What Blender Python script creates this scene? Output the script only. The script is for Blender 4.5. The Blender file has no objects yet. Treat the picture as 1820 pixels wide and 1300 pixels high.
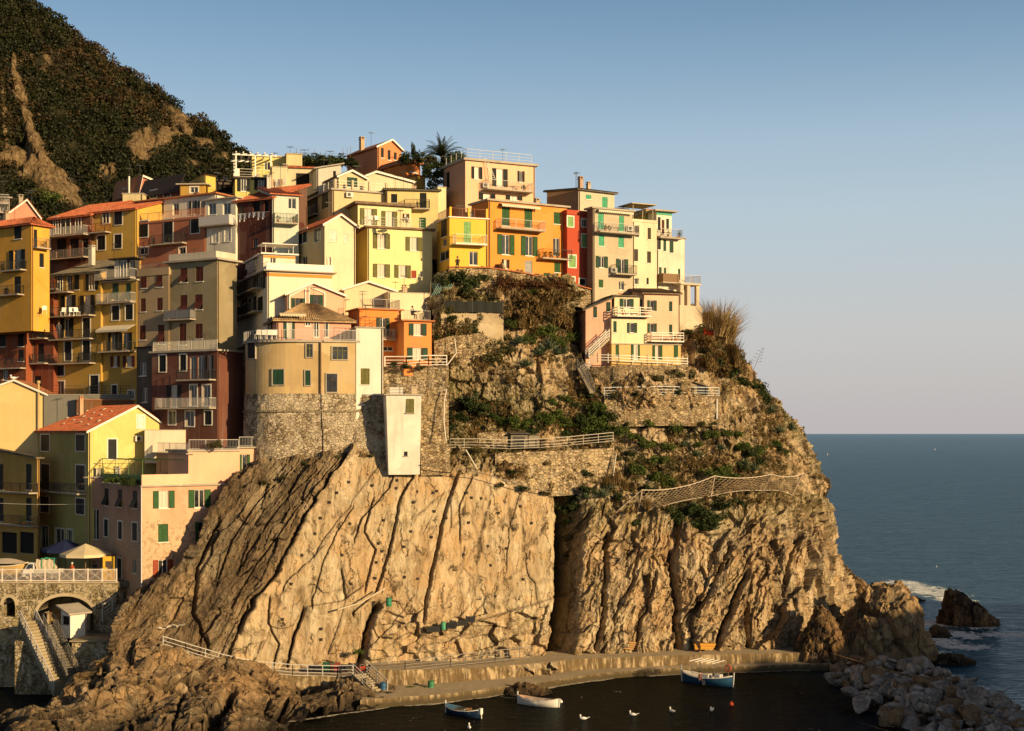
import bpy, math, random
import numpy as np
from mathutils import Vector, Matrix
R=math.radians
random.seed(7)
F=2520.0; CZ=24.0
scene=bpy.context.scene
col=scene.collection
def P(px,py,Y): return Vector(((px-910)/F*Y, Y, CZ-(py-770)/F*Y))
def X(px,Y): return (px-910)/F*Y
def Z(py,Y): return CZ-(py-770)/F*Y
def YW(py,z=0.0): return (CZ-z)*F/(py-770)      # depth of a point of height z seen at row py

# ---------------------------------------------------------------- objects
def tag(o,label=None,cat=None,group=None,kind=None):
    if label: o['label']=label
    if cat: o['category']=cat
    if group: o['group']=group
    if kind: o['kind']=kind
    return o
def empty(name,loc,rz,label,cat,group=None):
    o=bpy.data.objects.new(name,None); col.objects.link(o)
    o.location=loc; o.rotation_euler=(0,0,rz); o.empty_display_size=.3
    return tag(o,label,cat,group)
def npmesh(name,co,faces_flat,nper,mats,smooth=False,attrs=None):
    me=bpy.data.meshes.new(name)
    nv=len(co); nf=len(faces_flat)//nper
    me.vertices.add(nv); me.vertices.foreach_set('co',np.asarray(co,np.float32).ravel())
    me.loops.add(nf*nper); me.loops.foreach_set('vertex_index',np.asarray(faces_flat,np.int32))
    me.polygons.add(nf); me.polygons.foreach_set('loop_start',np.arange(0,nf*nper,nper,dtype=np.int32))
    me.polygons.foreach_set('loop_total',np.full(nf,nper,np.int32))
    me.polygons.foreach_set('use_smooth',np.full(nf,bool(smooth)))
    me.update(calc_edges=True)
    if attrs:
        for k,v in attrs.items():
            a=me.attributes.new(k,'FLOAT','POINT'); a.data.foreach_set('value',np.asarray(v,np.float32).ravel())
    for m in mats: me.materials.append(m)
    return me
def link(name,me,parent=None,loc=None,rz=None):
    o=bpy.data.objects.new(name,me); col.objects.link(o)
    if parent is not None: o.parent=parent
    if loc is not None: o.location=loc
    if rz is not None: o.rotation_euler=(0,0,rz)
    return o
class MB:
    def __init__(s): s.v=[]; s.f=[]
    def poly(s,pts):
        n=len(s.v); s.v+= [tuple(p) for p in pts]; s.f.append(tuple(range(n,n+len(pts))))
    def hexa(s,c):   # 8 corners: bottom 4 ccw, top 4 ccw
        n=len(s.v); s.v+=[tuple(p) for p in c]
        for q in ((3,2,1,0),(4,5,6,7),(0,1,5,4),(1,2,6,5),(2,3,7,6),(3,0,4,7)): s.f.append(tuple(n+i for i in q))
    def box(s,x0,y0,z0,x1,y1,z1):
        s.hexa([(x0,y0,z0),(x1,y0,z0),(x1,y1,z0),(x0,y1,z0),(x0,y0,z1),(x1,y0,z1),(x1,y1,z1),(x0,y1,z1)])
    def fbox(s,fr,u0,v0,n0,u1,v1,n1):
        O,U,V,N=fr
        g=lambda u,v,n: O+U*u+V*v+N*n
        s.hexa([g(u0,v0,n1),g(u1,v0,n1),g(u1,v0,n0),g(u0,v0,n0),g(u0,v1,n1),g(u1,v1,n1),g(u1,v1,n0),g(u0,v1,n0)])
    def tube(s,p0,p1,r0,r1=None,n=6,cap=True):
        if r1 is None: r1=r0
        p0=Vector(p0); p1=Vector(p1); d=p1-p0
        if d.length<1e-6: return
        d.normalize(); a=Vector((0,0,1)) if abs(d.z)<.9 else Vector((1,0,0))
        u=d.cross(a).normalized(); w=d.cross(u)
        k=len(s.v)
        for i in range(n):
            t=2*math.pi*(i+.5)/n; e=u*math.cos(t)+w*math.sin(t)
            s.v.append(tuple(p0+e*r0)); s.v.append(tuple(p1+e*r1))
        for i in range(n):
            j=(i+1)%n; s.f.append((k+2*i,k+2*i+1,k+2*j+1,k+2*j))
        if cap:
            s.f.append(tuple(k+2*i for i in range(n))); s.f.append(tuple(k+2*i+1 for i in range(n-1,-1,-1)))
    def path(s,pts,r,n=6):
        for a,b in zip(pts[:-1],pts[1:]): s.tube(a,b,r,r,n)
    def lathe(s,prof,n=16,c=(0,0,0)):
        k=len(s.v)
        for (r,z) in prof:
            for i in range(n):
                t=2*math.pi*i/n; s.v.append((c[0]+r*math.cos(t),c[1]+r*math.sin(t),c[2]+z))
        for j in range(len(prof)-1):
            for i in range(n):
                a=k+j*n+i; b=k+j*n+(i+1)%n; s.f.append((a,b,b+n,a+n))
        s.f.append(tuple(k+i for i in range(n-1,-1,-1))); m=k+(len(prof)-1)*n; s.f.append(tuple(m+i for i in range(n)))
    def grid(s,fn,nu,nv):
        k=len(s.v)
        for j in range(nv+1):
            for i in range(nu+1): s.v.append(tuple(fn(i/nu,j/nv)))
        for j in range(nv):
            for i in range(nu):
                a=k+j*(nu+1)+i; s.f.append((a,a+1,a+nu+2,a+nu+1))
    def build(s,name,mat,parent=None,loc=None,rz=None,smooth=False):
        me=bpy.data.meshes.new(name); me.from_pydata(s.v,[],s.f); me.materials.append(mat); me.update()
        if smooth: me.polygons.foreach_set('use_smooth',[True]*len(me.polygons))
        return link(name,me,parent,loc,rz)

# ---------------------------------------------------------------- noise
def _h(ix,iy,iz,s):
    h=(ix.astype(np.int64)*374761393+iy.astype(np.int64)*668265263+iz.astype(np.int64)*2147483647+s*1274126177)&0xffffffff
    h=((h^(h>>13))*1274126177)&0xffffffff
    h=((h^(h>>16))*2246822519)&0xffffffff
    return ((h^(h>>15))&0xffffff).astype(np.float32)/np.float32(0xffffff)
def vn(x,y,z,s=0):
    x=np.asarray(x,np.float32);y=np.asarray(y,np.float32);z=np.asarray(z,np.float32)
    ix=np.floor(x);iy=np.floor(y);iz=np.floor(z); fx=x-ix;fy=y-iy;fz=z-iz
    ix=ix.astype(np.int64);iy=iy.astype(np.int64);iz=iz.astype(np.int64)
    fx=fx*fx*fx*(fx*(fx*6-15)+10);fy=fy*fy*fy*(fy*(fy*6-15)+10);fz=fz*fz*fz*(fz*(fz*6-15)+10)
    r=0
    for dx in (0,1):
        wx=fx if dx else 1-fx
        for dy in (0,1):
            wy=fy if dy else 1-fy
            for dz in (0,1):
                r=r+wx*wy*(fz if dz else 1-fz)*_h(ix+dx,iy+dy,iz+dz,s)
    return r*2-1
def fbm(x,y,z,o=4,s=0,g=.5):
    a=1;t=0;r=0
    for i in range(o):
        r=r+a*vn(x,y,z,s+i*17);t+=a;a*=g;x=x*2.03+5.1;y=y*2.03+3.7;z=z*2.03+9.2
    return r/t
def ridge(x,y,z,o=4,s=0,g=.5):
    a=1;t=0;r=0
    for i in range(o):
        r=r+a*(1-np.abs(vn(x,y,z,s+i*17))*2);t+=a;a*=g;x=x*2.03+5.1;y=y*2.03+3.7;z=z*2.03+9.2
    return r/t
def cells(x,y,z,s=0):
    """faceted blocks: returns (F2-F1, per-cell tilted-plane value)"""
    x=np.asarray(x,np.float32);y=np.asarray(y,np.float32);z=np.asarray(z,np.float32)
    ix=np.floor(x).astype(np.int64);iy=np.floor(y).astype(np.int64);iz=np.floor(z).astype(np.int64)
    f1=np.full(x.shape,9.,np.float32);f2=f1.copy();val=np.zeros_like(f1)
    for dx in (-1,0,1):
        for dy in (-1,0,1):
            for dz in (-1,0,1):
                jx=ix+dx;jy=iy+dy;jz=iz+dz
                a=_h(jx,jy,jz,s);b=_h(jx,jy,jz,s+1);c=_h(jx,jy,jz,s+2)
                ex=x-(jx+a);ey=y-(jy+b);ez=z-(jz+c)
                d=np.sqrt(ex*ex+ey*ey+ez*ez)
                v=(_h(jx,jy,jz,s+3)-.5)+(a-.5)*1.6*ez+(b-.5)*1.6*ex+(c-.5)*1.2*ey
                m=d<f1
                f2=np.where(m,f1,np.minimum(f2,d)); val=np.where(m,v,val); f1=np.where(m,d,f1)
    return f2-f1,val
def rbf(pts,px,py,sx=1.0,sy=1.0,eps=60.0):
    """smooth interpolation of control depths over picture rows/columns"""
    A=np.array(pts,float); n=len(A)
    def k(dx,dy): return np.sqrt((dx/sx)**2+(dy/sy)**2+eps**2)
    M=np.zeros((n+3,n+3)); M[:n,:n]=k(A[:,0][:,None]-A[:,0],A[:,1][:,None]-A[:,1])
    M[:n,:n]+=np.eye(n)*(-4.0)
    Q=np.c_[np.ones(n),A[:,0]/1000,A[:,1]/1000]; M[:n,n:]=Q; M[n:,:n]=Q.T
    w=np.linalg.solve(M,np.r_[A[:,2],0,0,0])
    r=w[n]+w[n+1]*px/1000+w[n+2]*py/1000
    for i in range(n): r=r+w[i]*k(px-A[i,0],py-A[i,1])
    return r
def grid_faces(nu,nv):
    i=np.arange(nu-1);j=np.arange(nv-1); I,J=np.meshgrid(i,j)
    a=(J*nu+I).ravel(); return np.stack([a,a+1,a+nu+1,a+nu],1).ravel()

# ---------------------------------------------------------------- materials
M={}
def newmat(n):
    m=bpy.data.materials.new(n); m.use_nodes=True; nt=m.node_tree; b=nt.nodes['Principled BSDF']
    b.inputs['Specular IOR Level'].default_value=.25
    return m,nt,b
def N(nt,t,**kw):
    n=nt.nodes.new(t)
    for k,v in kw.items():
        if k in n.inputs: n.inputs[k].default_value=v
        else: setattr(n,k,v)
    return n
def L(nt,a,b): nt.links.new(a,b)
def coords(nt,scale=(1,1,1),rot=(0,0,0),kind='Object'):
    tc=N(nt,'ShaderNodeTexCoord'); mp=N(nt,'ShaderNodeMapping'); mp.inputs['Scale'].default_value=scale; mp.inputs['Rotation'].default_value=rot
    L(nt,tc.outputs[kind],mp.inputs[0]); return mp.outputs[0]
def noise(nt,c,sc,det=4,rough=.55,dist=0):
    n=N(nt,'ShaderNodeTexNoise'); n.inputs['Scale'].default_value=sc; n.inputs['Detail'].default_value=det; n.inputs['Roughness'].default_value=rough; n.inputs['Distortion'].default_value=dist
    L(nt,c,n.inputs['Vector']); return n.outputs['Fac']
def ramp(nt,f,stops):
    r=N(nt,'ShaderNodeValToRGB'); e=r.color_ramp.elements
    while len(e)<len(stops): e.new(.5)
    for q,(p,c) in zip(e,stops):
        q.position=p; q.color=(c,c,c,1) if isinstance(c,(int,float)) else (*c,1)
    L(nt,f,r.inputs[0]); return r.outputs[0]
def mix(nt,f,a,b,mode='MIX'):
    n=N(nt,'ShaderNodeMix',data_type='RGBA',blend_type=mode)
    for s,v in ((0,f),(6,a),(7,b)):
        if isinstance(v,(int,float)): n.inputs[s].default_value=v
        elif isinstance(v,tuple): n.inputs[s].default_value=(*v,1)
        else: L(nt,v,n.inputs[s])
    return n.outputs[2]
def bump(nt,b,h,st,dist=.05):
    n=N(nt,'ShaderNodeBump'); n.inputs['Strength'].default_value=st; n.inputs['Distance'].default_value=dist; L(nt,h,n.inputs['Height'])
    L(nt,n.outputs[0],b.inputs['Normal']); return n
def math_(nt,op,a,b=0):
    n=N(nt,'ShaderNodeMath',operation=op)
    for i,v in enumerate((a,b)):
        if isinstance(v,(int,float)): n.inputs[i].default_value=v
        else: L(nt,v,n.inputs[i])
    return n.outputs[0]
def sc3(c,k): return tuple(min(.9,x*k) for x in c)
def plaster(c,wear=.5,key=None,peel=0):
    """painted render: faded blotches, rain streaks and fine grain"""
    wear=min(1.3,wear*1.1+.18); key=key or ('pl',c,wear,peel)
    if key in M: return M[key]
    m,nt,b=newmat('plaster_wall'); co=coords(nt); st=coords(nt,(1.6,1.6,.12))
    n1=noise(nt,co,.45,5,.6,.4); n2=noise(nt,st,1.3,5,.6); n3=noise(nt,co,7,4,.7)
    a=mix(nt,ramp(nt,n1,[(.35,0),(.7,1)]),c,sc3(c,1-.22*wear))
    grey=tuple(.55*x+.45*.28 for x in sc3(c,.72))
    a=mix(nt,ramp(nt,n2,[(.5,0),(.75,.6*wear)]),a,grey)
    a=mix(nt,ramp(nt,n3,[(.3,.35*wear),(.55,0)]),a,sc3(c,.8))
    vp=N(nt,'ShaderNodeTexVoronoi'); vp.inputs['Scale'].default_value=.33; dv=N(nt,'ShaderNodeVectorMath',operation='ADD'); cq=N(nt,'ShaderNodeCombineXYZ'); qq=math_(nt,'MULTIPLY',noise(nt,co,1.2,5,.7),1.6)
    for i in range(3): L(nt,qq,cq.inputs[i])
    L(nt,co,dv.inputs[0]); L(nt,cq.outputs[0],dv.inputs[1]); L(nt,dv.outputs[0],vp.inputs['Vector']); sv=N(nt,'ShaderNodeSeparateColor'); L(nt,vp.outputs['Color'],sv.inputs[0])
    a=mix(nt,math_(nt,'MULTIPLY',ramp(nt,sv.outputs[0],[(.25,1),(.45,0)]),.30*wear),a,sc3(c,.6)); a=mix(nt,math_(nt,'MULTIPLY',ramp(nt,sv.outputs[1],[(.6,0),(.8,1)]),.22*wear),a,tuple(.5*x+.5*y for x,y in zip(c,(.62,.55,.42))))
    if peel:
        n7=noise(nt,co,2.4,7,.75,.4); sp=N(nt,'ShaderNodeSeparateXYZ'); L(nt,co,sp.inputs[0]); lo=ramp(nt,math_(nt,'MULTIPLY',sp.outputs[2],1/20.),[(peel/20.-.02,.12),(peel/20.+.03,-.0)]); f_=ramp(nt,math_(nt,'ADD',n7,lo),[(.62,0),(.64,1)]); f2_=ramp(nt,math_(nt,'ADD',n7,lo),[(.58,0),(.62,1)])
        a=mix(nt,math_(nt,'MULTIPLY',f2_,.6),a,(.62,.48,.30)); a=mix(nt,f_,a,mix(nt,n3,(.26,.16,.09),(.42,.32,.2)))
    L(nt,a,b.inputs['Base Color']); b.inputs['Roughness'].default_value=.85
    bump(nt,b,n3,.35,.03); M[key]=m; return m
def paint(c,rough=.5,key=None,metal=0,var=.15):
    key=key or ('pt',c,rough)
    if key in M: return M[key]
    m,nt,b=newmat('paint'); co=coords(nt); n=noise(nt,co,4,3)
    L(nt,mix(nt,n,sc3(c,1-var),sc3(c,1+var)),b.inputs['Base Color']); b.inputs['Roughness'].default_value=rough; b.inputs['Metallic'].default_value=metal
    M[key]=m; return m
def shutterm(c):
    key=('sh',c)
    if key in M: return M[key]
    m,nt,b=newmat('louvred_shutter'); co=coords(nt); w=N(nt,'ShaderNodeTexWave',bands_direction='Z'); w.inputs['Scale'].default_value=3.2; L(nt,co,w.inputs[0])
    n=noise(nt,co,2.5,4)
    L(nt,mix(nt,ramp(nt,n,[(.3,0),(.7,1)]),sc3(c,.75),sc3(c,1.25)),b.inputs['Base Color']); b.inputs['Roughness'].default_value=.55
    bump(nt,b,w.outputs['Fac'],.6,.03); M[key]=m; return m
def glassm():
    if 'glass' in M: return M['glass']
    m,nt,b=newmat('window_glass'); co=coords(nt,kind='Object'); n=noise(nt,co,.6,2)
    L(nt,mix(nt,ramp(nt,n,[(.4,0),(.6,1)]),(.012,.014,.016),(.045,.05,.05)),b.inputs['Base Color']); b.inputs['Roughness'].default_value=.08; b.inputs['Specular IOR Level'].default_value=.6
    M['glass']=m; return m
def curtainm():
    if 'curt' in M: return M['curt']
    m,nt,b=newmat('curtained_pane'); co=coords(nt,(6,6,.5)); n=noise(nt,co,2,3)
    L(nt,mix(nt,n,(.34,.30,.24),(.62,.56,.46)),b.inputs['Base Color']); b.inputs['Roughness'].default_value=.35
    M['curt']=m; return m
def tilem(c,key=None):
    key=key or ('tile',c)
    if key in M: return M[key]
    m,nt,b=newmat('roof_tiles'); co=coords(nt)
    v=N(nt,'ShaderNodeTexVoronoi'); v.inputs['Scale'].default_value=3.2; L(nt,co,v.inputs['Vector'])
    n=noise(nt,co,.8,5,.65); n2=noise(nt,co,9,3)
    a=mix(nt,v.outputs['Color'],sc3(c,.62),sc3(c,1.25))
    h=N(nt,'ShaderNodeHueSaturation'); h.inputs['Saturation'].default_value=1.0; L(nt,a,h.inputs['Color'])
    a=mix(nt,ramp(nt,n,[(.5,0),(.78,.65)]),a,(.16,.13,.09)); L(nt,a,b.inputs['Base Color']); b.inputs['Roughness'].default_value=.8
    bump(nt,b,n2,.4,.03); M[key]=m; return m
def slatem():
    if 'slate' in M: return M['slate']
    m,nt,b=newmat('slate_roof'); co=coords(nt)
    v=N(nt,'ShaderNodeTexVoronoi'); v.inputs['Scale'].default_value=2.2; L(nt,co,v.inputs['Vector'])
    n=noise(nt,co,1.2,5,.6)
    a=mix(nt,v.outputs['Distance'],(.13,.115,.09),(.06,.055,.045)); a=mix(nt,ramp(nt,n,[(.45,0),(.7,.7)]),a,(.22,.17,.10))
    L(nt,a,b.inputs['Base Color']); b.inputs['Roughness'].default_value=.8; bump(nt,b,v.outputs['Distance'],.5,.05); M['slate']=m; return m
def stonem(key='stone',sc=3.0,c0=(.24,.18,.11),c1=(.50,.42,.30),mortar=(.33,.27,.18),plasterleft=.0,white=.2,flat=1.6):
    """rubble masonry with mortar remains"""
    k=('st',key)
    if k in M: return M[k]
    m,nt,b=newmat('rubble_masonry'); co=coords(nt,(1,1,flat))
    d=noise(nt,co,1.5,3); dd=N(nt,'ShaderNodeVectorMath',operation='ADD'); L(nt,co,dd.inputs[0])
    w=N(nt,'ShaderNodeCombineXYZ'); s1=math_(nt,'MULTIPLY',d,.5)
    for i in range(3): L(nt,s1,w.inputs[i])
    L(nt,w.outputs[0],dd.inputs[1])
    v=N(nt,'ShaderNodeTexVoronoi'); v.inputs['Scale'].default_value=sc; L(nt,dd.outputs[0],v.inputs['Vector'])
    e=N(nt,'ShaderNodeTexVoronoi',feature='DISTANCE_TO_EDGE'); e.inputs['Scale'].default_value=sc; L(nt,dd.outputs[0],e.inputs['Vector'])
    hs=N(nt,'ShaderNodeSeparateColor'); L(nt,v.outputs['Color'],hs.inputs[0])
    a=ramp(nt,hs.outputs[0],[(0,c0),(.6,tuple((x+y)/2 for x,y in zip(c0,c1))),(1,c1)])
    a=mix(nt,ramp(nt,e.outputs[0],[(.0,1),(.09,0)]),a,sc3(c0,.45))
    n=noise(nt,coords(nt,(1,1,1)),.55,6,.68,.6); n2=noise(nt,coords(nt,(1,1,.6)),2.2,5,.7)
    st_=noise(nt,coords(nt,(1.3,1.3,.10)),1.2,5,.7); a=mix(nt,ramp(nt,st_,[(.50,0),(.64,.6)]),a,sc3(c0,.6)); a=mix(nt,ramp(nt,n2,[(.5,0),(.58,white)]),a,(.66,.58,.44)); ng=noise(nt,coords(nt,(1,1,1)),1.1,6,.75); a=mix(nt,ramp(nt,ng,[(.60,0),(.68,.8)]),a,(.07,.075,.025))
    a=mix(nt,ramp(nt,n,[(.52-.1*plasterleft,0),(.6,.85 if plasterleft else .25)]),a,mortar)
    L(nt,a,b.inputs['Base Color']); b.inputs['Roughness'].default_value=.9
    h=math_(nt,'ADD',ramp(nt,e.outputs[0],[(0,0),(.12,1)]),math_(nt,'MULTIPLY',n2,.8)); bump(nt,b,h,.9,.08)
    M[k]=m; return m
def rockm(key,c_lo,c_mid,c_hi,dark,rot=(0,0,0),stretch=(1,1,.25),attr=True):
    """cliff stone; 'tone' = dark schist band, 'moss' = plants and lichen, 'crack' = dirt in fissures"""
    k=('rk',key)
    if k in M: return M[k]
    m,nt,b=newmat('cliff_rock'); co=coords(nt); sc=coords(nt,stretch,rot)
    n1=noise(nt,co,.16,5,.6,.5); n2=noise(nt,sc,1.1,7,.66,.6); n3=noise(nt,co,3.5,6,.72); n4=noise(nt,sc,4.2,5,.7,.8)
    a=ramp(nt,n2,[(.30,c_lo),(.48,c_mid),(.68,c_hi)]); n5=noise(nt,co,.55,6,.66,1.0); n6=noise(nt,coords(nt,(1,1,.18)),.8,5,.7,.3)
    a=mix(nt,ramp(nt,n5,[(.52,0),(.62,.5)]),a,(.46,.29,.13)); a=mix(nt,ramp(nt,n5,[(.32,.7),(.40,0)]),a,(.66,.57,.42)); a=mix(nt,ramp(nt,n6,[(.54,0),(.70,.55)]),a,(.15,.095,.045))
    a=mix(nt,ramp(nt,n1,[(.42,0),(.62,.55)]),a,(.42,.25,.11))
    a=mix(nt,ramp(nt,n4,[(.62,0),(.72,.5)]),a,(.62,.52,.38))
    a=mix(nt,ramp(nt,n4,[(.28,.75),(.42,0)]),a,sc3(c_lo,.5))
    vw=N(nt,'ShaderNodeVectorMath',operation='ADD'); L(nt,sc,vw.inputs[0]); cx_=N(nt,'ShaderNodeCombineXYZ'); q_=math_(nt,'MULTIPLY',noise(nt,co,.9,5,.7),1.1)
    for i in range(3): L(nt,q_,cx_.inputs[i])
    L(nt,cx_.outputs[0],vw.inputs[1]); lines=None
    for s_,wd_ in ((.42,.012),(1.25,.022)):
        ve=N(nt,'ShaderNodeTexVoronoi',feature='DISTANCE_TO_EDGE'); ve.inputs['Scale'].default_value=s_; L(nt,vw.outputs[0],ve.inputs['Vector']); r_=ramp(nt,ve.outputs[0],[(0,1),(wd_,.7),(wd_*2.2,0)]); lines=r_ if lines is None else math_(nt,'MAXIMUM',lines,math_(nt,'MULTIPLY',r_,.6))
    lines=math_(nt,'MULTIPLY',lines,ramp(nt,n5,[(.42,0),(.55,1)])); a=mix(nt,lines,a,sc3(dark,.8))
    if attr:
        def at(nm):
            q=N(nt,'ShaderNodeAttribute'); q.attribute_name=nm; return q.outputs['Fac']
        dk=ramp(nt,n4,[(.32,sc3(dark,.8)),(.52,tuple(1.5*x for x in dark)),(.72,tuple(3.6*x for x in dark))])
        a=mix(nt,at('tone'),a,dk)
        t=math_(nt,'MULTIPLY',at('crack'),.8); a=mix(nt,t,a,sc3(dark,.7))
        mo=math_(nt,'MULTIPLY',at('moss'),ramp(nt,n3,[(.4,0),(.56,1)])); a=mix(nt,mo,a,(.075,.075,.022))
    L(nt,a,b.inputs['Base Color']); b.inputs['Roughness'].default_value=.88
    h=math_(nt,'SUBTRACT',math_(nt,'ADD',math_(nt,'MULTIPLY',n4,.7),math_(nt,'MULTIPLY',n3,.6)),math_(nt,'MULTIPLY',lines,.6)); bump(nt,b,h,.9,.14)
    M[k]=m; return m
def leafm(key,c1,c2,c3=None,sc=.5,rough=.6):
    k=('lf',key)
    if k in M: return M[k]
    m,nt,b=newmat('foliage'); co=coords(nt); n=noise(nt,co,sc,4,.6); n2=noise(nt,co,sc*9,2)
    a=mix(nt,ramp(nt,n,[(.35,0),(.65,1)]),c1,c2)
    if c3: a=mix(nt,ramp(nt,n2,[(.55,0),(.7,.8)]),a,c3)
    L(nt,a,b.inputs['Base Color']); b.inputs['Roughness'].default_value=rough
    tr=N(nt,'ShaderNodeBsdfTranslucent'); L(nt,a,tr.inputs[0]); mx=N(nt,'ShaderNodeMixShader'); mx.inputs[0].default_value=.2
    out=nt.nodes['Material Output']; L(nt,b.outputs[0],mx.inputs[1]); L(nt,tr.outputs[0],mx.inputs[2]); L(nt,mx.outputs[0],out.inputs[0])
    M[k]=m; return m

# ---------------------------------------------------------------- foliage builders
def leaf_cloud(rng,centers,radii,nleaf,size,elong=1.4,up=.2):
    """quads scattered in ellipsoids; returns coords and flat faces"""
    C=[];S=[]
    for c,r,n in zip(centers,radii,nleaf):
        d=rng.normal(size=(n,3)); d/=np.linalg.norm(d,axis=1)[:,None]+1e-6
        rr=rng.uniform(.35,1,size=(n,1))**.5
        C.append(np.array(c)+d*rr*np.array(r))
        S.append(rng.uniform(.6,1.3,size=n)*size)
    C=np.concatenate(C);S=np.concatenate(S)[:,None];n=len(C)
    u=rng.normal(size=(n,3)); u[:,2]+=up; u/=np.linalg.norm(u,axis=1)[:,None]
    w=rng.normal(size=(n,3)); v=np.cross(u,w); v/=np.linalg.norm(v,axis=1)[:,None]+1e-6
    a=u*S*elong*.5;b=v*S*.5
    co=np.stack([C-a-b*.4,C+b*.2-a*.2+b*.6,C+a,C-b-a*.1],1).reshape(-1,3)
    return co,np.arange(n*4)
# ================================================================ TERRAIN
def itp(tab,x): a=np.array(tab,float); return np.interp(x,a[:,0],a[:,1])
CT=[(205,1160,125.5),(300,1165,128),(400,1172,130.5),(500,1190,132),(650,1195,133),(700,1187,134.8),(800,1175,137.5),(900,1165,140),(1000,1162,143),(1120,1155,145),(1250,1150,147),(1400,1150,149.5),(1560,1160,158),
 (215,1090,128),(300,1060,129.5),(340,1000,131.5),(500,1000,134.5),(600,1000,135.8),(700,1000,137.5),(800,1000,139.5),(900,1000,142),(1000,1000,144.3),(1100,1000,146),(1200,1000,148),(1400,1000,152),(1470,1000,156),(1497,1000,162),
 (370,920,133),(420,850,136),(465,825,138),(540,820,138),(620,806,139),(690,828,139.5),(750,832,140.5),(850,848,143),(900,850,144),(1000,890,146),(1100,905,148),(1300,890,153),(1420,880,161),(1462,860,170),
 (850,800,145),(1000,830,148.2),(1100,850,149.8),(1200,850,151.5),(1400,840,162),(800,740,145),(900,740,147.5),(1000,740,149.5),(1100,740,151),(1200,740,152.5),(1300,740,156.5),(1380,740,162),(1410,740,172),
 (800,650,146.5),(900,650,149),(1000,650,151.5),(1250,650,158),(1335,650,170),
 (800,560,147.8),(900,560,150.5),(1000,560,154.0),(1050,560,162),(1050,600,161),(1040,632,158),(1120,610,162),(1190,610,163),(1180,560,166),(1110,664,151.8),(1190,664,153),(780,497,149),(870,480,152),(950,490,154),(1050,515,157.5),(1150,530,161),(1240,545,166)]
def cliffY(px,py): return rbf(CT,np.asarray(px,float),np.asarray(py,float),1,1,45)
def CY(px,py): return float(cliffY(np.array([px]),np.array([py]))[0])
SLABTOP=[(200,825),(465,825),(620,805),(690,830),(750,840),(900,850),(1000,890),(1100,912),(1300,895),(1460,885),(1600,885)]
C3=[(799,632),(877,568),(935,532),(1025,487),(1064,462),(1100,430),(1180,410)]     # row -> left edge of the smooth slab
# fissures: points, width, depth, step, reach
CR=[([(733,846),(710,887),(697,961),(684,1006),(668,1053),(628,1090)],3.2,.7,.45,40),
 ([(813,848),(792,906),(771,1006),(749,1103)],3.6,.9,.55,55),
 ([(626,799),(568,877),(532,935),(487,1025),(452,1064),(425,1120)],4,.5,.9,70),
 ([(671,1077),(652,1122),(642,1180)],5,1.5,.7,40),
 ([(539,1087),(523,1129),(511,1180)],4,1.2,.6,45),
 ([(479,1067),(474,1109),(497,1145),(484,1185)],2.6,.5,.4,40),
 ([(662,893),(645,948),(666,977),(657,1017),(647,1050)],2.6,.6,.35,30),
 ([(626,906),(597,948),(571,1006),(552,1080)],1.8,.35,.2,40),
 ([(700,840),(690,870),(640,925),(628,960)],2.4,.4,.3,25),
 ([(838,850),(815,900),(818,960)],1.8,.35,.25,25),
 ([(930,858),(905,940),(900,1010)],1.4,.25,.2,30),
 ([(606,1018),(612,1058)],2.6,.6,.3,20),
 ([(1008,870),(1010,1000),(1002,1090),(995,1190)],14,5.0,1.2,60),
 ([(1078,955),(1071,1071),(1058,1150)],4,1.4,.7,50),
 ([(1038,915),(1022,960),(1018,1000)],4,1.2,.5,25),
 ([(1190,985),(1200,1071),(1206,1165)],6,1.6,.9,60),
 ([(1321,1025),(1285,1104),(1262,1165)],5,1.5,.8,50),
 ([(1321,1070),(1324,1165)],4,1.2,.6,35),
 ([(1130,975),(1115,1040),(1085,1100)],2.8,.7,.4,40),
 ([(1290,975),(1262,1040),(1232,1090)],3.4,.9,.6,40),
 ([(1165,1020),(1140,1100),(1125,1160)],2.6,.7,.4,35),
 ([(1415,960),(1395,1010),(1390,1050)],3,.7,.4,40),
 ([(1455,900),(1440,960)],3,.8,.4,30),
 ([(560,840),(500,900),(455,960),(420,1020)],2.5,.5,.35,22),
 ([(520,840),(460,890),(410,960),(385,1030)],2.5,.6,.4,22),
 ([(600,820),(545,885),(500,945),(450,1010),(410,1080)],2,.5,.3,18),
 ([(440,1080),(400,1180)],3,.8,.4,25),([(390,930),(350,1010),(345,1090),(370,1150)],4,1.2,.6,25),
 ]
LEDGE=[([(548,1077),(607,1068),(645,1040)],.5),([(770,1120),(860,1098),(985,1060)],.6),([(655,1090),(700,1055)],.3)]
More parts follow.
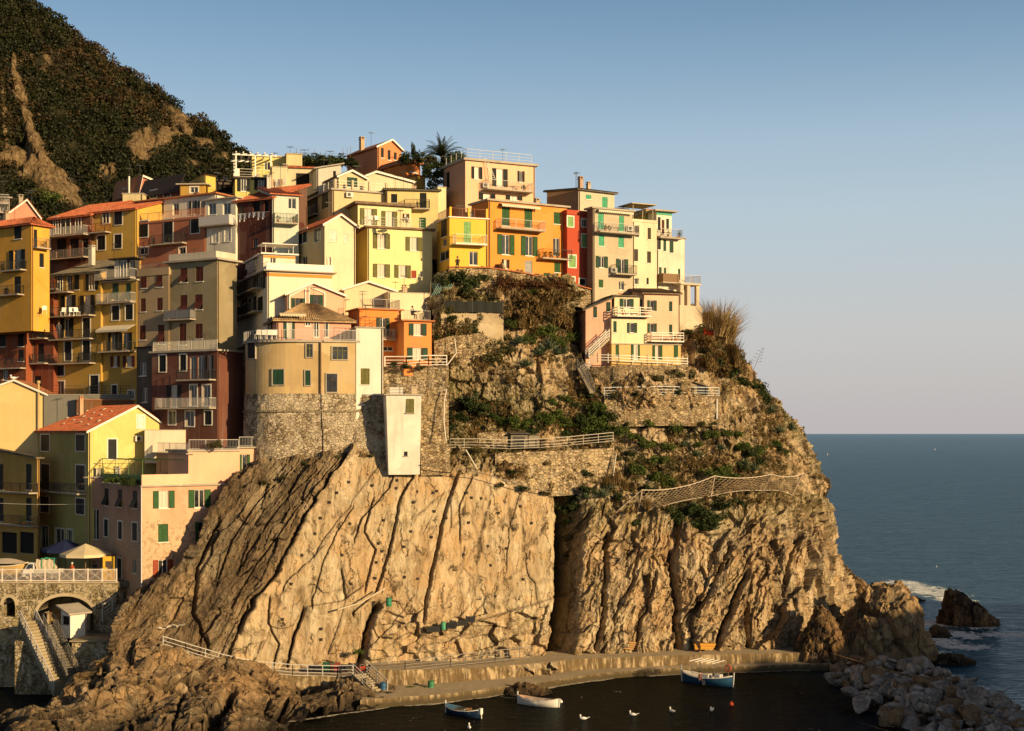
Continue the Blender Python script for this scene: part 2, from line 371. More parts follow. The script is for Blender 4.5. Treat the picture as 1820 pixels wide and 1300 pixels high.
def make_cliff():
    NU,NV=1000,600
    s=np.linspace(0,1,NU); t=np.linspace(0,1,NV)
    S,T=np.meshgrid(s,t)
    foot=itp([(200,1200),(400,1205),(650,1222),(900,1200),(1000,1196),(1250,1185),(1560,1195)],200+s*1360)
    top=itp([(465,822),(560,815),(620,804),(660,812),(700,828),(745,832),(768,640),(792,497),(812,481),(870,476),(950,490),(1050,516),(1150,528),(1240,545)],465+s*775)
    PY=foot[None,:]*(1-T)+top[None,:]*T
    Lx=itp([(822,465),(870,402),(930,366),(1000,338),(1040,275),(1090,216),(1150,203),(1200,198)],foot[0]+(top[0]-foot[0])*t)
    Rt=[(545,1226),(560,1242),(600,1278),(640,1310),(700,1350),(740,1392),(800,1428),(830,1444),(860,1452),(900,1460),(950,1468),(1000,1480),(1050,1502),(1100,1512),(1160,1522),(1200,1528)]
    Rx=itp(Rt,foot[-1]+(top[-1]-foot[-1])*t)
    PX=Lx[:,None]*(1-S)+Rx[:,None]*S
    Y=cliffY(PX.ravel(),PY.ravel()).reshape(PX.shape)
    # wraps
    def ext(A,fr,fl,ft):
        return A
    kr=np.arange(1,140)*.42; kl=np.arange(1,60)*.42
    PXr=PX[:,-1:]-.05*kr**1.7; Yr=Y[:,-1:]+kr*.8; PYr=np.repeat(PY[:,-1:],len(kr),1)
    PXl=PX[:,:1]+(.06*kl**1.7)[::-1]; Yl=Y[:,:1]+(kl*.45)[::-1]; PYl=np.repeat(PY[:,:1],len(kl),1)
    # keep the height (not the row) while going back
    def back(PXa,PYa,Y0,Ya): 
        z=CZ-(PYa-770)/F*Y0; return 770+(CZ-z)/Ya*F
    PYr=back(PXr,PYr,Y[:,-1:],Yr); PYl=back(PXl,PYl,Y[:,:1],Yl)
    PX=np.concatenate([PXl,PX,PXr],1);PY=np.concatenate([PYl,PY,PYr],1);Y=np.concatenate([Yl,Y,Yr],1)
    kt=np.arange(1,30)[:,None]
    Yt=Y[-1:]+kt*.9; zt=(CZ-(PY[-1:]-770)/F*Y[-1:])+kt*.02; PXt=910+(PX[-1:]-910)*Y[-1:]/Yt; PYt=770+(CZ-zt)/Yt*F
    PX=np.concatenate([PX,PXt]);PY=np.concatenate([PY,PYt]);Y=np.concatenate([Y,Yt])
    x=(PX-910)/F*Y; z=CZ-(PY-770)/F*Y
    p=np.stack([x,Y,z],2)
    n=np.cross(np.gradient(p,axis=1),np.gradient(p,axis=0)); n/=np.linalg.norm(n,axis=2)[...,None]+1e-9
    # ---- zones
    sm=lambda e0,e1,v: np.clip((v-e0)/(e1-e0),0,1)**2*(3-2*np.clip((v-e0)/(e1-e0),0,1))
    st=itp(SLABTOP,PX); up=sm(6,-14,PY-st)           # 1 above the slab top
    c3=itp(C3,PY); wob=fbm(x*.3,z*.3,Y*.1,3,5)*14
    left=sm(8,-8,PX-c3+wob*.6)*(1-up)
    slab=sm(-6,6,PX-c3)*sm(8,-8,PX-1004)*(1-up)
    right=sm(1000,1016,PX)*(1-up)
    # ---- displacement (positive = outwards)
    d=np.zeros_like(x); crack=np.zeros_like(x)
    be=R(57); w1=fbm(x*.12,Y*.12,z*.12,3,3); wj=fbm(x*1.1,Y*1.1,z*1.1,3,13)*.35; a1=x*math.cos(be)+z*math.sin(be)+wj; c1=-x*math.sin(be)+z*math.cos(be)+wj*.5
    # left schist: thin beds
    c1w=c1+w1*1.2
    r1=ridge(a1*.10,c1w*1.5,Y*.15,5,11,.62); r2=ridge(a1*.22,c1w*.45,Y*.2,3,21)
    r3=ridge(a1*.14,c1w*3.6,Y*.3,3,25,.6); d+=left*(r1*.30+r2*.38+r3*.12)
    f,v=cells(a1*.22,c1w*.8,Y*.3,40); d+=left*v*.55; crack=np.maximum(crack,left*np.clip(1-f*7,0,1)*.6)
    # slab: broad smooth plates
    f,v=cells(a1*.085+w1*.4,c1*.24+w1*.3,Y*.2,60)
    d+=slab*(v*.30+fbm(a1*.12,c1*.3,Y*.2,3,7)*.28+fbm(a1*1.0,c1*1.6,Y,5,9,.6)*.10); ck=np.clip(1-f*18,0,1); d-=slab*ck*.06; crack=np.maximum(crack,slab*ck*.3)
    low=sm(1040,1110,PY+wob)*sm(640,700,PX)*slab     # broken base of the slab
    f,v=cells(x*.55+w1,z*.8+w1,Y*.5,80); d+=low*(v*.75+ridge(x*.5,z*.8,Y*.5,4,81)*.3); crack=np.maximum(crack,low*np.clip(1-f*8,0,1)*.6)
    # right mass: folded beds
    be2=R(61); a2=x*np.cos(be2)+z*np.sin(be2)+wj; c2=-x*np.sin(be2)+z*np.cos(be2)+w1*2.4+wj*.6
    w2=fbm(x*.35,Y*.3,z*.3,3,33)
    d+=right*(ridge(a2*.09,(c2+w2*.3)*.34,Y*.2,3,31)*.55+ridge(a2*.3,(c2+w2*.5)*1.6,Y*.4,4,37,.6)*.25+fbm(x*.2,Y*.2,z*.16,3,39)*.9)
    fa,va=cells(a2*.55+w2,(c2+w2*.5)*1.7,Y*.8,92); fb,vb=cells(a2*1.3,(c2+w2*.6)*3.6,Y*2,94); d+=right*(va*.42+vb*.16)
    f,v=cells(a2*.2+w2*.3,(c2+w2*.4)*.6,Y*.4,90); d+=right*v*1.0; f=np.minimum(f,fa*1.6); crack=np.maximum(crack,right*np.clip(1-f*7,0,1)*.6)
    # upper slope: blocks, gullies, little terraces
    f,v=cells(x*.30,z*.30,Y*.3,120); f2,v2=cells(x*1.0,z*1.0,Y*1.0,130)
    f3,v3=cells(x*2.6,z*2.2,Y*2.6,133); d+=up*(v*.75+v2*.42+v3*.2+ridge(x*.22,z*.12,Y*.2,4,121)*.75+ridge(x*1.2,z*.8,Y,4,123)*.22); crack=np.maximum(crack,up*np.clip(1-f*6,0,1)*.5)
    fc_,vc_=cells(a1*.9,c1w*3.4,Y*1.2,97); d+=left*vc_*.16; d+=(left+right+up*.8+low+slab*.25)*fbm(x*3,z*3,Y*3,4,150,.6)*.16
    for pts,w,dep,step,reach in CR:
        onslab=pts[0][0]<985 and dep<1.4 and pts[0][1]>800
        if onslab: w*=.55; step*=.38; dep*=.8
        elif pts[0][0]>1020: w*=.7; dep*=.85; step*=.8
        A=np.array(pts,float); ys=A[:,1]; xs=A[:,0]; o=np.argsort(ys); ys=ys[o]; xs=xs[o]
        jit=fbm(PY*.06,PX*.0,x*0,4,int(xs[0]),.6)*(3 if onslab else 5)
        xl=np.interp(PY,ys,xs)+jit
        sl=abs((xs[-1]-xs[0])/(ys[-1]-ys[0]+1e-6)); cs=1/math.sqrt(1+sl*sl)
        m=sm(ys[0]-14,ys[0]+4,PY)*sm(ys[-1]+14,ys[-1]-4,PY)
        q=(PX-xl)*cs; g=np.exp(-(q/w)**2)
        d-=m*g*dep; stp=np.where(q>0,np.exp(-q/reach)*sm(0,w*.7,q),0); d+=m*stp*step; crack=np.maximum(crack,m*np.exp(-(q/(w*.8))**2))
    for pts,dep in LEDGE:
        A=np.array(pts,float); o=np.argsort(A[:,0]); yl=np.interp(PX,A[o,0],A[o,1]); m=sm(A[:,0].min()-10,A[:,0].min()+5,PX)*sm(A[:,0].max()+10,A[:,0].max()-5,PX)
        q=PY-yl; d+=m*np.where(q>0,np.exp(-q/30)*sm(0,5,q),0)*dep
    d=d*np.clip(np.arange(d.shape[1])/62.,.10,1)[None,:]*np.clip((d.shape[1]-np.arange(d.shape[1]))/90.,.2,1)[None,:]
    p=p+n*d[...,None]
    tone=left*np.clip(.64+.55*fbm(a1*.12,c1*.5,Y*.1,4,222),0,1)
    tone=np.clip(tone+right*.45*np.clip(fbm(x*.12,z*.1,Y*.1,3,200)*2,0,1)+up*.1,0,1)
    gapm=sm(985,1000,PX)*sm(1040,1015,PX)*(1-up)
    moss=np.clip(up*(.55+fbm(x*.15,z*.15,Y*.15,4,210)*1.6)+right*np.clip(1-(PY-st)/70,0,1)*.7+gapm*.5,0,1)
    NUt=p.shape[1];NVt=p.shape[0]
    me=npmesh('cliff',p.reshape(-1,3),grid_faces(NUt,NVt),4,[rockm('cliff',(.19,.135,.072),(.40,.315,.195),(.57,.48,.33),(.045,.031,.018),(0,R(57)-R(90),0),(1,.6,.16))],False,
        {'tone':tone,'moss':moss,'crack':np.clip(crack,0,1)})
    o=link('cliff',me); tag(o,kind='structure'); 
    try: me.set_sharp_from_angle(angle=R(38))
    except Exception: pass
    return p
cliff_pts=make_cliff()
def _ymap():
    q=cliff_pts; X_=910+F*q[...,0]/q[...,1]; Y_=770-(q[...,2]-CZ)/q[...,1]*F
    m=np.full((660,930),1e3); i=np.clip((Y_/2).astype(int),0,659); j=np.clip((X_/2).astype(int),0,929); np.minimum.at(m,(i,j),q[...,1])
    for k in range(6):
        h=m>900; 
        if not h.any(): break
        a=np.minimum.reduce([np.roll(m,1,0),np.roll(m,-1,0),np.roll(m,1,1),np.roll(m,-1,1)]); m=np.where(h,a,m)
    return m
YM=_ymap()
def on_cliff(px,py,off=.1):
    """point of the built cliff surface seen nearest to a picture position"""
    y=float(YM[min(659,max(0,int(py/2))),min(929,max(0,int(px/2)))]); 
    if y>900: y=CY(px,py)
    return P(px,py,y-off)

# ---------------------------------------------------------------- foreground rocks by the harbour
def make_foreshore():
    NU,NV=760,330
    px=np.linspace(-70,700,NU); t=np.linspace(0,1,NV); U,T=np.meshgrid(px,t)
    topy=itp([(-70,1262),(40,1255),(100,1228),(125,1195),(150,1165),(205,1146),(270,1140),(330,1160),(400,1186),(480,1206),(560,1222),(650,1232),(700,1238)],px)
    boty=itp([(-70,1345),(480,1345),(530,1285),(600,1270),(680,1262),(700,1262)],px)
    PY=topy*(1-T)+boty*T
    C=[(-70,1262,117),(60,1250,119),(150,1165,125),(270,1140,127),(400,1186,128.5),(500,1207,129.3),(600,1226,129),(700,1238,129.3),(-70,1345,108),(200,1345,108.5),(400,1345,109.5),(500,1345,110.5),
       (530,1285,117),(600,1270,121.5),(690,1262,124),(100,1290,113),(200,1230,119),(300,1230,120.5),(400,1240,121),(300,1290,113.5),(430,1290,113.5),(480,1250,120.5),(580,1245,126)]
    Y=rbf(C,U.ravel(),PY.ravel(),1,1,40).reshape(U.shape)
    kt=np.arange(14,0,-1)[:,None]
    Yt=Y[:1]+kt*.7; zt=(CZ-(PY[:1]-770)/F*Y[:1])-kt*.35; Ut=910+(U[:1]-910)*Y[:1]/Yt; PYt=770+(CZ-zt)/Yt*F
    U=np.concatenate([Ut,U]);PY=np.concatenate([PYt,PY]);Y=np.concatenate([Yt,Y])
    x=(U-910)/F*Y; z=CZ-(PY-770)/F*Y
    p=np.stack([x,Y,z],2)
    n=np.cross(np.gradient(p,axis=1),np.gradient(p,axis=0)); n/=np.linalg.norm(n,axis=2)[...,None]+1e-9; n*=np.sign(n[...,2:3]+1e-6)
    w=fbm(x*.2,Y*.2,z*.2,3,3)
    wk=fbm(x*.8,Y*.8,z*.8,3,8)*.3; f,v=cells(x*.2+w*.5+wk,Y*.2+wk,z*.3,310); f2,v2=cells(x*.7+w+wk,Y*.7-wk,z*1.0,320)
    d=v*.7+v2*.22+fbm(x*.16,Y*.16,z*.2,3,300)*2.0+ridge(x*.22+w*1.5,Y*.3+x*.12,z*.5,4,303,.5)*.8+fbm(x*2,Y*2,z*2,4,305,.6)*.09-.2
    crack=np.clip(1-f*9,0,1)*.8; d-=crack*.35; crack=np.maximum(crack,np.clip(1-f2*9,0,1)*.35)
    sm=lambda e0,e1,q: np.clip((q-e0)/(e1-e0),0,1)
    for pts,wd,dep in [([(411,1240),(390,1270),(362,1330)],7,2.2),([(545,1218),(497,1268)],5,1.2),([(325,1235),(308,1300)],3,.7),([(185,1170),(160,1215)],5,1.5),([(640,1238),(600,1262)],3,.6)]:
        A=np.array(pts,float); xl=np.interp(PY,A[:,1],A[:,0])+fbm(PY*.05,PY*0,PY*0,3,int(A[0,0]))*6; q=(U-xl); m=sm(A[0,1]-8,A[0,1],PY)*sm(A[-1,1]+10,A[-1,1],PY)
        d-=m*np.exp(-(q/wd)**2)*dep; crack=np.maximum(crack,m*np.exp(-(q/wd)**2))
    p=p+n*d[...,None]
    me=npmesh('foreshore_rocks',p.reshape(-1,3),grid_faces(p.shape[1],p.shape[0]),4,[rockm('shore',(.085,.062,.034),(.19,.14,.082),(.32,.25,.16),(.022,.016,.01),(0,R(-70),R(20)),(1,1,.5))],True,
        {'tone':np.clip(sm(1.6,.2,p[...,2])*.9+.12,0,1),'moss':np.zeros(p[...,0].size),'crack':crack})
    try: me.set_sharp_from_angle(angle=R(40))
    except Exception: pass
    tag(link('rocks',me),kind='structure')
make_foreshore()

# ---------------------------------------------------------------- quay and rock-cut path
QW=[(500,1276),(600,1266),(690,1257),(780,1250),(860,1240),(930,1229),(1000,1218),(1060,1209),(1130,1203),(1220,1198),(1300,1196),(1420,1192),(1480,1192)]   # water line
def make_quay():
    px=np.linspace(640,1480,420); yw=itp(QW,px); Yw=CZ*F/(yw-770); xw=(px-910)/F*Yw
    # wall foot (back of the low ledge) and top edge
    back=itp([(640,7.2),(700,5.9),(780,5.9),(860,5.0),(945,4.3),(1000,3.8),(1060,2.6),(1130,1.6),(1480,1.4)],px)
    zt=itp([(640,2.3),(800,2.0),(950,1.75),(1050,1.7),(1480,1.5)],px); zl=itp([(640,.8),(850,.7),(950,.6),(1480,.6)],px)
    prof=[(-.05,-1.2),(0,.0),(.05,.55),(.12,1.0),(.2,1.0)]
    rows=[]
    def row(dy,z): rows.append(np.stack([xw,Yw+dy,z+px*0],1))
    row(-.1,px*0-1.0); 
    for k in range(9): row(.02*k,zl*k/8)
    for k in range(5): row(.2+(back-.2)*k/4+.001,zl+.01*k)
    for k in range(12): row(back+.02+.12*k/11,zl+.04+(zt-zl-.04)*k/11)
    for k in range(8): row(back+.2+k*.9,zt+.0*k)
    p=np.array(rows); x,Y,z=p[...,0],p[...,1],p[...,2]
    nz=fbm(x*1.5,Y*1.5,z*1.5,4,400)*.09+fbm(x*.4,Y*.4,z*.4,3,401)*.12
    rough=itp([(640,0),(880,.2),(925,1),(985,1),(1010,0),(1480,0)],px)[None,:]*np.clip(1.6-np.abs(np.arange(len(rows))-17)[:,None]/7,0,1)   # natural rock left in the wall
    f,v=cells(x*.9,Y*.9,z*.9,410)
    p[...,1]-=nz*.6+rough*(np.abs(v)*1.3+.3); p[...,2]+=nz*.25*(np.arange(len(rows))[:,None]>0)
    m,nt,b=newmat('quay_concrete'); co=coords(nt); stc=coords(nt,(1.2,1.2,.10)); n1=noise(nt,co,.7,5,.65); n2=noise(nt,stc,1.8,5,.7); n3=noise(nt,co,6,4,.7)
    sp=N(nt,'ShaderNodeSeparateXYZ'); L(nt,co,sp.inputs[0])
    a=mix(nt,n1,(.34,.25,.14),(.50,.39,.24)); a=mix(nt,ramp(nt,n2,[(.40,0),(.54,.9)]),a,(.07,.045,.018)); a=mix(nt,ramp(nt,noise(nt,co,1.1,7,.72),[(.48,0),(.58,.75)]),a,(.13,.085,.035))
    a=mix(nt,ramp(nt,sp.outputs[2],[(.0,0),(1,1)]),a,a)
    wet=ramp(nt,math_(nt,'ADD',math_(nt,'MULTIPLY',sp.outputs[2],1.0),math_(nt,'MULTIPLY',n1,.5)),[(.55,1),(1.0,0)]); a=mix(nt,wet,a,(.06,.045,.022))
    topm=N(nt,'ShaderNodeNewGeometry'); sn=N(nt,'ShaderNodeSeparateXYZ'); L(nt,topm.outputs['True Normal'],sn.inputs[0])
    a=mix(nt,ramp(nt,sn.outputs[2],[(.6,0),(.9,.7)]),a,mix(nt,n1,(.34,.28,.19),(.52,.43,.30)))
    L(nt,a,b.inputs['Base Color']); b.inputs['Roughness'].default_value=.85; bump(nt,b,n3,.5,.05); M['quay']=m
    me=npmesh('quay',p.reshape(-1,3),grid_faces(p.shape[1],p.shape[0]),4,[m],True)
    try: me.set_sharp_from_angle(angle=R(40))
    except Exception: pass
    tag(link('quay',me),kind='structure')
    return m
qm=make_quay()
PATH=[(270,1148,126.5),(330,1163,127.5),(400,1184,128.3),(450,1194,129),(520,1201,129.6),(600,1203,130.2),(660,1201,130.3),(720,1194,130.8),(800,1184,132.5),(880,1175,134.8),(945,1168,136.8)]
def make_path():
    px=np.linspace(270,760,240); A=np.array(PATH); yy=np.interp(px,A[:,0],A[:,1]); Yf=np.interp(px,A[:,0],A[:,2]); zf=CZ-(yy-770)/F*Yf; xf=(px-910)/F*Yf
    rows=[]
    for k in range(8): rows.append(np.stack([xf,Yf-.35+.05*k,zf-1.9+1.8*k/7],1))
    for k in range(8): rows.append(np.stack([xf,Yf+k*.6,zf+.0*k],1))
    p=np.array(rows); nz=fbm(p[...,0],p[...,1],p[...,2],4,420); p[...,1]-=nz*.15*(np.arange(16)[:,None]<8); p[...,2]+=nz*.05
    me=npmesh('path',p.reshape(-1,3),grid_faces(240,16),4,[qm],True); me.set_sharp_from_angle(angle=R(40)) if hasattr(me,'set_sharp_from_angle') else None
    tag(link('path',me),kind='structure')
make_path()

# ---------------------------------------------------------------- mountain
SIL=[(-260,-150),(-100,-62),(0,-8),(40,0),(100,38),(150,80),(200,112),(260,152),(300,182),(350,215),(400,250),(430,285),(500,345),(600,430),(800,600),(1000,700)]
def mount():
    Y0=430.
    NU,NV=420,300
    px=np.linspace(-260,760,NU); xr=(px-910)/F*Y0; zr=CZ-(itp(SIL,px)-770)/F*Y0
    t=np.linspace(-.25,1,NV)
    rows=[]
    PXg=np.zeros((NV,NU))
    for i,k in enumerate(t):
        if k<0: dy=-k*160; z=zr-dy*.7
        else: dy=-k*190; z=zr+dy*.95*(1+.15*k)
        rows.append(np.stack([xr-k*18.0,Y0+dy+0*xr,z],1))
    p=np.array(rows); x,Y,z=p[...,0],p[...,1],p[...,2]
    PXg=910+F*x/Y; PYg=770-(z-CZ)/Y*F
    g=ridge(x*.014,Y*.008,z*.006,4,500)*9+fbm(x*.05,Y*.05,z*.04,4,503)*3
    f,v=cells(x*.06,Y*.06,z*.06,510); f2,v2=cells(x*.25,Y*.25,z*.2,515)
    # bare rock: spine and patches placed on the slope
    spine=itp([(100,25),(140,28),(200,45),(260,62),(320,85),(370,118)],PYg); rk=np.exp(-((PXg-spine)/itp([(100,5),(180,14),(260,16),(330,30)],PYg))**2)*((PYg>95)&(PYg<380))
    for cx,cy,rx,ry,am in [(255,270,30,42,1),(190,300,45,22,.8),(180,115,40,12,.6),(90,115,10,12,.4),(8,210,10,60,.8),(325,225,22,24,.7),(370,262,26,18,.7),(25,275,36,18,.8),(350,300,18,12,.4),(60,310,40,24,.7),(15,200,12,30,.5),(290,245,14,26,.7),(120,262,26,10,.4),(400,290,20,14,.5),(275,155,18,14,.4)]:
        q=((PXg-cx)/rx)**2+((PYg-cy)/ry)**2; rk=np.maximum(rk,am*np.exp(-q))
    rk=np.clip(rk*1.35+fbm(x*.08,Y*.08,z*.08,4,520)*.75+fbm(x*.35,Y*.35,z*.35,3,522)*.45-.14,0,1)
    d=g+v*3.5+v2*1.1*np.clip(rk+.4,0,1)+rk*3+fbm(x*.4,Y*.4,z*.4,3,530)*.6
    keep=np.exp(-np.maximum(0,t)*0)
    p[...,2]+=d*.55*np.clip(np.abs(t)*6,0.25,1)[:,None]; p[...,1]-=d*.75
    m,nt,b=newmat('hillside'); co=coords(nt); n1=noise(nt,co,.12,6,.65,.5); n2=noise(nt,co,.6,6,.7); at=N(nt,'ShaderNodeAttribute'); at.attribute_name='rock'
    a=ramp(nt,n2,[(.3,(.012,.013,.006)),(.55,(.035,.03,.012)),(.75,(.09,.06,.025))]); n3=noise(nt,coords(nt,(1,1,.4)),.9,7,.75,.6); rkc=ramp(nt,n3,[(.34,(.035,.025,.012)),(.46,(.17,.11,.05)),(.56,(.32,.22,.11)),(.68,(.46,.36,.22))])
    f=ramp(nt,math_(nt,'ADD',at.outputs['Fac'],math_(nt,'MULTIPLY',math_(nt,'SUBTRACT',n1,.5),.7)),[(.3,0),(.5,1)])
    L(nt,mix(nt,f,a,rkc),b.inputs['Base Color']); b.inputs['Roughness'].default_value=.95; bump(nt,b,n3,1.0,2.0)
    me=npmesh('hill',p.reshape(-1,3),grid_faces(NU,NV),4,[m],True,{'rock':rk.ravel()})
    tag(link('hill',me),kind='structure')
    # scrub
    rng=np.random.default_rng(5)
    J=rng.integers(int(NV*.17),NV,26000); I=rng.integers(0,NU,26000)
    PXp=910+F*p[...,0]/p[...,1]; PYp=770-(p[...,2]-CZ)/p[...,1]*F
    ok=(PXp[J,I]>-25)&(PXp[J,I]<640)&(PYp[J,I]<430)&(PYp[J,I]>-40)&(rng.random(26000)>rk[J,I]*1.9-.05)
    top=(J<NV*.24); ok&=~(top&(rng.random(26000)<.3))
    J=J[ok][:11500];I=I[ok][:11500]; C=p[J,I]; n=len(C)
    sz=np.minimum(2.7,rng.gamma(1.9,.70,n)+.45)
    R_=np.stack([sz,sz,sz*.85],1); C=C+np.array([0,-.2,0])+np.stack([0*sz,0*sz,sz*.35],1)
    dry=(fbm(C[:,0]*.04,C[:,1]*.04,C[:,2]*.05,3,540)+rng.normal(size=n)*.25>.30)
    for nm,sel,mat in (('hillside_scrub',~dry,leafm('scrub',(.008,.011,.004),(.026,.030,.009),(.075,.07,.022),.10)),('dry_hillside_scrub',dry,leafm('dryscrub',(.03,.02,.009),(.08,.052,.02),(.06,.055,.02),.15))):
        k=np.where(sel)[0]
        co_,fc=leaf_cloud(rng,C[k],R_[k],np.minimum(190,20+sz[k]**2*15).astype(int),.62,1.2,.5)
        tag(link(nm,npmesh(nm,co_,fc,4,[mat])),'dense dark scrub covering the steep hillside' if nm[0]=='h' else 'dry brown scrub between the dark bushes of the hillside','scrub',kind='stuff')
mount()

# ---------------------------------------------------------------- village hill under the houses, and the unseen headland that shades the harbour
def ground(name,fn,x0,x1,y0,y1,nx,ny,mat,amp=.6,seed=600):
    xs=np.linspace(x0,x1,nx);ys=np.linspace(y0,y1,ny);Xg,Yg=np.meshgrid(xs,ys);Zg=fn(Xg,Yg)
    Zg=Zg+fbm(Xg*.3,Yg*.3,Xg*0,4,seed)*amp
    me=npmesh(name,np.stack([Xg,Yg,Zg],2).reshape(-1,3),grid_faces(nx,ny),4,[mat],True); return tag(link(name,me),kind='structure')
earth=rockm('earth',(.06,.05,.025),(.14,.10,.05),(.24,.18,.10),(.03,.025,.015),attr=False)
def vill(x,y):
    base=np.interp(x,[-70,-34,-22,-12,0,18],[8,9,14,34,38,34]); s=np.interp(x,[-70,-30,-12],[.95,.95,.8])
    y0=np.interp(x,[-70,-30,-12,0,20],[151,150,152,155,168])
    z=base+np.clip(y-y0,0,99)*s; return np.minimum(z,np.interp(y,[150,168,176,215],[60,50,53,20]))-np.clip(y0-y,0,3)*8-np.clip(x-14,0,50)*1.2
ground('village_hill',vill,-72,34,148,215,140,90,earth)
def nearhill(x,y):
    # unseen ridge right of the view, heights shaped to shade harbour and breakwater
    cx=np.interp(y,[-80,0,55,120,135],[55,70,112,168,180]); h=np.interp(y,[-80,-10,30,52,70,95,112,126,140],[24,15,17,31,33.5,41,40,20,-6])
    r=np.interp(y,[-80,0,60,120],[45,38,30,22]); return h*np.exp(-((x-cx)/r)**4)-2
ground('near_headland',nearhill,20,240,-80,145,160,150,earth,2.0,610)
# ---------------------------------------------------------------- the sea
def make_sea():
    mb=MB(); S=40000.; mb.poly([(-S,-S*.3,0),(S,-S*.3,0),(S,S,0),(-S,S,0)])
    m,nt,b=newmat('sea_water'); co=coords(nt); sp=N(nt,'ShaderNodeSeparateXYZ'); L(nt,co,sp.inputs[0])
    # harbour (calm, near-black brown) versus open sea
    hx=ramp(nt,math_(nt,'ADD',math_(nt,'MULTIPLY',math_(nt,'SUBTRACT',sp.outputs[0],24),.05),math_(nt,'MULTIPLY',math_(nt,'SUBTRACT',sp.outputs[1],128),.012)),[(.2,0),(.9,1)])
    far=ramp(nt,math_(nt,'MULTIPLY',sp.outputs[1],1/4000.),[(.04,0),(.5,1)])
    n0=noise(nt,coords(nt,(.006,.03,1)),1,5,.6); n4=noise(nt,coords(nt,(.05,.16,1)),1,4,.6)
    deep=mix(nt,far,(.022,.062,.085),(.085,.165,.22)); deep=mix(nt,ramp(nt,n0,[(.35,0),(.65,.6)]),deep,(.022,.075,.11)); deep=mix(nt,ramp(nt,n4,[(.42,0),(.6,.5)]),deep,(.008,.030,.045))
    a=mix(nt,hx,(.006,.005,.0025),deep)
    # foam round the rocks
    def spot(x,y,rx,ry):
        c=N(nt,'ShaderNodeCombineXYZ'); L(nt,math_(nt,'MULTIPLY',math_(nt,'SUBTRACT',sp.outputs[0],x),1/rx),c.inputs[0]); L(nt,math_(nt,'MULTIPLY',math_(nt,'SUBTRACT',sp.outputs[1],y),1/ry),c.inputs[1])
        ln=N(nt,'ShaderNodeVectorMath',operation='LENGTH'); L(nt,c.outputs[0],ln.inputs[0]); return ramp(nt,ln.outputs['Value'],[(.35,1),(1,0)])
    fm=None
    for px,py,rx,ry in [(1735,1112,6.5,5),(1690,1128,6,6),(1660,1052,6,14),(1700,1068,4,9),(1665,1140,5,5),(1665,1165,4,5),(1650,1108,4,6),(1790,1128,5,4),(1715,1150,5,4),(1730,1225,4,3),(1680,1205,3.4,4),(1615,1040,5,12)]:
        Yp=YW(py); s_=spot(X(px,Yp),Yp,rx,ry); fm=s_ if fm is None else math_(nt,'MAXIMUM',fm,s_)
    nf=noise(nt,coords(nt,(1,.55,1)),.8,8,.72,1.2)
    foam=ramp(nt,math_(nt,'ADD',math_(nt,'MULTIPLY',fm,.30),math_(nt,'MULTIPLY',nf,1.0)),[(.66,0),(.76,1)])
    teal=math_(nt,'MULTIPLY',fm,.6); a=mix(nt,teal,a,(.03,.13,.15)); a=mix(nt,foam,a,(.82,.85,.85))
    L(nt,a,b.inputs['Base Color']); b.inputs['Roughness'].default_value=.2
    b.inputs['IOR'].default_value=1.33; L(nt,mix(nt,hx,(.09,.09,.09),(.10,.10,.10)),b.inputs['Specular IOR Level'])
    w1=noise(nt,coords(nt,(.55,1.1,1)),1.0,5,.62,.6); w2=noise(nt,coords(nt,(.10,.22,1),(0,0,R(-12))),1.0,3,.5,.4); w3=noise(nt,coords(nt,(1,1.6,1)),3.2,3,.6)
    h=math_(nt,'ADD',math_(nt,'MULTIPLY',w1,.75),math_(nt,'MULTIPLY',w2,2.2)); hs=math_(nt,'ADD',math_(nt,'MULTIPLY',w3,.22),math_(nt,'MULTIPLY',w1,.65))
    hh=N(nt,'ShaderNodeMix'); L(nt,hx,hh.inputs[0]); L(nt,hs,hh.inputs[2]); L(nt,h,hh.inputs[3])
    bump(nt,b,hh.outputs[0],1.0,1.0)
    # wave facets tilt towards the viewer, so the mirror share never reaches the value of flat water
    fr=N(nt,'ShaderNodeFresnel'); fr.inputs['IOR'].default_value=1.33; hb=[n for n in nt.nodes if n.type=='BUMP'][0]; L(nt,hb.outputs[0],fr.inputs['Normal'])
    df=N(nt,'ShaderNodeBsdfDiffuse'); L(nt,a,df.inputs[0]); L(nt,hb.outputs[0],df.inputs['Normal']); gl=N(nt,'ShaderNodeBsdfGlossy'); gl.inputs['Roughness'].default_value=.14; gl.inputs[0].default_value=(.72,.88,1,1); L(nt,hb.outputs[0],gl.inputs['Normal'])
    cap=N(nt,'ShaderNodeMix'); L(nt,hx,cap.inputs[0]); cap.inputs[2].default_value=.13; cap.inputs[3].default_value=.42
    ff=math_(nt,'MULTIPLY',math_(nt,'MINIMUM',fr.outputs[0],cap.outputs[0]),math_(nt,'SUBTRACT',1.0,foam)); ms=N(nt,'ShaderNodeMixShader'); L(nt,ff,ms.inputs[0]); L(nt,df.outputs[0],ms.inputs[1]); L(nt,gl.outputs[0],ms.inputs[2]); L(nt,ms.outputs[0],nt.nodes['Material Output'].inputs[0])
    o=mb.build('sea',m); tag(o,kind='structure')
make_sea()
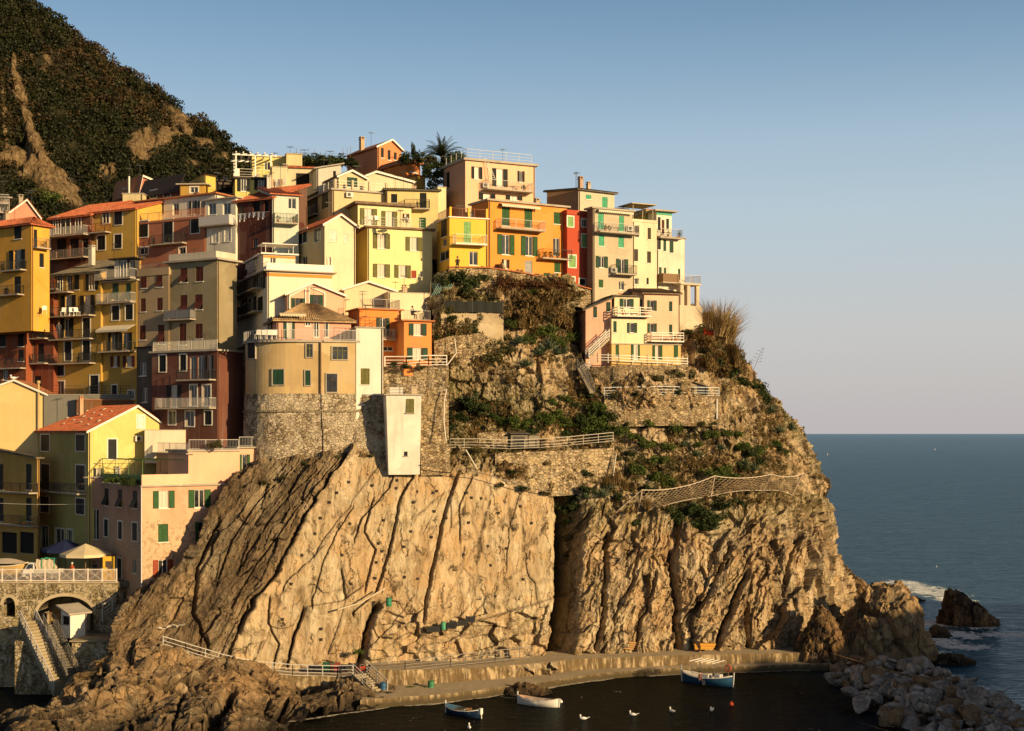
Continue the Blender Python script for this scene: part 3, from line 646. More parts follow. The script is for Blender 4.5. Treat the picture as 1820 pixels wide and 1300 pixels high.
def foam_line():
    rng=np.random.default_rng(3); mb=MB()
    px=np.linspace(515,1440,900); yw=itp(QW,px); Yw=CZ*F/(yw-770)
    wd=np.clip(fbm(px*.03,px*0,px*0,4,700)*.55+.24+np.exp(-((px-960)/60)**2)*.35,0,1)*itp([(515,1),(1130,1),(1220,.3),(1440,.25)],px)
    off=itp([(515,-2.2),(600,-1.2),(700,-.15),(1440,-.12)],px)
    for i in range(899):
        if wd[i]<.03 and wd[i+1]<.03: continue
        a0=(X(px[i],Yw[i]),Yw[i]+off[i]+.2,.012);a1=(X(px[i+1],Yw[i+1]),Yw[i+1]+off[i+1]+.2,.012)
        mb.poly([(a0[0],a0[1]-wd[i]-.2,.012),(a1[0],a1[1]-wd[i+1]-.2,.012),a1,a0])
    m,nt,b=newmat('foam'); co=coords(nt); n=noise(nt,co,2.5,5,.7); L(nt,mix(nt,ramp(nt,n,[(.4,0),(.55,1)]),(.10,.08,.05),(.62,.56,.46)),b.inputs['Base Color']); b.inputs['Roughness'].default_value=.8
    tag(mb.build('foam',m),'thin white line of foam along the foot of the quay','foam',kind='stuff')
foam_line()
# ================================================================ HOUSES
cream=(.70,.60,.40);lyel=(.72,.62,.33);yel=(.74,.46,.06);orange=(.72,.27,.045);red=(.42,.07,.032);peach=(.74,.47,.29);pink=(.76,.385,.235)
salmon=(.42,.155,.08);terra=(.42,.13,.045);taupe=(.50,.41,.27);greige=(.30,.245,.145);must=(.46,.28,.05);white=(.74,.69,.56);maroon=(.09,.026,.018)  # greige, must, salmon, maroon darkened: shade on those fronts put into the colour
brown=(.17,.07,.04);olive=(.42,.36,.10);tan=(.56,.40,.19);ivory=(.72,.63,.44);grey=(.36,.33,.28);dred=(.27,.065,.035);pale=(.74,.60,.34)
SH={'g':(.018,.055,.032),'G':(.022,.078,.020),'m':(.06,.31,.17),'b':(.085,.022,.014),'o':(.13,.12,.035),'w':(.66,.62,.52),'k':(.012,.014,.014),'l':(.20,.38,.13),'r':(.28,.05,.02),'d':(.05,.035,.02),'y':(.5,.3,.08),'s':(.30,.29,.27)}
whitep=paint((.72,.68,.60),.5); metal=paint((.20,.19,.18),.45,metal=.3); dmetal=paint((.035,.035,.035),.5); lmetal=paint((.50,.48,.45),.5)
slabm=plaster((.42,.36,.28),.6); pipem=paint((.12,.07,.04),.5); wood=paint((.20,.12,.06),.7); dvoid=paint((.012,.011,.010),.9)
RM={'tile':tilem((.42,.12,.055)),'slate':slatem(),'conc':plaster((.42,.37,.30),.8),'dark':paint((.045,.035,.03),.8),'white':whitep,'brown':tilem((.20,.13,.08)),'tan':tilem((.40,.27,.14)),'terra':plaster((.45,.17,.07),.6)}
class Wing: pass
def holes(mb,fr,W,H,rects,depth):
    O,U,V,Nn=fr
    us=sorted(set([0,W]+[r[0] for r in rects]+[r[2] for r in rects])); vs=sorted(set([0,H]+[r[1] for r in rects]+[r[3] for r in rects]))
    for a,b in zip(us[:-1],us[1:]):
        for c,d in zip(vs[:-1],vs[1:]):
            if b-a<1e-4 or d-c<1e-4: continue
            m,q=(a+b)/2,(c+d)/2
            if any(r[0]<m<r[2] and r[1]<q<r[3] for r in rects): continue
            mb.poly([O+U*a+V*c,O+U*b+V*c,O+U*b+V*d,O+U*a+V*d])
    for (a,c,b,d) in rects:
        e=Nn*-depth
        for p,q in (((a,c),(b,c)),((b,c),(b,d)),((b,d),(a,d)),((a,d),(a,c))):
            P0=O+U*p[0]+V*p[1];P1=O+U*q[0]+V*q[1]; mb.poly([P0,P0+e,P1+e,P1])
        mb.poly([O+U*a+V*c+e,O+U*b+V*c+e,O+U*b+V*d+e,O+U*a+V*d+e])
def railing(mb,p0,p1,h=.95,style='bar',step=.16,r=.016):
    p0=Vector(p0);p1=Vector(p1);Ln=(p1-p0).length; up=Vector((0,0,1))
    if Ln<.05: return
    if style=='plank':
        for k in range(3): 
            a=p0+up*(.3+.28*k);b=p1+up*(.3+.28*k); mb.tube(a,b,.055,n=4)
        n=max(1,round(Ln/1.3))
        for i in range(n+1): q=p0.lerp(p1,i/n); mb.tube(q,q+up*h,.05,n=4)
        return
    if style=='mesh':
        mb.poly([p0+up*.08,p1+up*.08,p1+up*h*.92,p0+up*h*.92])
    mb.tube(p0+up*h,p1+up*h,r*1.7,n=4); mb.tube(p0+up*.08,p1+up*.08,r*1.2,n=4)
    n=max(1,round(Ln/1.6))
    for i in range(n+1): q=p0.lerp(p1,i/n); mb.tube(q,q+up*h,r*1.7,n=4)
    if style=='bar':
        n=max(2,round(Ln/step))
        for i in range(1,n): q=p0.lerp(p1,i/n); mb.tube(q+up*.08,q+up*h,r,n=3,cap=False)
    elif style=='rail':
        for k in (.35,.65): mb.tube(p0+up*h*k,p1+up*h*k,r*1.2,n=4)
def shutter(fr,u0,v0,u1,v1,n0,name='shutter',mat=None,parent=None,W=None,arch=False):
    mb=MB(); mb.fbox(fr,u0,v0,n0,u1,v1,n0+.035)
    b=.06; e=n0+.035
    for a in ((u0,v0,u0+b,v1),(u1-b,v0,u1,v1),(u0+b,v0,u1-b,v0+b),(u0+b,v1-b,u1-b,v1),(u0+b,(v0+v1)/2-.04,u1-b,(v0+v1)/2+.04)):
        mb.fbox(fr,a[0],a[1],e-.002,a[2],a[3],e+.018)
    n=int((v1-v0)/.16)
    for i in range(1,n):
        v=v0+(v1-v0)*i/n
        if abs(v-(v0+v1)/2)>.07: mb.fbox(fr,u0+b,v-.02,e-.004,u1-b,v+.02,e+.008)
    return mb.build(name,mat,parent)
def window(Wg,face,px0,py0,px1,py1,style,ck='g',sur=False,frame='w'):
    fr=Wg.fr[face]; O,U,V,Nn=fr
    (u0,v1)=Wg.uv(face,px0,py0); (u1,v0)=Wg.uv(face,px1,py1)
    if u1<u0: u0,u1=u1,u0
    Wd,Hd=(Wg.w if face=='R' else Wg.d),Wg.h
    u0=max(.06,u0);u1=min(Wd-.06,u1)
    if u1-u0<.12: return
    hm=shutterm(SH.get(ck,SH['g'])); fm=paint(SH.get(frame,SH['w']),.5)
    c0,c1=u0,u1
    if style[0]=='o': q=(u1-u0)*.27; c0,c1=u0+q,u1-q
    hole=v1<Hd-.05 and v0>.02
    dp=.17 if hole else -.012
    if hole: Wg.holes[face].append((c0,v0,c1,v1))
    mb=MB()
    if style[0]!='v':
        if style[0]!='d': mb.fbox(fr,c0-.08,v0-.09,-.03,c1+.08,v0-.002,.075)
        if sur:
            for a in ((c0-.13,v0-.002,c0-.001,v1+.13),(c1+.001,v0-.002,c1+.13,v1+.13),(c0-.001,v1+.001,c1+.001,v1+.13)): mb.fbox(fr,a[0],a[1],-.05,a[2],a[3],.03)
    if style[0] in 'okgd':
        b=.065; n0=-dp+.003
        for a in ((c0+.002,v0+.002,c0+b,v1-.002),(c1-b,v0+.002,c1-.002,v1-.002),(c0+b,v1-b,c1-b,v1-.002),(c0+b,v0+.002,c1-b,v0+b)): mb.fbox(fr,a[0],a[1],n0,a[2],a[3],n0+.06)
        if c1-c0>.55: m=(c0+c1)/2; mb.fbox(fr,m-.035,v0+b,n0,m+.035,v1-b,n0+.055)
        if style[-1]=='p': 
            k=max(2,round((v1-v0)/.6))
            for i in range(1,k): v=v0+(v1-v0)*i/k; mb.fbox(fr,c0+b,v-.03,n0,c1-b,v+.03,n0+.05)
    if not mb.v: mb.fbox(fr,c0-.02,v0-.04,-.02,c1+.02,v0-.002,.03)
    w=Wg.put(mb.build('door' if (v1-v0)>1.9 and style[0] in 'ds' else 'window',fm if style[0] not in 'v' else slabm))
    def sub(o): o.parent=w
    pn=MB(); e=-dp+.014
    if style[0] in 'okgdv' or style[0]=='t':
        pn.fbox(fr,c0+.01,v0+.01,-dp+.002,c1-.01,v1-.01,e); sub(pn.build('pane',curtainm() if 'k' in style else (dvoid if style[0] in 'v' else glassm())))  # open voids get a near-black sheet in place of their inner shade
    if style[0]=='o':
        q=(c0-u0)
        sub(shutter(fr,u0,v0,c0-.03,v1,.02,mat=hm)); sub(shutter(fr,c1+.03,v0,u1,v1,.02,mat=hm))
    if style[0]=='c':
        n0=-.07 if hole else .015
        if u1-u0>.75: m=(u0+u1)/2; sub(shutter(fr,u0+.01,v0+.01,m-.008,v1-.01,n0,mat=hm)); sub(shutter(fr,m+.008,v0+.01,u1-.01,v1-.01,n0,mat=hm))
        else: sub(shutter(fr,u0+.01,v0+.01,u1-.01,v1-.01,n0,mat=hm))
    if style[0]=='s':
        n0=-.1 if hole else .012; sub(shutter(fr,u0+.01,v0+.01,u1-.01,v1-.01,n0,'leaf',hm))
    if style[0]=='t':   # upper half shut, lower leaf pushed out
        m=v0+(v1-v0)*.52; sub(shutter(fr,u0+.01,m,u1-.01,v1-.01,-.05 if hole else .015,mat=hm))
        mb=MB(); g=lambda u,v,n:O+U*u+V*v+Nn*n; hh=m-v0
        mb.hexa([g(u0,v0+.10,.42),g(u1,v0+.10,.42),g(u1,v0+.10,.38),g(u0,v0+.10,.38),g(u0,m,.02),g(u1,m,.02),g(u1,m,-.02),g(u0,m,-.02)]); sub(mb.build('shutter',hm))
    return w
def house(nm,label,xl,xc,xr,yt,yb,Y,th,c,wins='',bal='',roof=('flat',.35,.22,'conc'),dL=None,ext=2.5,wear=.55,join=None,group=None,cat='house',colL=None,pipe=True,dd=None,ww=None):
    W=Wing(); t=R(th); W.th=th
    a=Vector((math.cos(t),math.sin(t),0)); b=Vector((-math.sin(t),math.cos(t),0))
    cx=X(xc,Y); k=(xr-910)/F; W.w=(k*Y-cx)/(a.x-k*a.y)
    if xl is not None and xl<xc:
        k=(xl-910)/F; W.d=(k*Y-cx)/(b.x-k*b.y)
        if W.d<=0 or W.d>30: W.d=6.
        W.seeL=True
    else: W.d=dL or 6.; W.seeL=False
    if dd: W.d=dd
    if ww: W.w=ww
    if ww: W.w=ww
    zb=Z(yb,Y)-ext; W.h=Z(yt,Y)-zb; W.zb=zb; W.Y=Y; W.cx=cx; W.a=a; W.b=b
    if join is None:
        W.root=empty(nm,(cx,Y,zb),t,label,cat,group); W.rel=None
    else:
        rt=join.root; W.root=rt; ti=-rt.rotation_euler[2]; d=Vector((cx,Y,zb))-rt.location
        W.rel=(Vector((d.x*math.cos(ti)-d.y*math.sin(ti),d.x*math.sin(ti)+d.y*math.cos(ti),d.z)),t+ti)
    def put(o):
        o.parent=W.root
        if W.rel: o.location=W.rel[0]; o.rotation_euler=(0,0,W.rel[1])
        return o
    W.put=put
    x_,y_,z_=Vector((1,0,0)),Vector((0,1,0)),Vector((0,0,1))
    # R: origin at corner, u along +x ; L: origin at far-left end, u towards corner
    W.fr={'R':(Vector((0,0,0)),x_,z_,-y_),'L':(Vector((0,W.d,0)),-y_,z_,-x_)}
    W.holes={'R':[],'L':[]}
    def uv(face,px,py):
        k=(px-910)/F
        if face=='R': u=(k*Y-cx)/(a.x-k*a.y); yp=Y+u*a.y; return (u,Z(py,yp)-zb)
        s=(k*Y-cx)/(b.x-k*b.y); yp=Y+s*b.y; return (W.d-s,Z(py,yp)-zb)
    W.uv=uv
    for e in wins.split(';'):
        f=e.split()
        if not f: continue
        window(W,f[0],*[float(q) for q in f[1:5]],f[5],f[6] if len(f)>6 else 'g',len(f)>7 and 'w' in f[7],'d' if (len(f)>7 and 'd' in f[7]) else 'w')
    mb=MB(); w,d,h=W.w,W.d,W.h
    def clean(rs):   # drop overlapping holes
        out=[]
        for r in rs:
            if all(r[0]>=q[2] or r[2]<=q[0] or r[1]>=q[3] or r[3]<=q[1] for q in out): out.append(r)
        return out
    holes(mb,W.fr['R'],w,h,clean(W.holes['R']),.17); 
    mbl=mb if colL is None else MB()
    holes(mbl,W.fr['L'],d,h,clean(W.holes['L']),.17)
    mb.poly([(w,0,0),(w,d,0),(w,d,h),(w,0,h)]); mb.poly([(w,d,0),(0,d,0),(0,d,h),(w,d,h)]); mb.poly([(0,0,h),(w,0,h),(w,d,h),(0,d,h)])
    rf=MB(); kind=roof[0]; rm=RM[roof[-1]] if kind!='none' else None
    def slab(pts,th_,corr=False):   # pts: eave0,eave1,ridge1,ridge0
        p=[Vector(q) for q in pts]
        if not corr: rf.hexa([q-Vector((0,0,th_)) for q in p]+p); return
        e=(p[1]-p[0]); Ln=e.length; s=(p[3]-p[0]).length; n=max(6,int(Ln/.24)*4); m=max(3,int(s/.4)); nrm=e.cross(p[3]-p[0]).normalized()
        if nrm.z<0: nrm=-nrm
        def fn(u,v):
            base=p[0].lerp(p[1],u).lerp(p[3].lerp(p[2],u),v); ph=(u*n/4)*2*math.pi
            return base+nrm*(.045*math.sin(ph)+.03*(1-(v*m)%1.0)+.04)
        kk=len(rf.v); rf.grid(fn,n,m*2); rf.hexa([q-Vector((0,0,th_)) for q in p]+p)
    tl=roof[-1] in('tile','brown','tan','slate') if kind!='none' else False
    if kind=='flat':
        o,tk=roof[1],roof[2]; rf.box(-o,-o,h+.003,w+o,d+o,h+tk)
    elif kind=='par':   # parapet and terrace
        ph=roof[1]; o=.08; s=.18
        rf.box(-o,-o,h+.003,w+o,-o+s,h+ph); rf.box(-o,-o+s+.001,h+.003,-o+s,d+o-s-.001,h+ph); rf.box(w+o-s,-o+s+.001,h+.003,w+o,d+o-s-.001,h+ph); rf.box(-o,d+o-s,h+.003,w+o,d+o,h+ph)
    elif kind=='gr':   # gable end faces R: ('gr',apexpx,apexpy,mat)
        ua,va=uv('R',roof[1],roof[2]); o=.3
        mb.poly([(0,-.001,h),(w,-.001,h),(ua,-.001,va)]); mb.poly([(w,d,h),(0,d,h),(ua,d,va)])
        sl=(va-h)/ua; sr=(va-h)/(w-ua); T=.14
        slab([(-o,d+o,h-o*sl+T),(-o,-o,h-o*sl+T),(ua,-o,va+T),(ua,d+o,va+T)],T,tl); slab([(w+o,-o,h-o*sr+T),(w+o,d+o,h-o*sr+T),(ua,d+o,va+T),(ua,-o,va+T)],T,tl)
        vb=MB(); vb.hexa([(-o,-o-.03,h-o*sl-.06),(ua,-o-.03,va-.06),(ua,-o-.002,va-.06),(-o,-o-.002,h-o*sl-.06),(-o,-o-.03,h-o*sl+T+.02),(ua,-o-.03,va+T+.02),(ua,-o-.002,va+T+.02),(-o,-o-.002,h-o*sl+T+.02)])
        vb.hexa([(ua,-o-.03,va-.06),(w+o,-o-.03,h-o*sr-.06),(w+o,-o-.002,h-o*sr-.06),(ua,-o-.002,va-.06),(ua,-o-.03,va+T+.02),(w+o,-o-.03,h-o*sr+T+.02),(w+o,-o-.002,h-o*sr+T+.02),(ua,-o-.002,va+T+.02)])
        put(vb.build('bargeboard',whitep)); W.apex=(ua,va)
    elif kind=='gl':   # ridge parallel to R; apex height given: ('gl',rise,mat)
        rs=roof[1]; o=.35; T=.14; q=d/2; sl=rs/q
        mb.poly([(-.001,d,h),(-.001,0,h),(-.001,q,h+rs)]); mb.poly([(w,0,h),(w,d,h),(w,q,h+rs)])
        slab([(-o,-o,h-o*sl+T),(w+o,-o,h-o*sl+T),(w+o,q,h+rs+T),(-o,q,h+rs+T)],T,tl); slab([(w+o,d+o,h-o*sl+T),(-o,d+o,h-o*sl+T),(-o,q,h+rs+T),(w+o,q,h+rs+T)],T,tl)
    elif kind in('shR','shL'):   # single pitch: low along R (or L) eave, rising away: (kind,rise,mat)
        rs=roof[1]; o=.35; T=.14
        if kind=='shR':
            s=rs/d; mb.poly([(-.001,d,h),(-.001,0,h),(-.001,d,h+rs)]); mb.poly([(w,0,h),(w,d,h),(w,d,h+rs)]); slab([(-o,-o,h-o*s+T),(w+o,-o,h-o*s+T),(w+o,d+o,h+rs+o*s+T),(-o,d+o,h+rs+o*s+T)],T,tl)
        else:
            s=rs/w; mb.poly([(0,-.001,h),(w,-.001,h),(w,-.001,h+rs)]); mb.poly([(w,d,h),(0,d,h),(w,d,h+rs)]); slab([(-o,d+o,h-o*s+T),(-o,-o,h-o*s+T),(w+o,-o,h+rs+o*s+T),(w+o,d+o,h+rs+o*s+T)],T,tl)
    elif kind=='hip':
        rs=roof[1]; o=.45; T=.12; q=min(w,d)/2; zz=h+T; e=rs/q
        A=[(-o,-o,zz-o*e),(w+o,-o,zz-o*e),(w+o,d+o,zz-o*e),(-o,d+o,zz-o*e)]
        r0=(q,q,h+rs+T) ; r1=(w-q,d-q,h+rs+T) if abs(w-d)>.05 else (q+.05,q+.05,h+rs+T)
        if w>=d: fs=[[A[0],A[1],r1,r0],[A[1],A[2],r1,r1],[A[2],A[3],r0,r1],[A[3],A[0],r0,r0]]
        else: fs=[[A[0],A[1],r0,r0],[A[1],A[2],r1,r0],[A[2],A[3],r1,r1],[A[3],A[0],r0,r1]]
        for f_ in fs: slab(f_,T,True)
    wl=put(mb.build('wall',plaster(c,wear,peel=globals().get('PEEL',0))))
    if colL is not None: put(mbl.build('wall',plaster(colL,wear,peel=globals().get('PEEL',0))))  # left wall's darker colour: shade of the side turned from the sun, painted in
    W.roof=None
    if kind!='none': W.roof=put(rf.build('parapet' if kind=='par' else 'roof',rm if kind!='par' else plaster(roof[2] if len(roof)>3 else c,wear)))
    for e in bal.split(';'):
        f=e.split()
        if not f: continue
        face=f[0]; x0,x1,ys,dep=[float(q) for q in f[1:5]]; sty=f[5] if len(f)>5 else 'bar'; mk=f[6] if len(f)>6 else 'm'
        u0,v=uv(face,x0,ys); u1,_=uv(face,x1,ys); v=uv(face,(x0+x1)/2,ys)[1]; frr=W.fr[face]; O,U,V,Nn=frr; g=lambda u,v_,n:O+U*u+V*v_+Nn*n
        sl=MB(); sl.fbox(frr,u0,v-.14,.004,u1,v,dep); s=put(sl.build('balcony',slabm if mk!='w' else whitep))
        for uu in np.arange(u0+.3,u1-.1,1.4): pass
        ra=MB(); mt={'m':metal,'d':dmetal,'l':lmetal,'w':whitep,'b':wood,'r':paint((.22,.05,.02),.6),'g':paint((.02,.10,.05),.5)}[mk]
        if sty=='solid': ra.fbox(frr,u0,v+.001,dep-.06,u1,v+.95,dep-.001); ra.fbox(frr,u0,v+.001,.01,u0+.05,v+.95,dep-.061); ra.fbox(frr,u1-.05,v+.001,.01,u1,v+.95,dep-.061)
        else:
            e_=.04
            railing(ra,g(u0+e_,v,dep-e_),g(u1-e_,v,dep-e_),style=sty); railing(ra,g(u0+e_,v,0),g(u0+e_,v,dep-e_),style=sty); railing(ra,g(u1-e_,v,0),g(u1-e_,v,dep-e_),style=sty)
        r_=ra.build('railing',mt); r_.parent=s
    if pipe and join is None and kind!='none':
        pb=MB(); r_=random.Random(label); q=r_.choice([.12,w-.12]); pb.tube((q,-.07,0),(q,-.07,h-.05),.045); 
        put(pb.build('drainpipe',pipem))
    # a thin cornice / string course keeps the wall from reading as a bare box
    return W
def toprail(W,h0=0,faces='RLB',style='bar',mat=None,hh=.95,inset=.1,name='terrace_railing',ov=0):
    mb=MB(); z=W.h+h0; i=inset; w,d=W.w,W.d
    if 'R' in faces: railing(mb,(i-ov,i-ov,z),(w-i+ov,i-ov,z),hh,style)
    if 'L' in faces: railing(mb,(i-ov,i-ov,z),(i-ov,d-i,z),hh,style)
    if 'B' in faces: railing(mb,(w-i+ov,i-ov,z),(w-i+ov,d-i,z),hh,style)
    return W.put(mb.build(name,mat or metal))
def chimney(W,u,v,h0,hh=1.1,s=.45,c=(.45,.30,.2),pot=True):
    mb=MB(); mb.box(u,v,h0-.6,u+s,v+s,h0+hh); mb.box(u-.06,v-.06,h0+hh,u+s+.06,v+s+.06,h0+hh+.08)
    if pot: 
        for q in (0,1): mb.box(u+q*(s-.1),v,h0+hh+.08,u+q*(s-.1)+.1,v+s,h0+hh+.28)
        mb.box(u-.06,v-.06,h0+hh+.281,u+s+.06,v+s+.06,h0+hh+.34)
    o=mb.build('chimney',plaster(c,.7)); 
    if W.roof: o.parent=W.roof
    else: W.put(o)
    return o
def antenna(W,u,v,h0,hh=2.2):
    mb=MB(); mb.tube((u,v,h0),(u,v,h0+hh),.02,n=4)
    for k,l in ((0,.5),(.12,.42),(.24,.34),(.36,.28)): mb.tube((u-l,v+k-.2,h0+hh-.1),(u+l,v+k-.2,h0+hh-.1),.01,n=3)
    mb.tube((u,v-.35,h0+hh-.1),(u,v+.35,h0+hh-.1),.012,n=3); return W.put(mb.build('antenna',dmetal))
def awning(W,face,x0,x1,yt,yb,dep,mat):
    fr=W.fr[face]; u0,v1=W.uv(face,x0,yt); u1,_=W.uv(face,x1,yt); v0=W.uv(face,(x0+x1)/2,yb)[1]; O,U,V,Nn=fr; g=lambda u,v,n:O+U*u+V*v+Nn*n
    mb=MB(); mb.hexa([g(u0,v0,dep),g(u1,v0,dep),g(u1,v1-.05,.01),g(u0,v1-.05,.01),g(u0,v0+.03,dep),g(u1,v0+.03,dep),g(u1,v1,.01),g(u0,v1,.01)])
    n=max(6,int((u1-u0)/.25))
    for i in range(n): a=u0+(u1-u0)*i/n;b=u0+(u1-u0)*(i+1)/n; mb.poly([g(a,v0,dep+.004),g(b,v0,dep+.004),g((a*.7+b*.3),v0-.22,dep+.004)] if 0 else [g(a,v0,dep+.004),g(b,v0,dep+.004),g(b-.02,v0-.18,dep+.004),g((a+b)/2,v0-.24,dep+.004),g(a+.02,v0-.18,dep+.004)])
    return W.put(mb.build('awning',mat))
def acunit(W,face,px,py,name='air_conditioner'):
    fr=W.fr[face]; u,v=W.uv(face,px,py); mb=MB(); mb.fbox(fr,u-.4,v-.28,.08,u+.4,v+.28,.36); o=W.put(mb.build(name,paint((.55,.52,.46),.5)))
    f=MB(); O,U,V,Nn=fr; c=O+U*(u-.08)+V*v+Nn*.362; pts=[c+U*(.2*math.cos(t))+V*(.2*math.sin(t)) for t in np.linspace(0,2*math.pi,17)[:-1]]; f.poly(pts); q=f.build('fan_grille',dmetal); q.parent=o
    return o
def band(W,face,y0,y1,mat,name='painted_band',n=.012):
    fr=W.fr[face]; wd=W.w if face=='R' else W.d; a=W.uv(face,910,y1)[1] if 0 else None
    x=W.uv(face,*( (0,0))) if 0 else None
    yy=W.Y; v0=Z(y1,yy)-W.zb; v1=Z(y0,yy)-W.zb; mb=MB(); mb.fbox(fr,0,v0,.001,wd,v1,n); return W.put(mb.build(name,mat))
stripe=paint((.62,.56,.42),.8)
PEEL=0
# ================================================================ THE VILLAGE, house by house (picture columns/rows, depth, turn)
H=house
# ---- far left
h=H('house','yellow house with green shutters at the left edge under a red tiled hip roof',-40,56,88,396,530,151.8,57,(.66,.34,.05),
 'L 25 402 38 424 c k;L 17 446 45 479 o k;L 25 492 37 524 c k;R 60 408 66 441 s k;R 70 450 78 476 c k;L -22 402 -8 424 c k;L -22 446 -6 479 c k','L 8 47 481 .8 bar d;L -30 43 526 .9 bar d;R 57 82 441 .8 bar m',('hip',.7,'tile'),ext=3.5)
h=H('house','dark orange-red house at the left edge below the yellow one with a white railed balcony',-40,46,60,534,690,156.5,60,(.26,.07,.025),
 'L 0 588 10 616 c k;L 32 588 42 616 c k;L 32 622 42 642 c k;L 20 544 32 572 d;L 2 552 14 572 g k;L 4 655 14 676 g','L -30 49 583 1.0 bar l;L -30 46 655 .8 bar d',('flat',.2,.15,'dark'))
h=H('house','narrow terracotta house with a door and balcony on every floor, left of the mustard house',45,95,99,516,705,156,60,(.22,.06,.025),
 'L 68 525 78 557 s k;L 67 567 78 599 s k;L 67 611 78 643 s k;L 61 669 73 692 s k;L 50 530 56 548 g k','L 46 89 560 .8 bar d;L 46 89 602 .8 bar d;L 46 89 646 .8 bar d',('flat',.3,.2,'conc'),ww=6.0)
toprail(h,.2,'LR',mat=paint((.2,.06,.03),.7))
h=H('house','tall mustard house with a broken slate roof and white chairs on a balcony',97,179,183,484,724,153.2,60,must,
 'L 133 486 141 515 c k;L 153 486 175 515 o k;L 109 526 135 559 ok k;L 143 526 168 559 ok k;L 108 567 131 599 o k;L 147 566 160 599 c k w;L 115 607 127 641 c k w;L 147 606 160 641 c k w;L 102 650 114 668 c k w;L 99 678 114 705 g k w;L 160 668 175 707 s k w;L 103 489 112 518 d;L 118 490 128 516 d',
 'L 97 131 520 .9 bar d;L 97 170 562 1.0 bar d;L 97 170 603 .9 bar d;L 97 170 646 .9 bar d',('shL',2.0,'slate'),ww=6.0)
h=H('house','mustard house with a glazed roof veranda and a striped awning over its lower balcony',180,243,249,499,724,151,60,(.46,.29,.06),
 'L 200 504 211 534 t g;L 224 504 233 534 t g;L 199 544 212 569 c k w;L 223 542 236 568 c k w;L 193 592 210 622 o k;L 212 592 235 622 o k;L 197 633 213 652 ok b;L 219 633 240 652 ok b;L 199 685 208 706 c k w;L 228 695 239 709 g k w',
 'L 180 241 538 .8 bar l;L 185 241 625 1.0 bar d',('flat',.25,.15,'conc'),ww=6.0)
awning(h,'L',183,240,580,588,1.1,stripe)
v=H('x','',180,240,248,460,500,151.6,60,(.05,.045,.04),'L 184 463 196 494 g k;L 199 463 212 494 gk k;L 214 463 226 494 g k;L 229 463 238 494 g k','L 180 243 496 1.0 bar l',('flat',.5,.15,'dark'),join=h,ext=0,dd=3)
# ---- shaded middle
h=H('house','greige house wing with brown shutters and a small terrace on its roof',245,300,304,488,640,149,60,(.38,.28,.16),
 'L 251 490 261 512 c b;L 279 489 289 510 t b;L 250 531 259 554 c b;L 279 530 289 552 c b;L 248 579 259 604 c b;L 281 578 292 612 t b',roof=('par',.8,'conc'),ww=6.0)
toprail(h,.8,'L',hh=.5)
h=H('house','large greige house with brown shutters and a pale parapet, in shade',299,386,421,462,640,146,60,greige,
 'L 321 477 333 502 t b;L 348 475 361 500 c b;L 321 525 333 563 t b;L 347 524 360 550 t b;L 319 576 331 613 c b;L 347 576 360 602 c b',
 'L 301 348 568 .9 mesh m',('flat',.45,.2,'conc'),wear=.9)
v=H('x','',300,384,419,446,462,146.3,60,(.60,.53,.42),roof=('none',),join=h,ext=0)
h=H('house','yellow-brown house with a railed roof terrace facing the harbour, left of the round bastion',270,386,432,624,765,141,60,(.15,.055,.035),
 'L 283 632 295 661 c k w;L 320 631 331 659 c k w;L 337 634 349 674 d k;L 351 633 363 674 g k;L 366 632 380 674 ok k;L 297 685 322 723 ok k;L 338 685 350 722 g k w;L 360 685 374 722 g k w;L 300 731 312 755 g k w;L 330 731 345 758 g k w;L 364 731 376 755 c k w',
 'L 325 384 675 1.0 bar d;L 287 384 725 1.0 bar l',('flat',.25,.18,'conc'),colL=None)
pm=MB(); fr=h.fr['L']; u0,v0=h.uv('L',333,678); u1,v1=h.uv('L',386,626); pm.fbox(fr,u0,v0,.002,u0+.02,v1,.03); pm=None
toprail(h,.18,'L',mat=whitep); 
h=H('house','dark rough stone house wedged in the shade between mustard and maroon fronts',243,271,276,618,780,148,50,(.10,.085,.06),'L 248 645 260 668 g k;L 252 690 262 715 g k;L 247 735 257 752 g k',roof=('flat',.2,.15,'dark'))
# ---- second row left
h=H('house','brown house with two open verandas under a red tiled roof on the upper left slope',90,161,168,383,480,164.4,60,brown,
 'L 95 386 104 415 g k;L 108 386 126 416 d k;L 134 386 145 416 g k;L 100 425 118 458 v;L 124 425 140 458 v;L 146 425 157 458 v','L 90 161 420 1.1 bar l;L 90 161 460 1.1 bar m',('shL',2.3,'tile'),ww=6.0)
h=H('house','mustard house with white-framed windows and a red tiled roof beside the brown verandas',163,241,248,372,470,161.5,60,(.56,.36,.07),
 'L 204 375 217 399 c k w;L 203 418 216 441 c k w;L 173 420 187 444 c k w;L 183 376 195 397 g k w','L 163 197 414 .9 bar r',('shL',1.9,'tile'),ww=6.0)
h=H('house','salmon house with dark windows in white surrounds and a terrace with a palm pot',241,364,370,388,462,157,60,salmon,
 'L 248 394 263 421 c k w;L 292 391 307 430 c k w;L 340 388 354 414 c k w;L 248 441 263 452 g k w;L 318 441 330 455 g k w','L 274 332 434 .8 bar d',('par',.25,'terra'),ww=6.0)
toprail(h,.25,'L',mat=paint((.5,.2,.1),.6))
h=H('house','white house with an outside staircase and arched window behind the salmon terrace',243,383,386,345,392,161,60,white,
 'L 259 360 268 372 g k;L 283 360 291 382 g k;L 337 358 350 380 o k;L 352 358 367 380 o k;L 307 362 318 382 d k',roof=('flat',.4,.15,'terra'),ww=6.0)
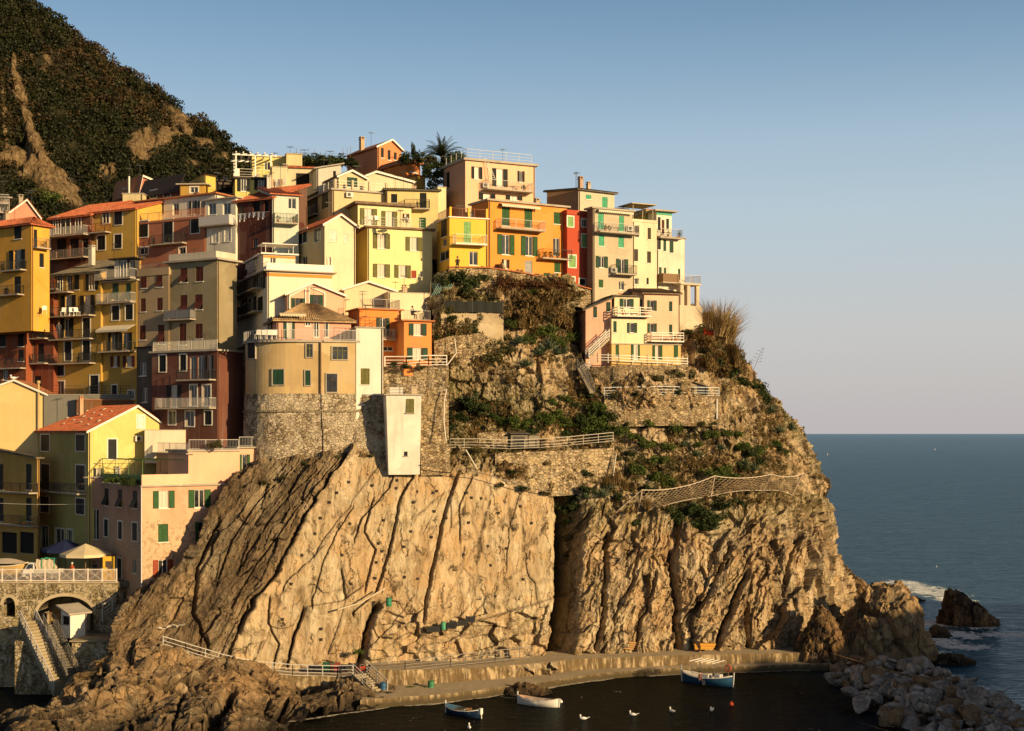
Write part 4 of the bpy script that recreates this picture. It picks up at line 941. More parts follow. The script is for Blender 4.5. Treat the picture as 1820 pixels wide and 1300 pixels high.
h=H('house','white house with a corrugated balcony front between salmon and maroon houses',364,419,424,352,445,155,60,white,
 'L 377 408 388 431 c w w;L 399 407 410 429 c w w;L 370 362 384 381 g k;L 396 362 410 381 g k','L 364 418 401 1.0 solid l',('flat',.3,.15,'conc'),wear=.8,ww=6.0)
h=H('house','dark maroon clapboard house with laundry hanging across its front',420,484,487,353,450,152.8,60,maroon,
 'L 424 368 433 380 c d;L 449 360 462 376 v;L 469 358 478 376 v;L 450 425 458 440 g d d',roof=('shL',2.2,'tile'),ww=6.0)
def laundry(label,p0,p1,n,rng,mat):
    t=MB(); p0=Vector(p0);p1=Vector(p1); root=empty('laundry_line',p0,0,label,'laundry'); d=p1-p0
    t.tube((0,0,0),d,.012,n=3); t.build('line',dmetal,root)
    for i in range(n):
        s=d*((i+.15)/n); e=d*((i+.85)/n); hh=rng.uniform(.5,.95); c=MB()
        def fn(u,v): return s.lerp(e,u)+Vector((0,-.02+.05*math.sin(u*9+v*3)*v,-v*hh*(.85+.15*math.sin(u*5))))
        c.grid(fn,8,6); c.build('cloth',mat[i%len(mat)],root)
linen=paint((.55,.55,.52),.9)
laundry('row of pale washing on the maroon clapboard house',P(424,381,154.6)+Vector((0,-.3,0)),P(473,377,152.6)+Vector((0,-.3,0)),6,random.Random(2),[linen,paint((.42,.40,.36),.9),paint((.35,.37,.40),.9)])
h=H('house','pale aqua-white house with a plant-filled balcony right of the maroon one',None,484,531,345,450,152.7,22,(.56,.60,.50),
 'R 512 352 526 372 d k','R 484 526 398 1.1 bar d',('shR',1.5,'tile'))
h=H('house','small maroon house with white window frames near the foot of the scrub slope',252,318,322,331,370,168,50,(.15,.045,.03),'L 267 340 279 352 g k w;L 291 338 303 352 g k w',roof=('shL',.7,'dark'))
h=H('house','small mustard house with terracotta pots below the scrub slope',None,319,364,329,352,167,-4,must,'R 338 333 352 343 g k w',roof=('shR',.3,'conc'))
h=H('house','tiny bright yellow stair block beside the pergola house',None,363,383,311,345,168,30,(.70,.50,.10),roof=('flat',.05,.1,'terra'))
h=H('house','low dark terrace room with flower pots left of the olive yellow house',None,382,420,322,348,169,25,(.10,.08,.06),'R 388 328 414 344 v',roof=('flat',.3,.2,'dark'))
h=H('house','dusty pink house with a sloping roof against the foot of the hill',205,249,302,328,360,176,44,(.42,.17,.11),'L 218 336 226 346 g k',roof=('gr',252,314,'terra'))
mb=MB(); mb.tube((-.4,2,h.h-1),(-.4,2,h.h+1.2),.12); h.put(mb.build('chimney',whitep))
h=H('house','pink gabled house with a stone chimney behind the yellow corner house',None,14,69,382,420,158,20,(.60,.28,.18),roof=('gr',48,357,'tile'))
chimney(h,1.2,2.5,h.h+1.3,1.1,.45,(.4,.33,.25))
h=H('house','grey balconied house cut by the left edge above the pink gable',None,-40,17,350,400,160,20,grey,'R 2 366 12 378 o k','R -30 16 362 .8 bar l;R -30 16 378 .9 bar l',('flat',.3,.15,'conc'))
h=H('house','low cream wall house with a flat roof between tiled roofs on the left slope',None,218,254,345,362,170,0,(.58,.50,.28),roof=('flat',.1,.1,'conc'))
# ---- top centre
h=H('house','olive yellow house with a white pergola on its roof terrace',None,418,483,318,355,164,14,(.66,.56,.17),
 'R 422 318 444 341 o k;R 452 317 476 339 o k',roof=('flat',.25,.25,'dark'))
v=H('x','',None,448,508,278,310,168,14,(.66,.57,.20),'R 470 288 480 303 d k',roof=('flat',.15,.2,'conc'),join=h,ext=1,dd=3)
v=H('x','',508,509,537,274,330,167,12,(.62,.53,.28),roof=('flat',.1,.12,'conc'),join=h,ext=1,dd=6)
pg=MB(); A=h.h+.25; w_,d_=h.w,5.0
for u in (0.1,w_*.55,w_*.98): 
    for q in (.1,4.2): pg.box(u-.08,q-.08,A,u+.08,q+.08,A+2.5)
for q in (.1,4.2): pg.box(-.3,q-.09,A+2.5,w_+.6,q+.09,A+2.72)
for i in range(6): u=.1+i*(w_-.1)/5; pg.box(u-.07,-.4,A+2.721,u+.07,4.6,A+2.86)
pg.box(-.08,-.08,A,.5,.12,A+.9); h.put(pg.build('pergola',whitep)); toprail(h,.25,'R',style='rail',mat=whitep)
h=H('house','cream wall of the laundry terrace between the olive and the wide cream house',None,481,511,297,342,162,10,(.68,.60,.38),roof=('flat',.06,.1,'conc'))
laundry('short line of small washing on the upper cream terrace wall',P(484,320,161.6),P(508,318,161.6),5,random.Random(5),[paint((.4,.25,.15),.9),linen,paint((.2,.15,.2),.9)])
h=H('house','wide cream house with a dark recessed veranda below the vine terraces',None,508,568,298,336,166,10,(.58,.51,.34),'R 526 308 550 332 v',roof=('shR',.5,'tile'))
h=H('house','whitewashed shed with a grey sheet roof beside the cream veranda',None,563,606,300,350,164,18,(.58,.55,.47),'R 592 304 597 326 v',roof=('shL',.6,'conc'))
h=H('house','tan house with a small green-windowed gabled cabin on its roof',527,591,684,338,400,156,26,(.62,.50,.28),
 'L 573 346 583 369 c k;L 544 350 565 383 v;R 696 300 697 301 v','L 527 566 388 .5 bar m',('flat',.25,.18,'conc'))
v=H('x','',578,602,649,314,338,157.6,26,(.62,.50,.30),'R 617 315 635 334 c g;L 590 318 598 337 v',roof=('gr',625,305,'brown'),join=h,ext=0)
toprail(h,.18,'RL',style='rail',mat=whitep); acunit(h,'R',620,347)
pb=MB()
for u in (.2,2.2,4.2,6.2): pb.box(u,-.1,h.h+.18,u+.25,.15,h.h+1.25)
h.put(pb.build('terrace_post',plaster((.55,.45,.3),.6)))
h=H('house','cream gabled house with a brown tiled roof facing the palm garden',None,640,732,318,360,160,22,(.66,.58,.40),roof=('gr',668,307,'brown'))
h=H('house','orange gabled house with a chimney, highest on the village skyline',617,671,713,261,312,172,36,(.62,.24,.10),
 'R 677 263 682 281 c k;R 689 267 694 285 c k;R 700 271 705 285 c k',roof=('gr',696,250,'terra'),wear=.3)
chimney(h,.3,4.5,h.h+.5,1.2,.5,(.5,.35,.22))
h=H('house','small deep orange flat-roofed house below the highest gable',682,722,747,290,318,168,36,(.66,.22,.05),'R 728 303 742 308 g k',roof=('flat',.3,.5,'terra'),wear=.3)
h=H('house','small bright yellow-orange lean-to below the deep orange one',686,738,756,313,345,165,34,(.72,.42,.08),roof=('flat',.12,.15,'terra'),wear=.3)
h=H('house','cream-yellow house with dark green shutters and a curved balcony',None,686,779,338,420,158,8,(.68,.54,.24),
 'R 695 345 706 361 c k;R 746 343 758 373 c k;R 745 387 757 406 c G;R 700 388 710 404 c k','R 718 763 372 .9 bar d',('shR',.5,'slate'))
v=H('x','',None,778,793,333,420,158.9,25,(.70,.62,.36),roof=('flat',.05,.1,'conc'),join=h,ext=2,dd=5)
# ---- cream and yellow houses in the middle
h=H('house','tall cream house with a red tiled gable roof in the village centre',509,577,632,399,523,148.0,28,(.70,.61,.42),
 'L 516 411 523 433 g g;L 530 410 547 431 g g;L 558 408 570 428 g g;R 585 408 599 430 c w;R 611 417 618 431 c w;R 581 457 590 472 ok w;L 536 458 546 473 g k',
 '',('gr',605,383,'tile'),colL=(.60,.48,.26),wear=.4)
h=H('house','big light yellow house with olive shutters and a long railed terrace',632,653,768,405,508,151.5,20,(.78,.68,.33),
 'R 663 415 693 443 ok o;R 721 421 750 447 ok o;R 663 469 693 494 ok o;R 701 471 730 495 ok o;R 731 481 740 495 s r;R 746 482 751 493 g k',
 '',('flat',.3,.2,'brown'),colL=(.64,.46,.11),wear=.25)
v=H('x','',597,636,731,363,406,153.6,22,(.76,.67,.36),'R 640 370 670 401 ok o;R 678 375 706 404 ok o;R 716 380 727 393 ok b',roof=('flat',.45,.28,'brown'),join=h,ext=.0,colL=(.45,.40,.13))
toprail(h,.2,'RL',style='rail',mat=lmetal,ov=.25)
h=H('house','white house with an orange stripe and a white railed roof terrace',419,475,590,482,560,144.6,22,(.74,.68,.52),
 'L 427 486 440 520 o k;L 443 486 455 518 ok k;L 457 484 472 512 o k;L 427 532 440 557 g k;L 443 532 456 555 o k;L 458 530 467 552 c k',
 'L 408 467 525 1.0 bar d;L 414 466 562 .9 bar d',('flat',.45,.12,'conc'),wear=.25)
band(h,'R',485,491,paint((.62,.22,.03),.6)); band(h,'L',485,491,paint((.3,.06,.02),.6))  # left stripe is a darker copy, its shade put into the paint
v=H('x','',432,468,525,452,482,146.2,22,(.74,.68,.54),'L 452 455 460 470 d k;R 480 458 490 470 g k',roof=('flat',.3,.15,'white'),join=h,ext=0)
band(v,'R',454,458,paint((.62,.22,.03),.6))
pp=MB(); pp.box(-.1,-.1,h.h+.13,h.w+.1,.06,h.h+.85); pp.box(-.1,.061,h.h+.13,.06,h.d,h.h+.55); h.put(pp.build('parapet',whitep))
pp=MB()
for u in (0.3,3.2): 
    for q in (.3,2.4): pp.tube((u,q,v.h+.15),(u,q,v.h+1.1),.035)
pp.box(-.1,0,v.h+1.1,3.6,2.7,v.h+1.18); v.put(pp.build('pergola',whitep))
toprail(h,.55,'L',style='rail',mat=whitep,hh=.45); acunit(h,'L',460,515)
# ---- peach and the upper terrace row on the right
h=H('house','peach house with a railed roof and a white ladder, tallest above the orange row',787,827,951,285,375,158,26,peach,
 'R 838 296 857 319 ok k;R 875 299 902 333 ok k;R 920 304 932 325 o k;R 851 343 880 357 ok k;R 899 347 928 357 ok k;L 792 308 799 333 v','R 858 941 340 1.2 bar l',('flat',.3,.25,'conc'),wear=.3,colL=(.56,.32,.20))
toprail(h,.25,'RL',style='rail',mat=lmetal,hh=1.1,inset=.3)
lad=MB(); a=h.uv('R',862,283); b=h.uv('R',872,322)
for o in (-.2,.2): lad.tube((a[0]+o,-.12,a[1]),(b[0]+o,-.9,b[1]),.03)
for i in range(11): t=i/10; lad.tube((a[0]*(1-t)+b[0]*t-.2,-.12-.78*t,a[1]*(1-t)+b[1]*t),(a[0]*(1-t)+b[0]*t+.2,-.12-.78*t,a[1]*(1-t)+b[1]*t),.02)
h.put(lad.build('ladder',whitep)); acunit(h,'R',862,330)
h=H('house','bright yellow house with pale green shutters at the left end of the orange row',777,799,867,387,475,151,20,yel,
 'L 785 393 794 419 c k;L 781 450 798 460 g s;R 824 394 837 434 c l;R 834 447 849 472 g w;L 787 426 794 436 g k','R 805 861 435 1.0 bar w',('flat',.15,.12,'white'),wear=.2)
toprail(h,.12,'RL',mat=paint((.30,.10,.05),.6))
pb=MB()
for u in (0.0,h.w/2-.1,h.w-.22): pb.box(u,-.05,h.h+.12,u+.22,.2,h.h+1.15)
h.put(pb.build('terrace_post',plaster(yel,.2)))
h=H('house','wide orange house with green shutters, two balconies and a scalloped awning',838,868,1008,357,480,152.5,30,orange,
 'R 892 368 906 402 c G;R 932 371 946 406 c G;R 884 416 914 454 o G;R 926 419 955 456 o G;R 892 461 905 478 ok k;R 933 463 946 487 s s;R 984 377 996 399 c G;R 983 423 995 456 d G;R 985 467 996 485 c G;R 966 485 977 494 s G',
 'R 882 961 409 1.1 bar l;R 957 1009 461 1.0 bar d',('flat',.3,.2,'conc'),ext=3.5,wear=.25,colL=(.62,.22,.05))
awning(h,'R',887,955,361,368,.7,stripe)
h=H('house','narrow red house with pale green shutters between the orange and the taupe house',None,1008,1045,381,515,156.5,28,red,
 'R 1009 385 1019 404 c l w;R 1034 390 1043 404 g k w;R 1034 417 1043 440 c l w;R 1011 454 1023 476 c l w;R 1013 493 1021 502 g k w;R 1030 496 1040 507 s k w',roof=('par',.5,'conc'),ext=3.5,wear=.25)
h=H('house','tall taupe house with mint green shutters and a long balcony',1043,1054,1124,371,525,156,29,(.52,.43,.30),
 'R 1063 379 1073 408 c m;R 1100 384 1109 412 c m;R 1064 417 1074 438 c m;R 1099 420 1109 441 c m;R 1059 455 1080 477 o g;R 1095 460 1116 488 o g;R 1064 497 1072 512 c G;R 1100 500 1109 516 g k',
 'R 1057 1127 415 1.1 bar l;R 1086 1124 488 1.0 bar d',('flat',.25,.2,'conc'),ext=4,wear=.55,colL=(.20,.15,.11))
acunit(h,'R',1089,481); acunit(h,'R',1118,407)
awning(h,'R',1060,1122,373,377,.5,stripe)
h=H('house','grey-green house with mint shutters standing behind the red and taupe roofs',972,1028,1092,338,400,163,34,(.55,.49,.36),
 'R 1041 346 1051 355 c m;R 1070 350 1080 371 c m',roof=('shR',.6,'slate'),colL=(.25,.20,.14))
chimney(h,1,1,h.h+.5,1.0)
v=H('x','',None,1095,1117,371,400,160.5,28,(.04,.10,.06),roof=('flat',.05,.1,'dark'),join=h,ext=0,dd=3)
h=H('house','narrow cream house with a roof canopy, right of the taupe house',None,1124,1167,394,520,159.5,26,(.72,.64,.44),
 'R 1128 402 1136 422 c d;R 1151 405 1157 426 c d;R 1127 443 1134 465 c d;R 1150 447 1157 468 c d;R 1128 494 1135 506 g b;R 1149 494 1153 506 c k',roof=('par',.3,'conc'),ext=4,wear=.6)
pg=MB()
for u in (.2,h.w-.4): 
    for q in (.2,2.4): pg.tube((u,q,h.h),(u,q,h.h+2.0),.05)
pg.box(-.2,-.2,h.h+2.0,h.w-.1,2.9,h.h+2.1); h.put(pg.build('canopy',plaster((.5,.4,.25),.5)))
v=H('x','',None,1148,1170,373,400,165,28,(.36,.31,.10),'R 1152 379 1164 390 v',roof=('flat',.05,.1,'terra'),join=h,ext=0,dd=3)
h=H('house','white and pink house on pillars at the seaward end of the row',None,1167,1216,421,505,163,28,(.72,.66,.52),
 'R 1168 421 1174 444 c k;R 1179 426 1184 447 c g;R 1190 429 1197 450 c g;R 1171 475 1176 490 c g;R 1180 476 1184 490 c g;R 1205 478 1209 498 c g','R 1169 1198 503 1.1 solid y'.replace(' y',' b'),('flat',.2,.12,'conc'),ext=2.5,wear=1.0)
v=H('x','',None,1167,1194,376,421,163.4,26,(.73,.68,.56),'R 1176 391 1181 416 s b;R 1184 389 1189 409 c k;R 1169 386 1174 410 c k','R 1166 1205 424 1.0 bar m',roof=('flat',.5,.18,'conc'),join=h,ext=0,dd=5)
band(v,'R',377,382,paint((.05,.3,.18),.6))
v=H('x','',None,1196,1217,424,520,165.5,27,(.74,.44,.29),roof=('flat',.12,.12,'conc'),join=h,ext=2,dd=5)
pg=MB()   # the open pillared deck
fr=h.fr['R']; 
for px_ in (1200,1212,1228): 
    u,v0=h.uv('R',px_,548); pg.box(u-.22,-1.4,v0-1.5,u+.22,-1.0,h.uv('R',px_,508)[1]); pg.box(u-.22,.8,v0-1.5,u+.22,1.2,h.uv('R',px_,508)[1])
u0,z0=h.uv('R',1196,508); u1,_=h.uv('R',1232,508); pg.box(u0,-1.6,z0,u1,2.0,z0+.18); u2,zz=h.uv('R',1198,545); pg.box(u2-.4,-1.7,zz-3.2,u1+.1,2.2,zz)
h.put(pg.build('pillared_deck',plaster((.60,.50,.36),.8)))
pr=MB(); railing(pr,(u0,-1.5,z0+.18),(u1,-1.5,z0+.18),.95,'bar'); railing(pr,(u1,-1.5,z0+.18),(u1,1.9,z0+.18),.95,'bar'); h.put(pr.build('railing',lmetal))
# ---- pink villa on the point
h=H('villa','pink villa with green shutters and white balconies on the cliff',None,1087,1150,566,646,152.9,14,(.76,.66,.42),
 'R 1115 574 1132 592 o g;R 1090 571 1096 591 c g',roof=('none',),ext=1,wear=.25)
v=H('x','',None,1092,1150,527,566,153.9,14,(.74,.62,.40),'R 1102 531 1126 549 o g;R 1137 531 1143 556 d b','R 1089 1150 563 1.6 plank w',('flat',.3,.15,'slate'),join=h,ext=0)
v=H('x','',None,1041,1087,551,640,153.2,10,(.74,.41,.28),'R 1055 545 1061 565 c g;R 1078 537 1085 554 c g',roof=('shL',1.2,'slate'),join=h,ext=1)
v=H('x','',None,1145,1206,522,646,154.2,14,(.77,.50,.34),'R 1151 534 1167 553 o g;R 1189 536 1195 554 c g;R 1151 575 1167 592 o g;R 1189 577 1195 595 c g','R 1151 1209 607 1.2 plank w',('shR',1.0,'brown'),join=h,ext=1)
v=H('x','',None,1087,1210,612,646,152.6,14,(.62,.42,.17),'R 1094 613 1100 634 s G;R 1122 613 1137 640 ok G;R 1160 614 1177 640 ok G;R 1198 614 1205 636 s G',roof=('flat',.1,.1,'conc'),join=h,ext=1,dd=1.6,wear=.3)
villa=h
# ---- lower centre: orange house, cream walls
h=H('house','cream house with a long blank wall above the orange terrace house',619,690,764,520,570,147,18,(.74,.63,.42),roof=('flat',.05,.08,'conc'),wear=.3,dd=4)
h=H('house','cream block with a low red-edged gable behind the orange terrace house',None,612,700,515,570,147.8,14,(.72,.60,.38),roof=('gr',655,502,'terra'),wear=.3)
h=H('house','bright orange house with two sun loungers on its roof and a railed balcony',619,639,713,550,640,143,24,(.74,.24,.05),
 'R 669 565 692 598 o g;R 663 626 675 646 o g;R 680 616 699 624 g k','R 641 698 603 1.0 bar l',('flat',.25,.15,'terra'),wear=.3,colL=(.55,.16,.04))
toprail(h,.15,'RB',mat=metal)
v=H('x','',699,718,767,571,650,141.5,20,(.72,.26,.07),'R 727 575 758 597 ok g;R 724 618 760 640 ok g','',('flat',.3,.14,'terra'),join=h,ext=1)
toprail(v,.14,'RB',mat=metal)
# ---- round-fronted house on the stone bastion
h=H('house','pink storey with a hipped roof above the round tan bastion',423,492,624,567,609,140,18,(.66,.34,.24),
 'L 428 571 436 600 g k;L 466 567 474 599 ok k;L 476 567 484 599 ok k;R 504 563 524 602 ok g;R 557 566 567 600 g g;R 577 567 584 600 g g;R 542 566 552 580 g k','',('hip',1.7,'tan'),ext=1.2,wear=.4)
ws=MB(); 
for (a_,b_) in (((593,569),(595,578)),): pass
# the house number 16 painted on the wall
fr=h.fr['R']
def stroke(x0,y0,x1,y1,t=.05):
    (a,b),(c,d)=h.uv('R',x0,y0),h.uv('R',x1,y1); ws.fbox(fr,min(a,c)-t/2,min(b,d)-t/2,.004,max(a,c)+t/2,max(b,d)+t/2,.016)
stroke(594,571,594,576);stroke(593,572,593.4,572);stroke(597,571,599,571);stroke(597,571,597,576);stroke(597,576,599,576);stroke(599,574,599,576);stroke(597,573.6,599,573.6)
h.put(ws.build('house_number',whitep))
awning(h,'R',495,541,556,560,.9,plaster((.6,.5,.35),.4))
pinkst=h
h2=H('house','pink gabled loft with triangular windows and a red-edged roof above the hipped roof',481,511,611,523,560,143.6,18,(.70,.42,.28),
 'R 518 530 543 549 op g d;R 550 524 574 551 op g d',roof=('gr',557,504,'terra'),wear=.3)
for (xa,ya,xb,yb,xc_,yc_,xd,yd) in ((514,549,514,527,543,512,543,549),(549,552,549,510,577,521,577,552)):
    mb=MB(); q=[h2.uv('R',xa,ya),h2.uv('R',xb,yb),h2.uv('R',xc_,yc_),h2.uv('R',xd,yd)]
    for i in range(4):
        a,b=q[i],q[(i+1)%4]; mb.tube((a[0],-.05,a[1]),(b[0],-.05,b[1]),.08,n=4)
    h2.put(mb.build('window_frame',whitep))
# bastion itself
def bastion():
    Yc=139.0; C=Vector((X(508,Yc)+.0,Yc+4.3)); r=(X(508,Yc)-X(433,Yc+3))*1.0
    pts=[]
    for i in range(19): t=math.pi+ (math.pi/2)*i/18; pts.append((C.x+r*math.cos(t),C.y+r*math.sin(t)))
    y0=pts[-1][1]; pts.append((X(570,y0+.25),y0+.25)); pts.append((X(570,y0+.3),y0+.12)); pts.append((X(634,y0+1.0),y0+1.0)); pts.append((X(634,y0+1.0)+1.2,y0+7)); pts.append((pts[0][0]+.3,y0+9))
    root=empty('bastion_house',(C.x,C.y,Z(830,139)-1),0,'tan round-cornered house with dark shutters standing on the rubble stone bastion','house')
    O=root.location
    def prism(z0,z1,off,mat,name,parent,nz=1,taper=0.0,disp=0):
        mb=MB(); n=len(pts); c=Vector((sum(p[0] for p in pts)/n,sum(p[1] for p in pts)/n))
        dense=[]
        for i in range(n-1):
            a=Vector(pts[i]);b=Vector(pts[i+1]); m=max(1,int((b-a).length/ (.3 if disp else 9)))
            for k in range(m): dense.append(a.lerp(b,k/m))
        dense.append(Vector(pts[-1]))
        def fn(u,v):
            i=min(len(dense)-1,int(round(u*(len(dense)-1)))); p=dense[i]; d=(p-c).normalized(); o=off+taper*(1-v)
            return (p.x+d.x*o-O.x,p.y+d.y*o-O.y,z0+(z1-z0)*v-O.z)
        mb.grid(fn,len(dense)-1,nz)
        mb.poly([fn(i/(len(dense)-1),1) for i in range(len(dense))])
        if disp:
            A=np.array(mb.v); dn=fbm(A[:,0]*1.2,A[:,1]*1.2,A[:,2]*1.6,4,800)*disp; rr=A[:,:2]-np.array([c.x-O.x,c.y-O.y]); rr/=np.linalg.norm(rr,axis=1)[:,None]; A[:,:2]+=rr*dn[:,None]; mb.v=[tuple(q) for q in A]
        return mb.build(name,mat,parent)
    zt=Z(609,139);zm=Z(700,139)
    prism(zm,zt,0,plaster(tan,1.0),'wall',root)
    prism(zt+.01,zt+.22,.35,slabm,'terrace_slab',root)
    prism(Z(842,139)-2,zm-.01,.12,stonem('bast',2.6,(.16,.115,.065),(.46,.37,.25),(.50,.42,.30),.6,.45),'stone_base',root,26,.35,.16)
    prism(Z(731,139)-.1,Z(731,139)+.08,.36,stonem('ledge',4,(.2,.15,.09),(.4,.32,.2)),'string_course',root)
    # windows on the tangent plane at their place
    def wnd(px0,py0,px1,py1,ck,sty='c'):
        pm=(px0+px1)/2
        if pm<508: 
            k=(pm-910)/F; best=None
            for i in range(200):
                t=math.pi+(math.pi/2)*i/199; q=(C.x+r*math.cos(t),C.y+r*math.sin(t)); e=abs(q[0]/q[1]-k)
                if best is None or e<best[0]: best=(e,t,q)
            t,q=best[1],best[2]; Nn=Vector((math.cos(t),math.sin(t),0)); yy=q[1]
        else:
            i0=19 if pm>570 else 18; a=Vector(pts[20] if pm>570 else pts[18]);b=Vector(pts[21] if pm>570 else pts[19]); f=(pm-(570 if pm>570 else 508))/62; q=a.lerp(b,min(1,max(0,f))); Nn=Vector(((b-a).y,-(b-a).x,0)).normalized(); yy=q.y; q=(q.x,q.y)
        U=Vector((-Nn.y,Nn.x,0)); w=(px1-px0)/F*yy/max(.4,abs(U.x)); z0=Z(py1,yy);z1=Z(py0,yy)
        fr=(Vector((q[0],q[1],0))-O+Nn*.03,U,Vector((0,0,1)),Nn); z0-=0;
        mb=MB(); o0,o1=z0-0,z1-0
        for a in ((-w/2-.1,o0-.1,w/2+.1,o0-.002),(-w/2-.1,o1+.002,w/2+.1,o1+.1),(-w/2-.1,o0-.002,-w/2-.002,o1+.002),(w/2+.002,o0-.002,w/2+.1,o1+.002)): mb.fbox(fr,a[0],a[1],-.06,a[2],a[3],.09)
        wi=mb.build('window',slabm,root); hm=shutterm(SH[ck])
        if sty=='c':
            shutter(fr,-w/2,o0,-.01,o1,-.02,mat=hm,parent=wi); shutter(fr,.01,o0,w/2,o1,-.02,mat=hm,parent=wi)
        else:
            p=MB(); p.fbox(fr,-w/2,o0,-.03,w/2,o1,.0); p.build('pane',glassm(),wi); b=MB()
            n=max(2,round(w/.45))
            for i in range(n+1): uu=-w/2+w*i/n; b.fbox(fr,uu-.05,o0,.001,uu+.05,o1,.04)
            b.fbox(fr,-w/2,(o0+o1)/2+.2,.002,w/2,(o0+o1)/2+.27,.035); b.build('glazing_bars',hm,wi)
    for a in ((485,657,505,684,'g'),(543,659,552,685,'g')): wnd(*a)
    wnd(545,612,556,635,'o','g'); wnd(590,617,616,639,'o','g'); wnd(440,609,456,637,'k'); wnd(580,665,598,697,'d','g')
    pb=MB(); q=pts[19]; pb.tube((q[0]-O.x,q[1]-.12-O.y,zm-O.z),(q[0]-O.x,q[1]-.12-O.y,zt-O.z),.08); pb.build('drainpipe',pipem,root)
    # (terrace railing follows)
    ra=MB(); n=len(pts); ed=[]
    c=Vector((sum(p[0] for p in pts)/n,sum(p[1] for p in pts)/n))
    for p in pts[4:22]:
        d=(Vector(p)-c).normalized(); ed.append((p[0]+d.x*.2-O.x,p[1]+d.y*.2-O.y,zt+.22-O.z))
    for a,b in zip(ed[:-1],ed[1:]):
        if (Vector(a)-Vector(b)).length>.3: railing(ra,a,b,1.0,'bar',.13,.02)
    ra.build('terrace_railing',lmetal,root)
    return zt+.22,ed,O
bz,bed,bO=bastion()
# ---- white towers
h=H('house','narrow white tower house between the bastion and the tapering tower',None,633,681,583,728,139.5,14,(.74,.70,.60),
 'R 641 655 657 684 c o;R 640 707 649 719 c w','',('flat',.15,.12,'conc'),ext=1,wear=.35)
toprail(h,.12,'RB',style='rail',mat=dmetal)
def taper_tower():
    Y=137.5; r=empty('house',P(686,826,Y),R(12),'tapering white tower with one olive shutter near the top, standing on the bare rock','house'); O=r.location
    s=Y/F; zt=Z(703,Y)-O.z; a=-.1; 
    mb=MB(); mb.hexa([(0.30,.30,-1),(61.5*s,.3,-1),(61.5*s,4,-1),(.30,4,-1),(0,-.15,zt),(63*s,-.15,zt),(63*s,4,zt),(0,4,zt)]); mb.build('wall',plaster((.74,.70,.60),.9),r)
    mb=MB(); mb.box(-.2,-.3,zt+.003,63*s+.2,4,zt+.12); mb.build('roof',slabm,r)
    def wn(x0,y0,x1,y1,ck):
        u0=(x0-686)*s;u1=(x1-686)*s;v0=Z(y1,Y)-O.z;v1=Z(y0,Y)-O.z; vm=(v0+v1)/2; t=(vm+1)/(zt+1); yy=.35*(1-t)-.15*t
        fr=(Vector((0,yy-.03,0)),Vector((1,0,0)),Vector((0,0,1)),Vector((0,-1,0))); b=MB(); b.fbox(fr,u0-.08,v0-.08,-.05,u1+.08,v0,.1); w=b.build('window',slabm,r)
        shutter(fr,u0,v0,(u0+u1)/2-.01,v1,.0,mat=shutterm(SH[ck]),parent=w); shutter(fr,(u0+u1)/2+.01,v0,u1,v1,.0,mat=shutterm(SH[ck]),parent=w)
    wn(722,709,736,734,'o'); wn(719,803,725,811,'k')
    mb=MB(); railing(mb,(0,0,zt+.12),(63*s,0,zt+.12),.9,'rail'); mb.build('terrace_railing',metal,r)
    mb=MB(); mb.box(.4,.4,zt+.12,1.7,1.0,zt+.8); mb.build('air_conditioner',paint((.6,.57,.5),.5),r)
taper_tower()
# ---- lower left group
h=H('house','large pale yellow gable wall with a clay pipe at the left edge',None,-40,81,701,830,151,4,(.72,.52,.22),'',roof=('gr',26,677,'terra'),wear=.25,ext=6)
mb=MB(); u,v0=h.uv('R',69,757); _,v1=h.uv('R',71,682); mb.tube((u,-.15,v0-1.5),(u,-.15,v1),.13,n=10); mb.tube((u,-.15,v1),(u,-.15,v1+.3),.2,n=10); h.put(mb.build('flue_pipe',plaster((.5,.36,.18),.5)))
gab0=h
h=H('house','dark mustard house with a low slate roof at the left edge behind the square',-50,66,70,815,990,145,50,(.50,.30,.07),
 'L 46 825 56 871 c k;L 46 885 56 927 s k;L -6 825 6 871 c k;L -6 885 6 927 s k;L 2 945 30 985 v;L 34 945 60 985 v','L -40 67 873 1.0 bar d;L -40 67 930 .9 bar d',('shR',1.2,'slate'),ext=3)
h=H('house','yellow-green gabled house with a red tiled roof weighted by stones above the square',67,157,306,767,990,140.3,38,(.66,.55,.19),
 'L 73 773 88 802 c k w;L 135 773 151 802 c k w;L 73 825 88 871 c k w;L 135 827 151 872 c k w;L 72 882 87 912 c k w;L 135 886 150 915 c k w;L 72 934 86 976 g k w;L 98 939 114 968 g g w;L 119 941 129 966 g g w;R 244 739 256 762 c w w;R 192 781 207 816 s k w;R 166 833 184 859 ok k',
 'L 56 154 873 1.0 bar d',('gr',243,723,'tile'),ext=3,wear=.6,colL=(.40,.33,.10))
gabw=h
acunit(h,'R',245,780)
PEEL=9.5
h=H('house','peeling pink house with green shutters and planted terraces beside the rock slope',179,253,424,866,1050,132.0,36,pink,
 'L 186 868 193 899 t k;L 210 870 217 902 t k;L 236 872 244 904 t k;L 185 923 192 954 c k w;L 210 927 217 959 c k w;L 235 929 244 962 c k w;L 186 988 193 1020 s k;L 208 992 216 1030 s k w;L 236 994 243 1020 g k;R 272 873 310 903 ok G;R 335 871 374 902 o G;R 281 932 299 963 c G;R 347 928 367 961 o G;R 272 996 307 1026 o r',
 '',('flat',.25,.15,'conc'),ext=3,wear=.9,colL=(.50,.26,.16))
pk=h
PEEL=0
v=H('x','',None,335,426,803,866,135.2,36,(.76,.42,.27),'',roof=('flat',.2,.18,'conc'),join=h,ext=0,dd=5,wear=.3)
toprail(v,.18,'R',mat=lmetal)
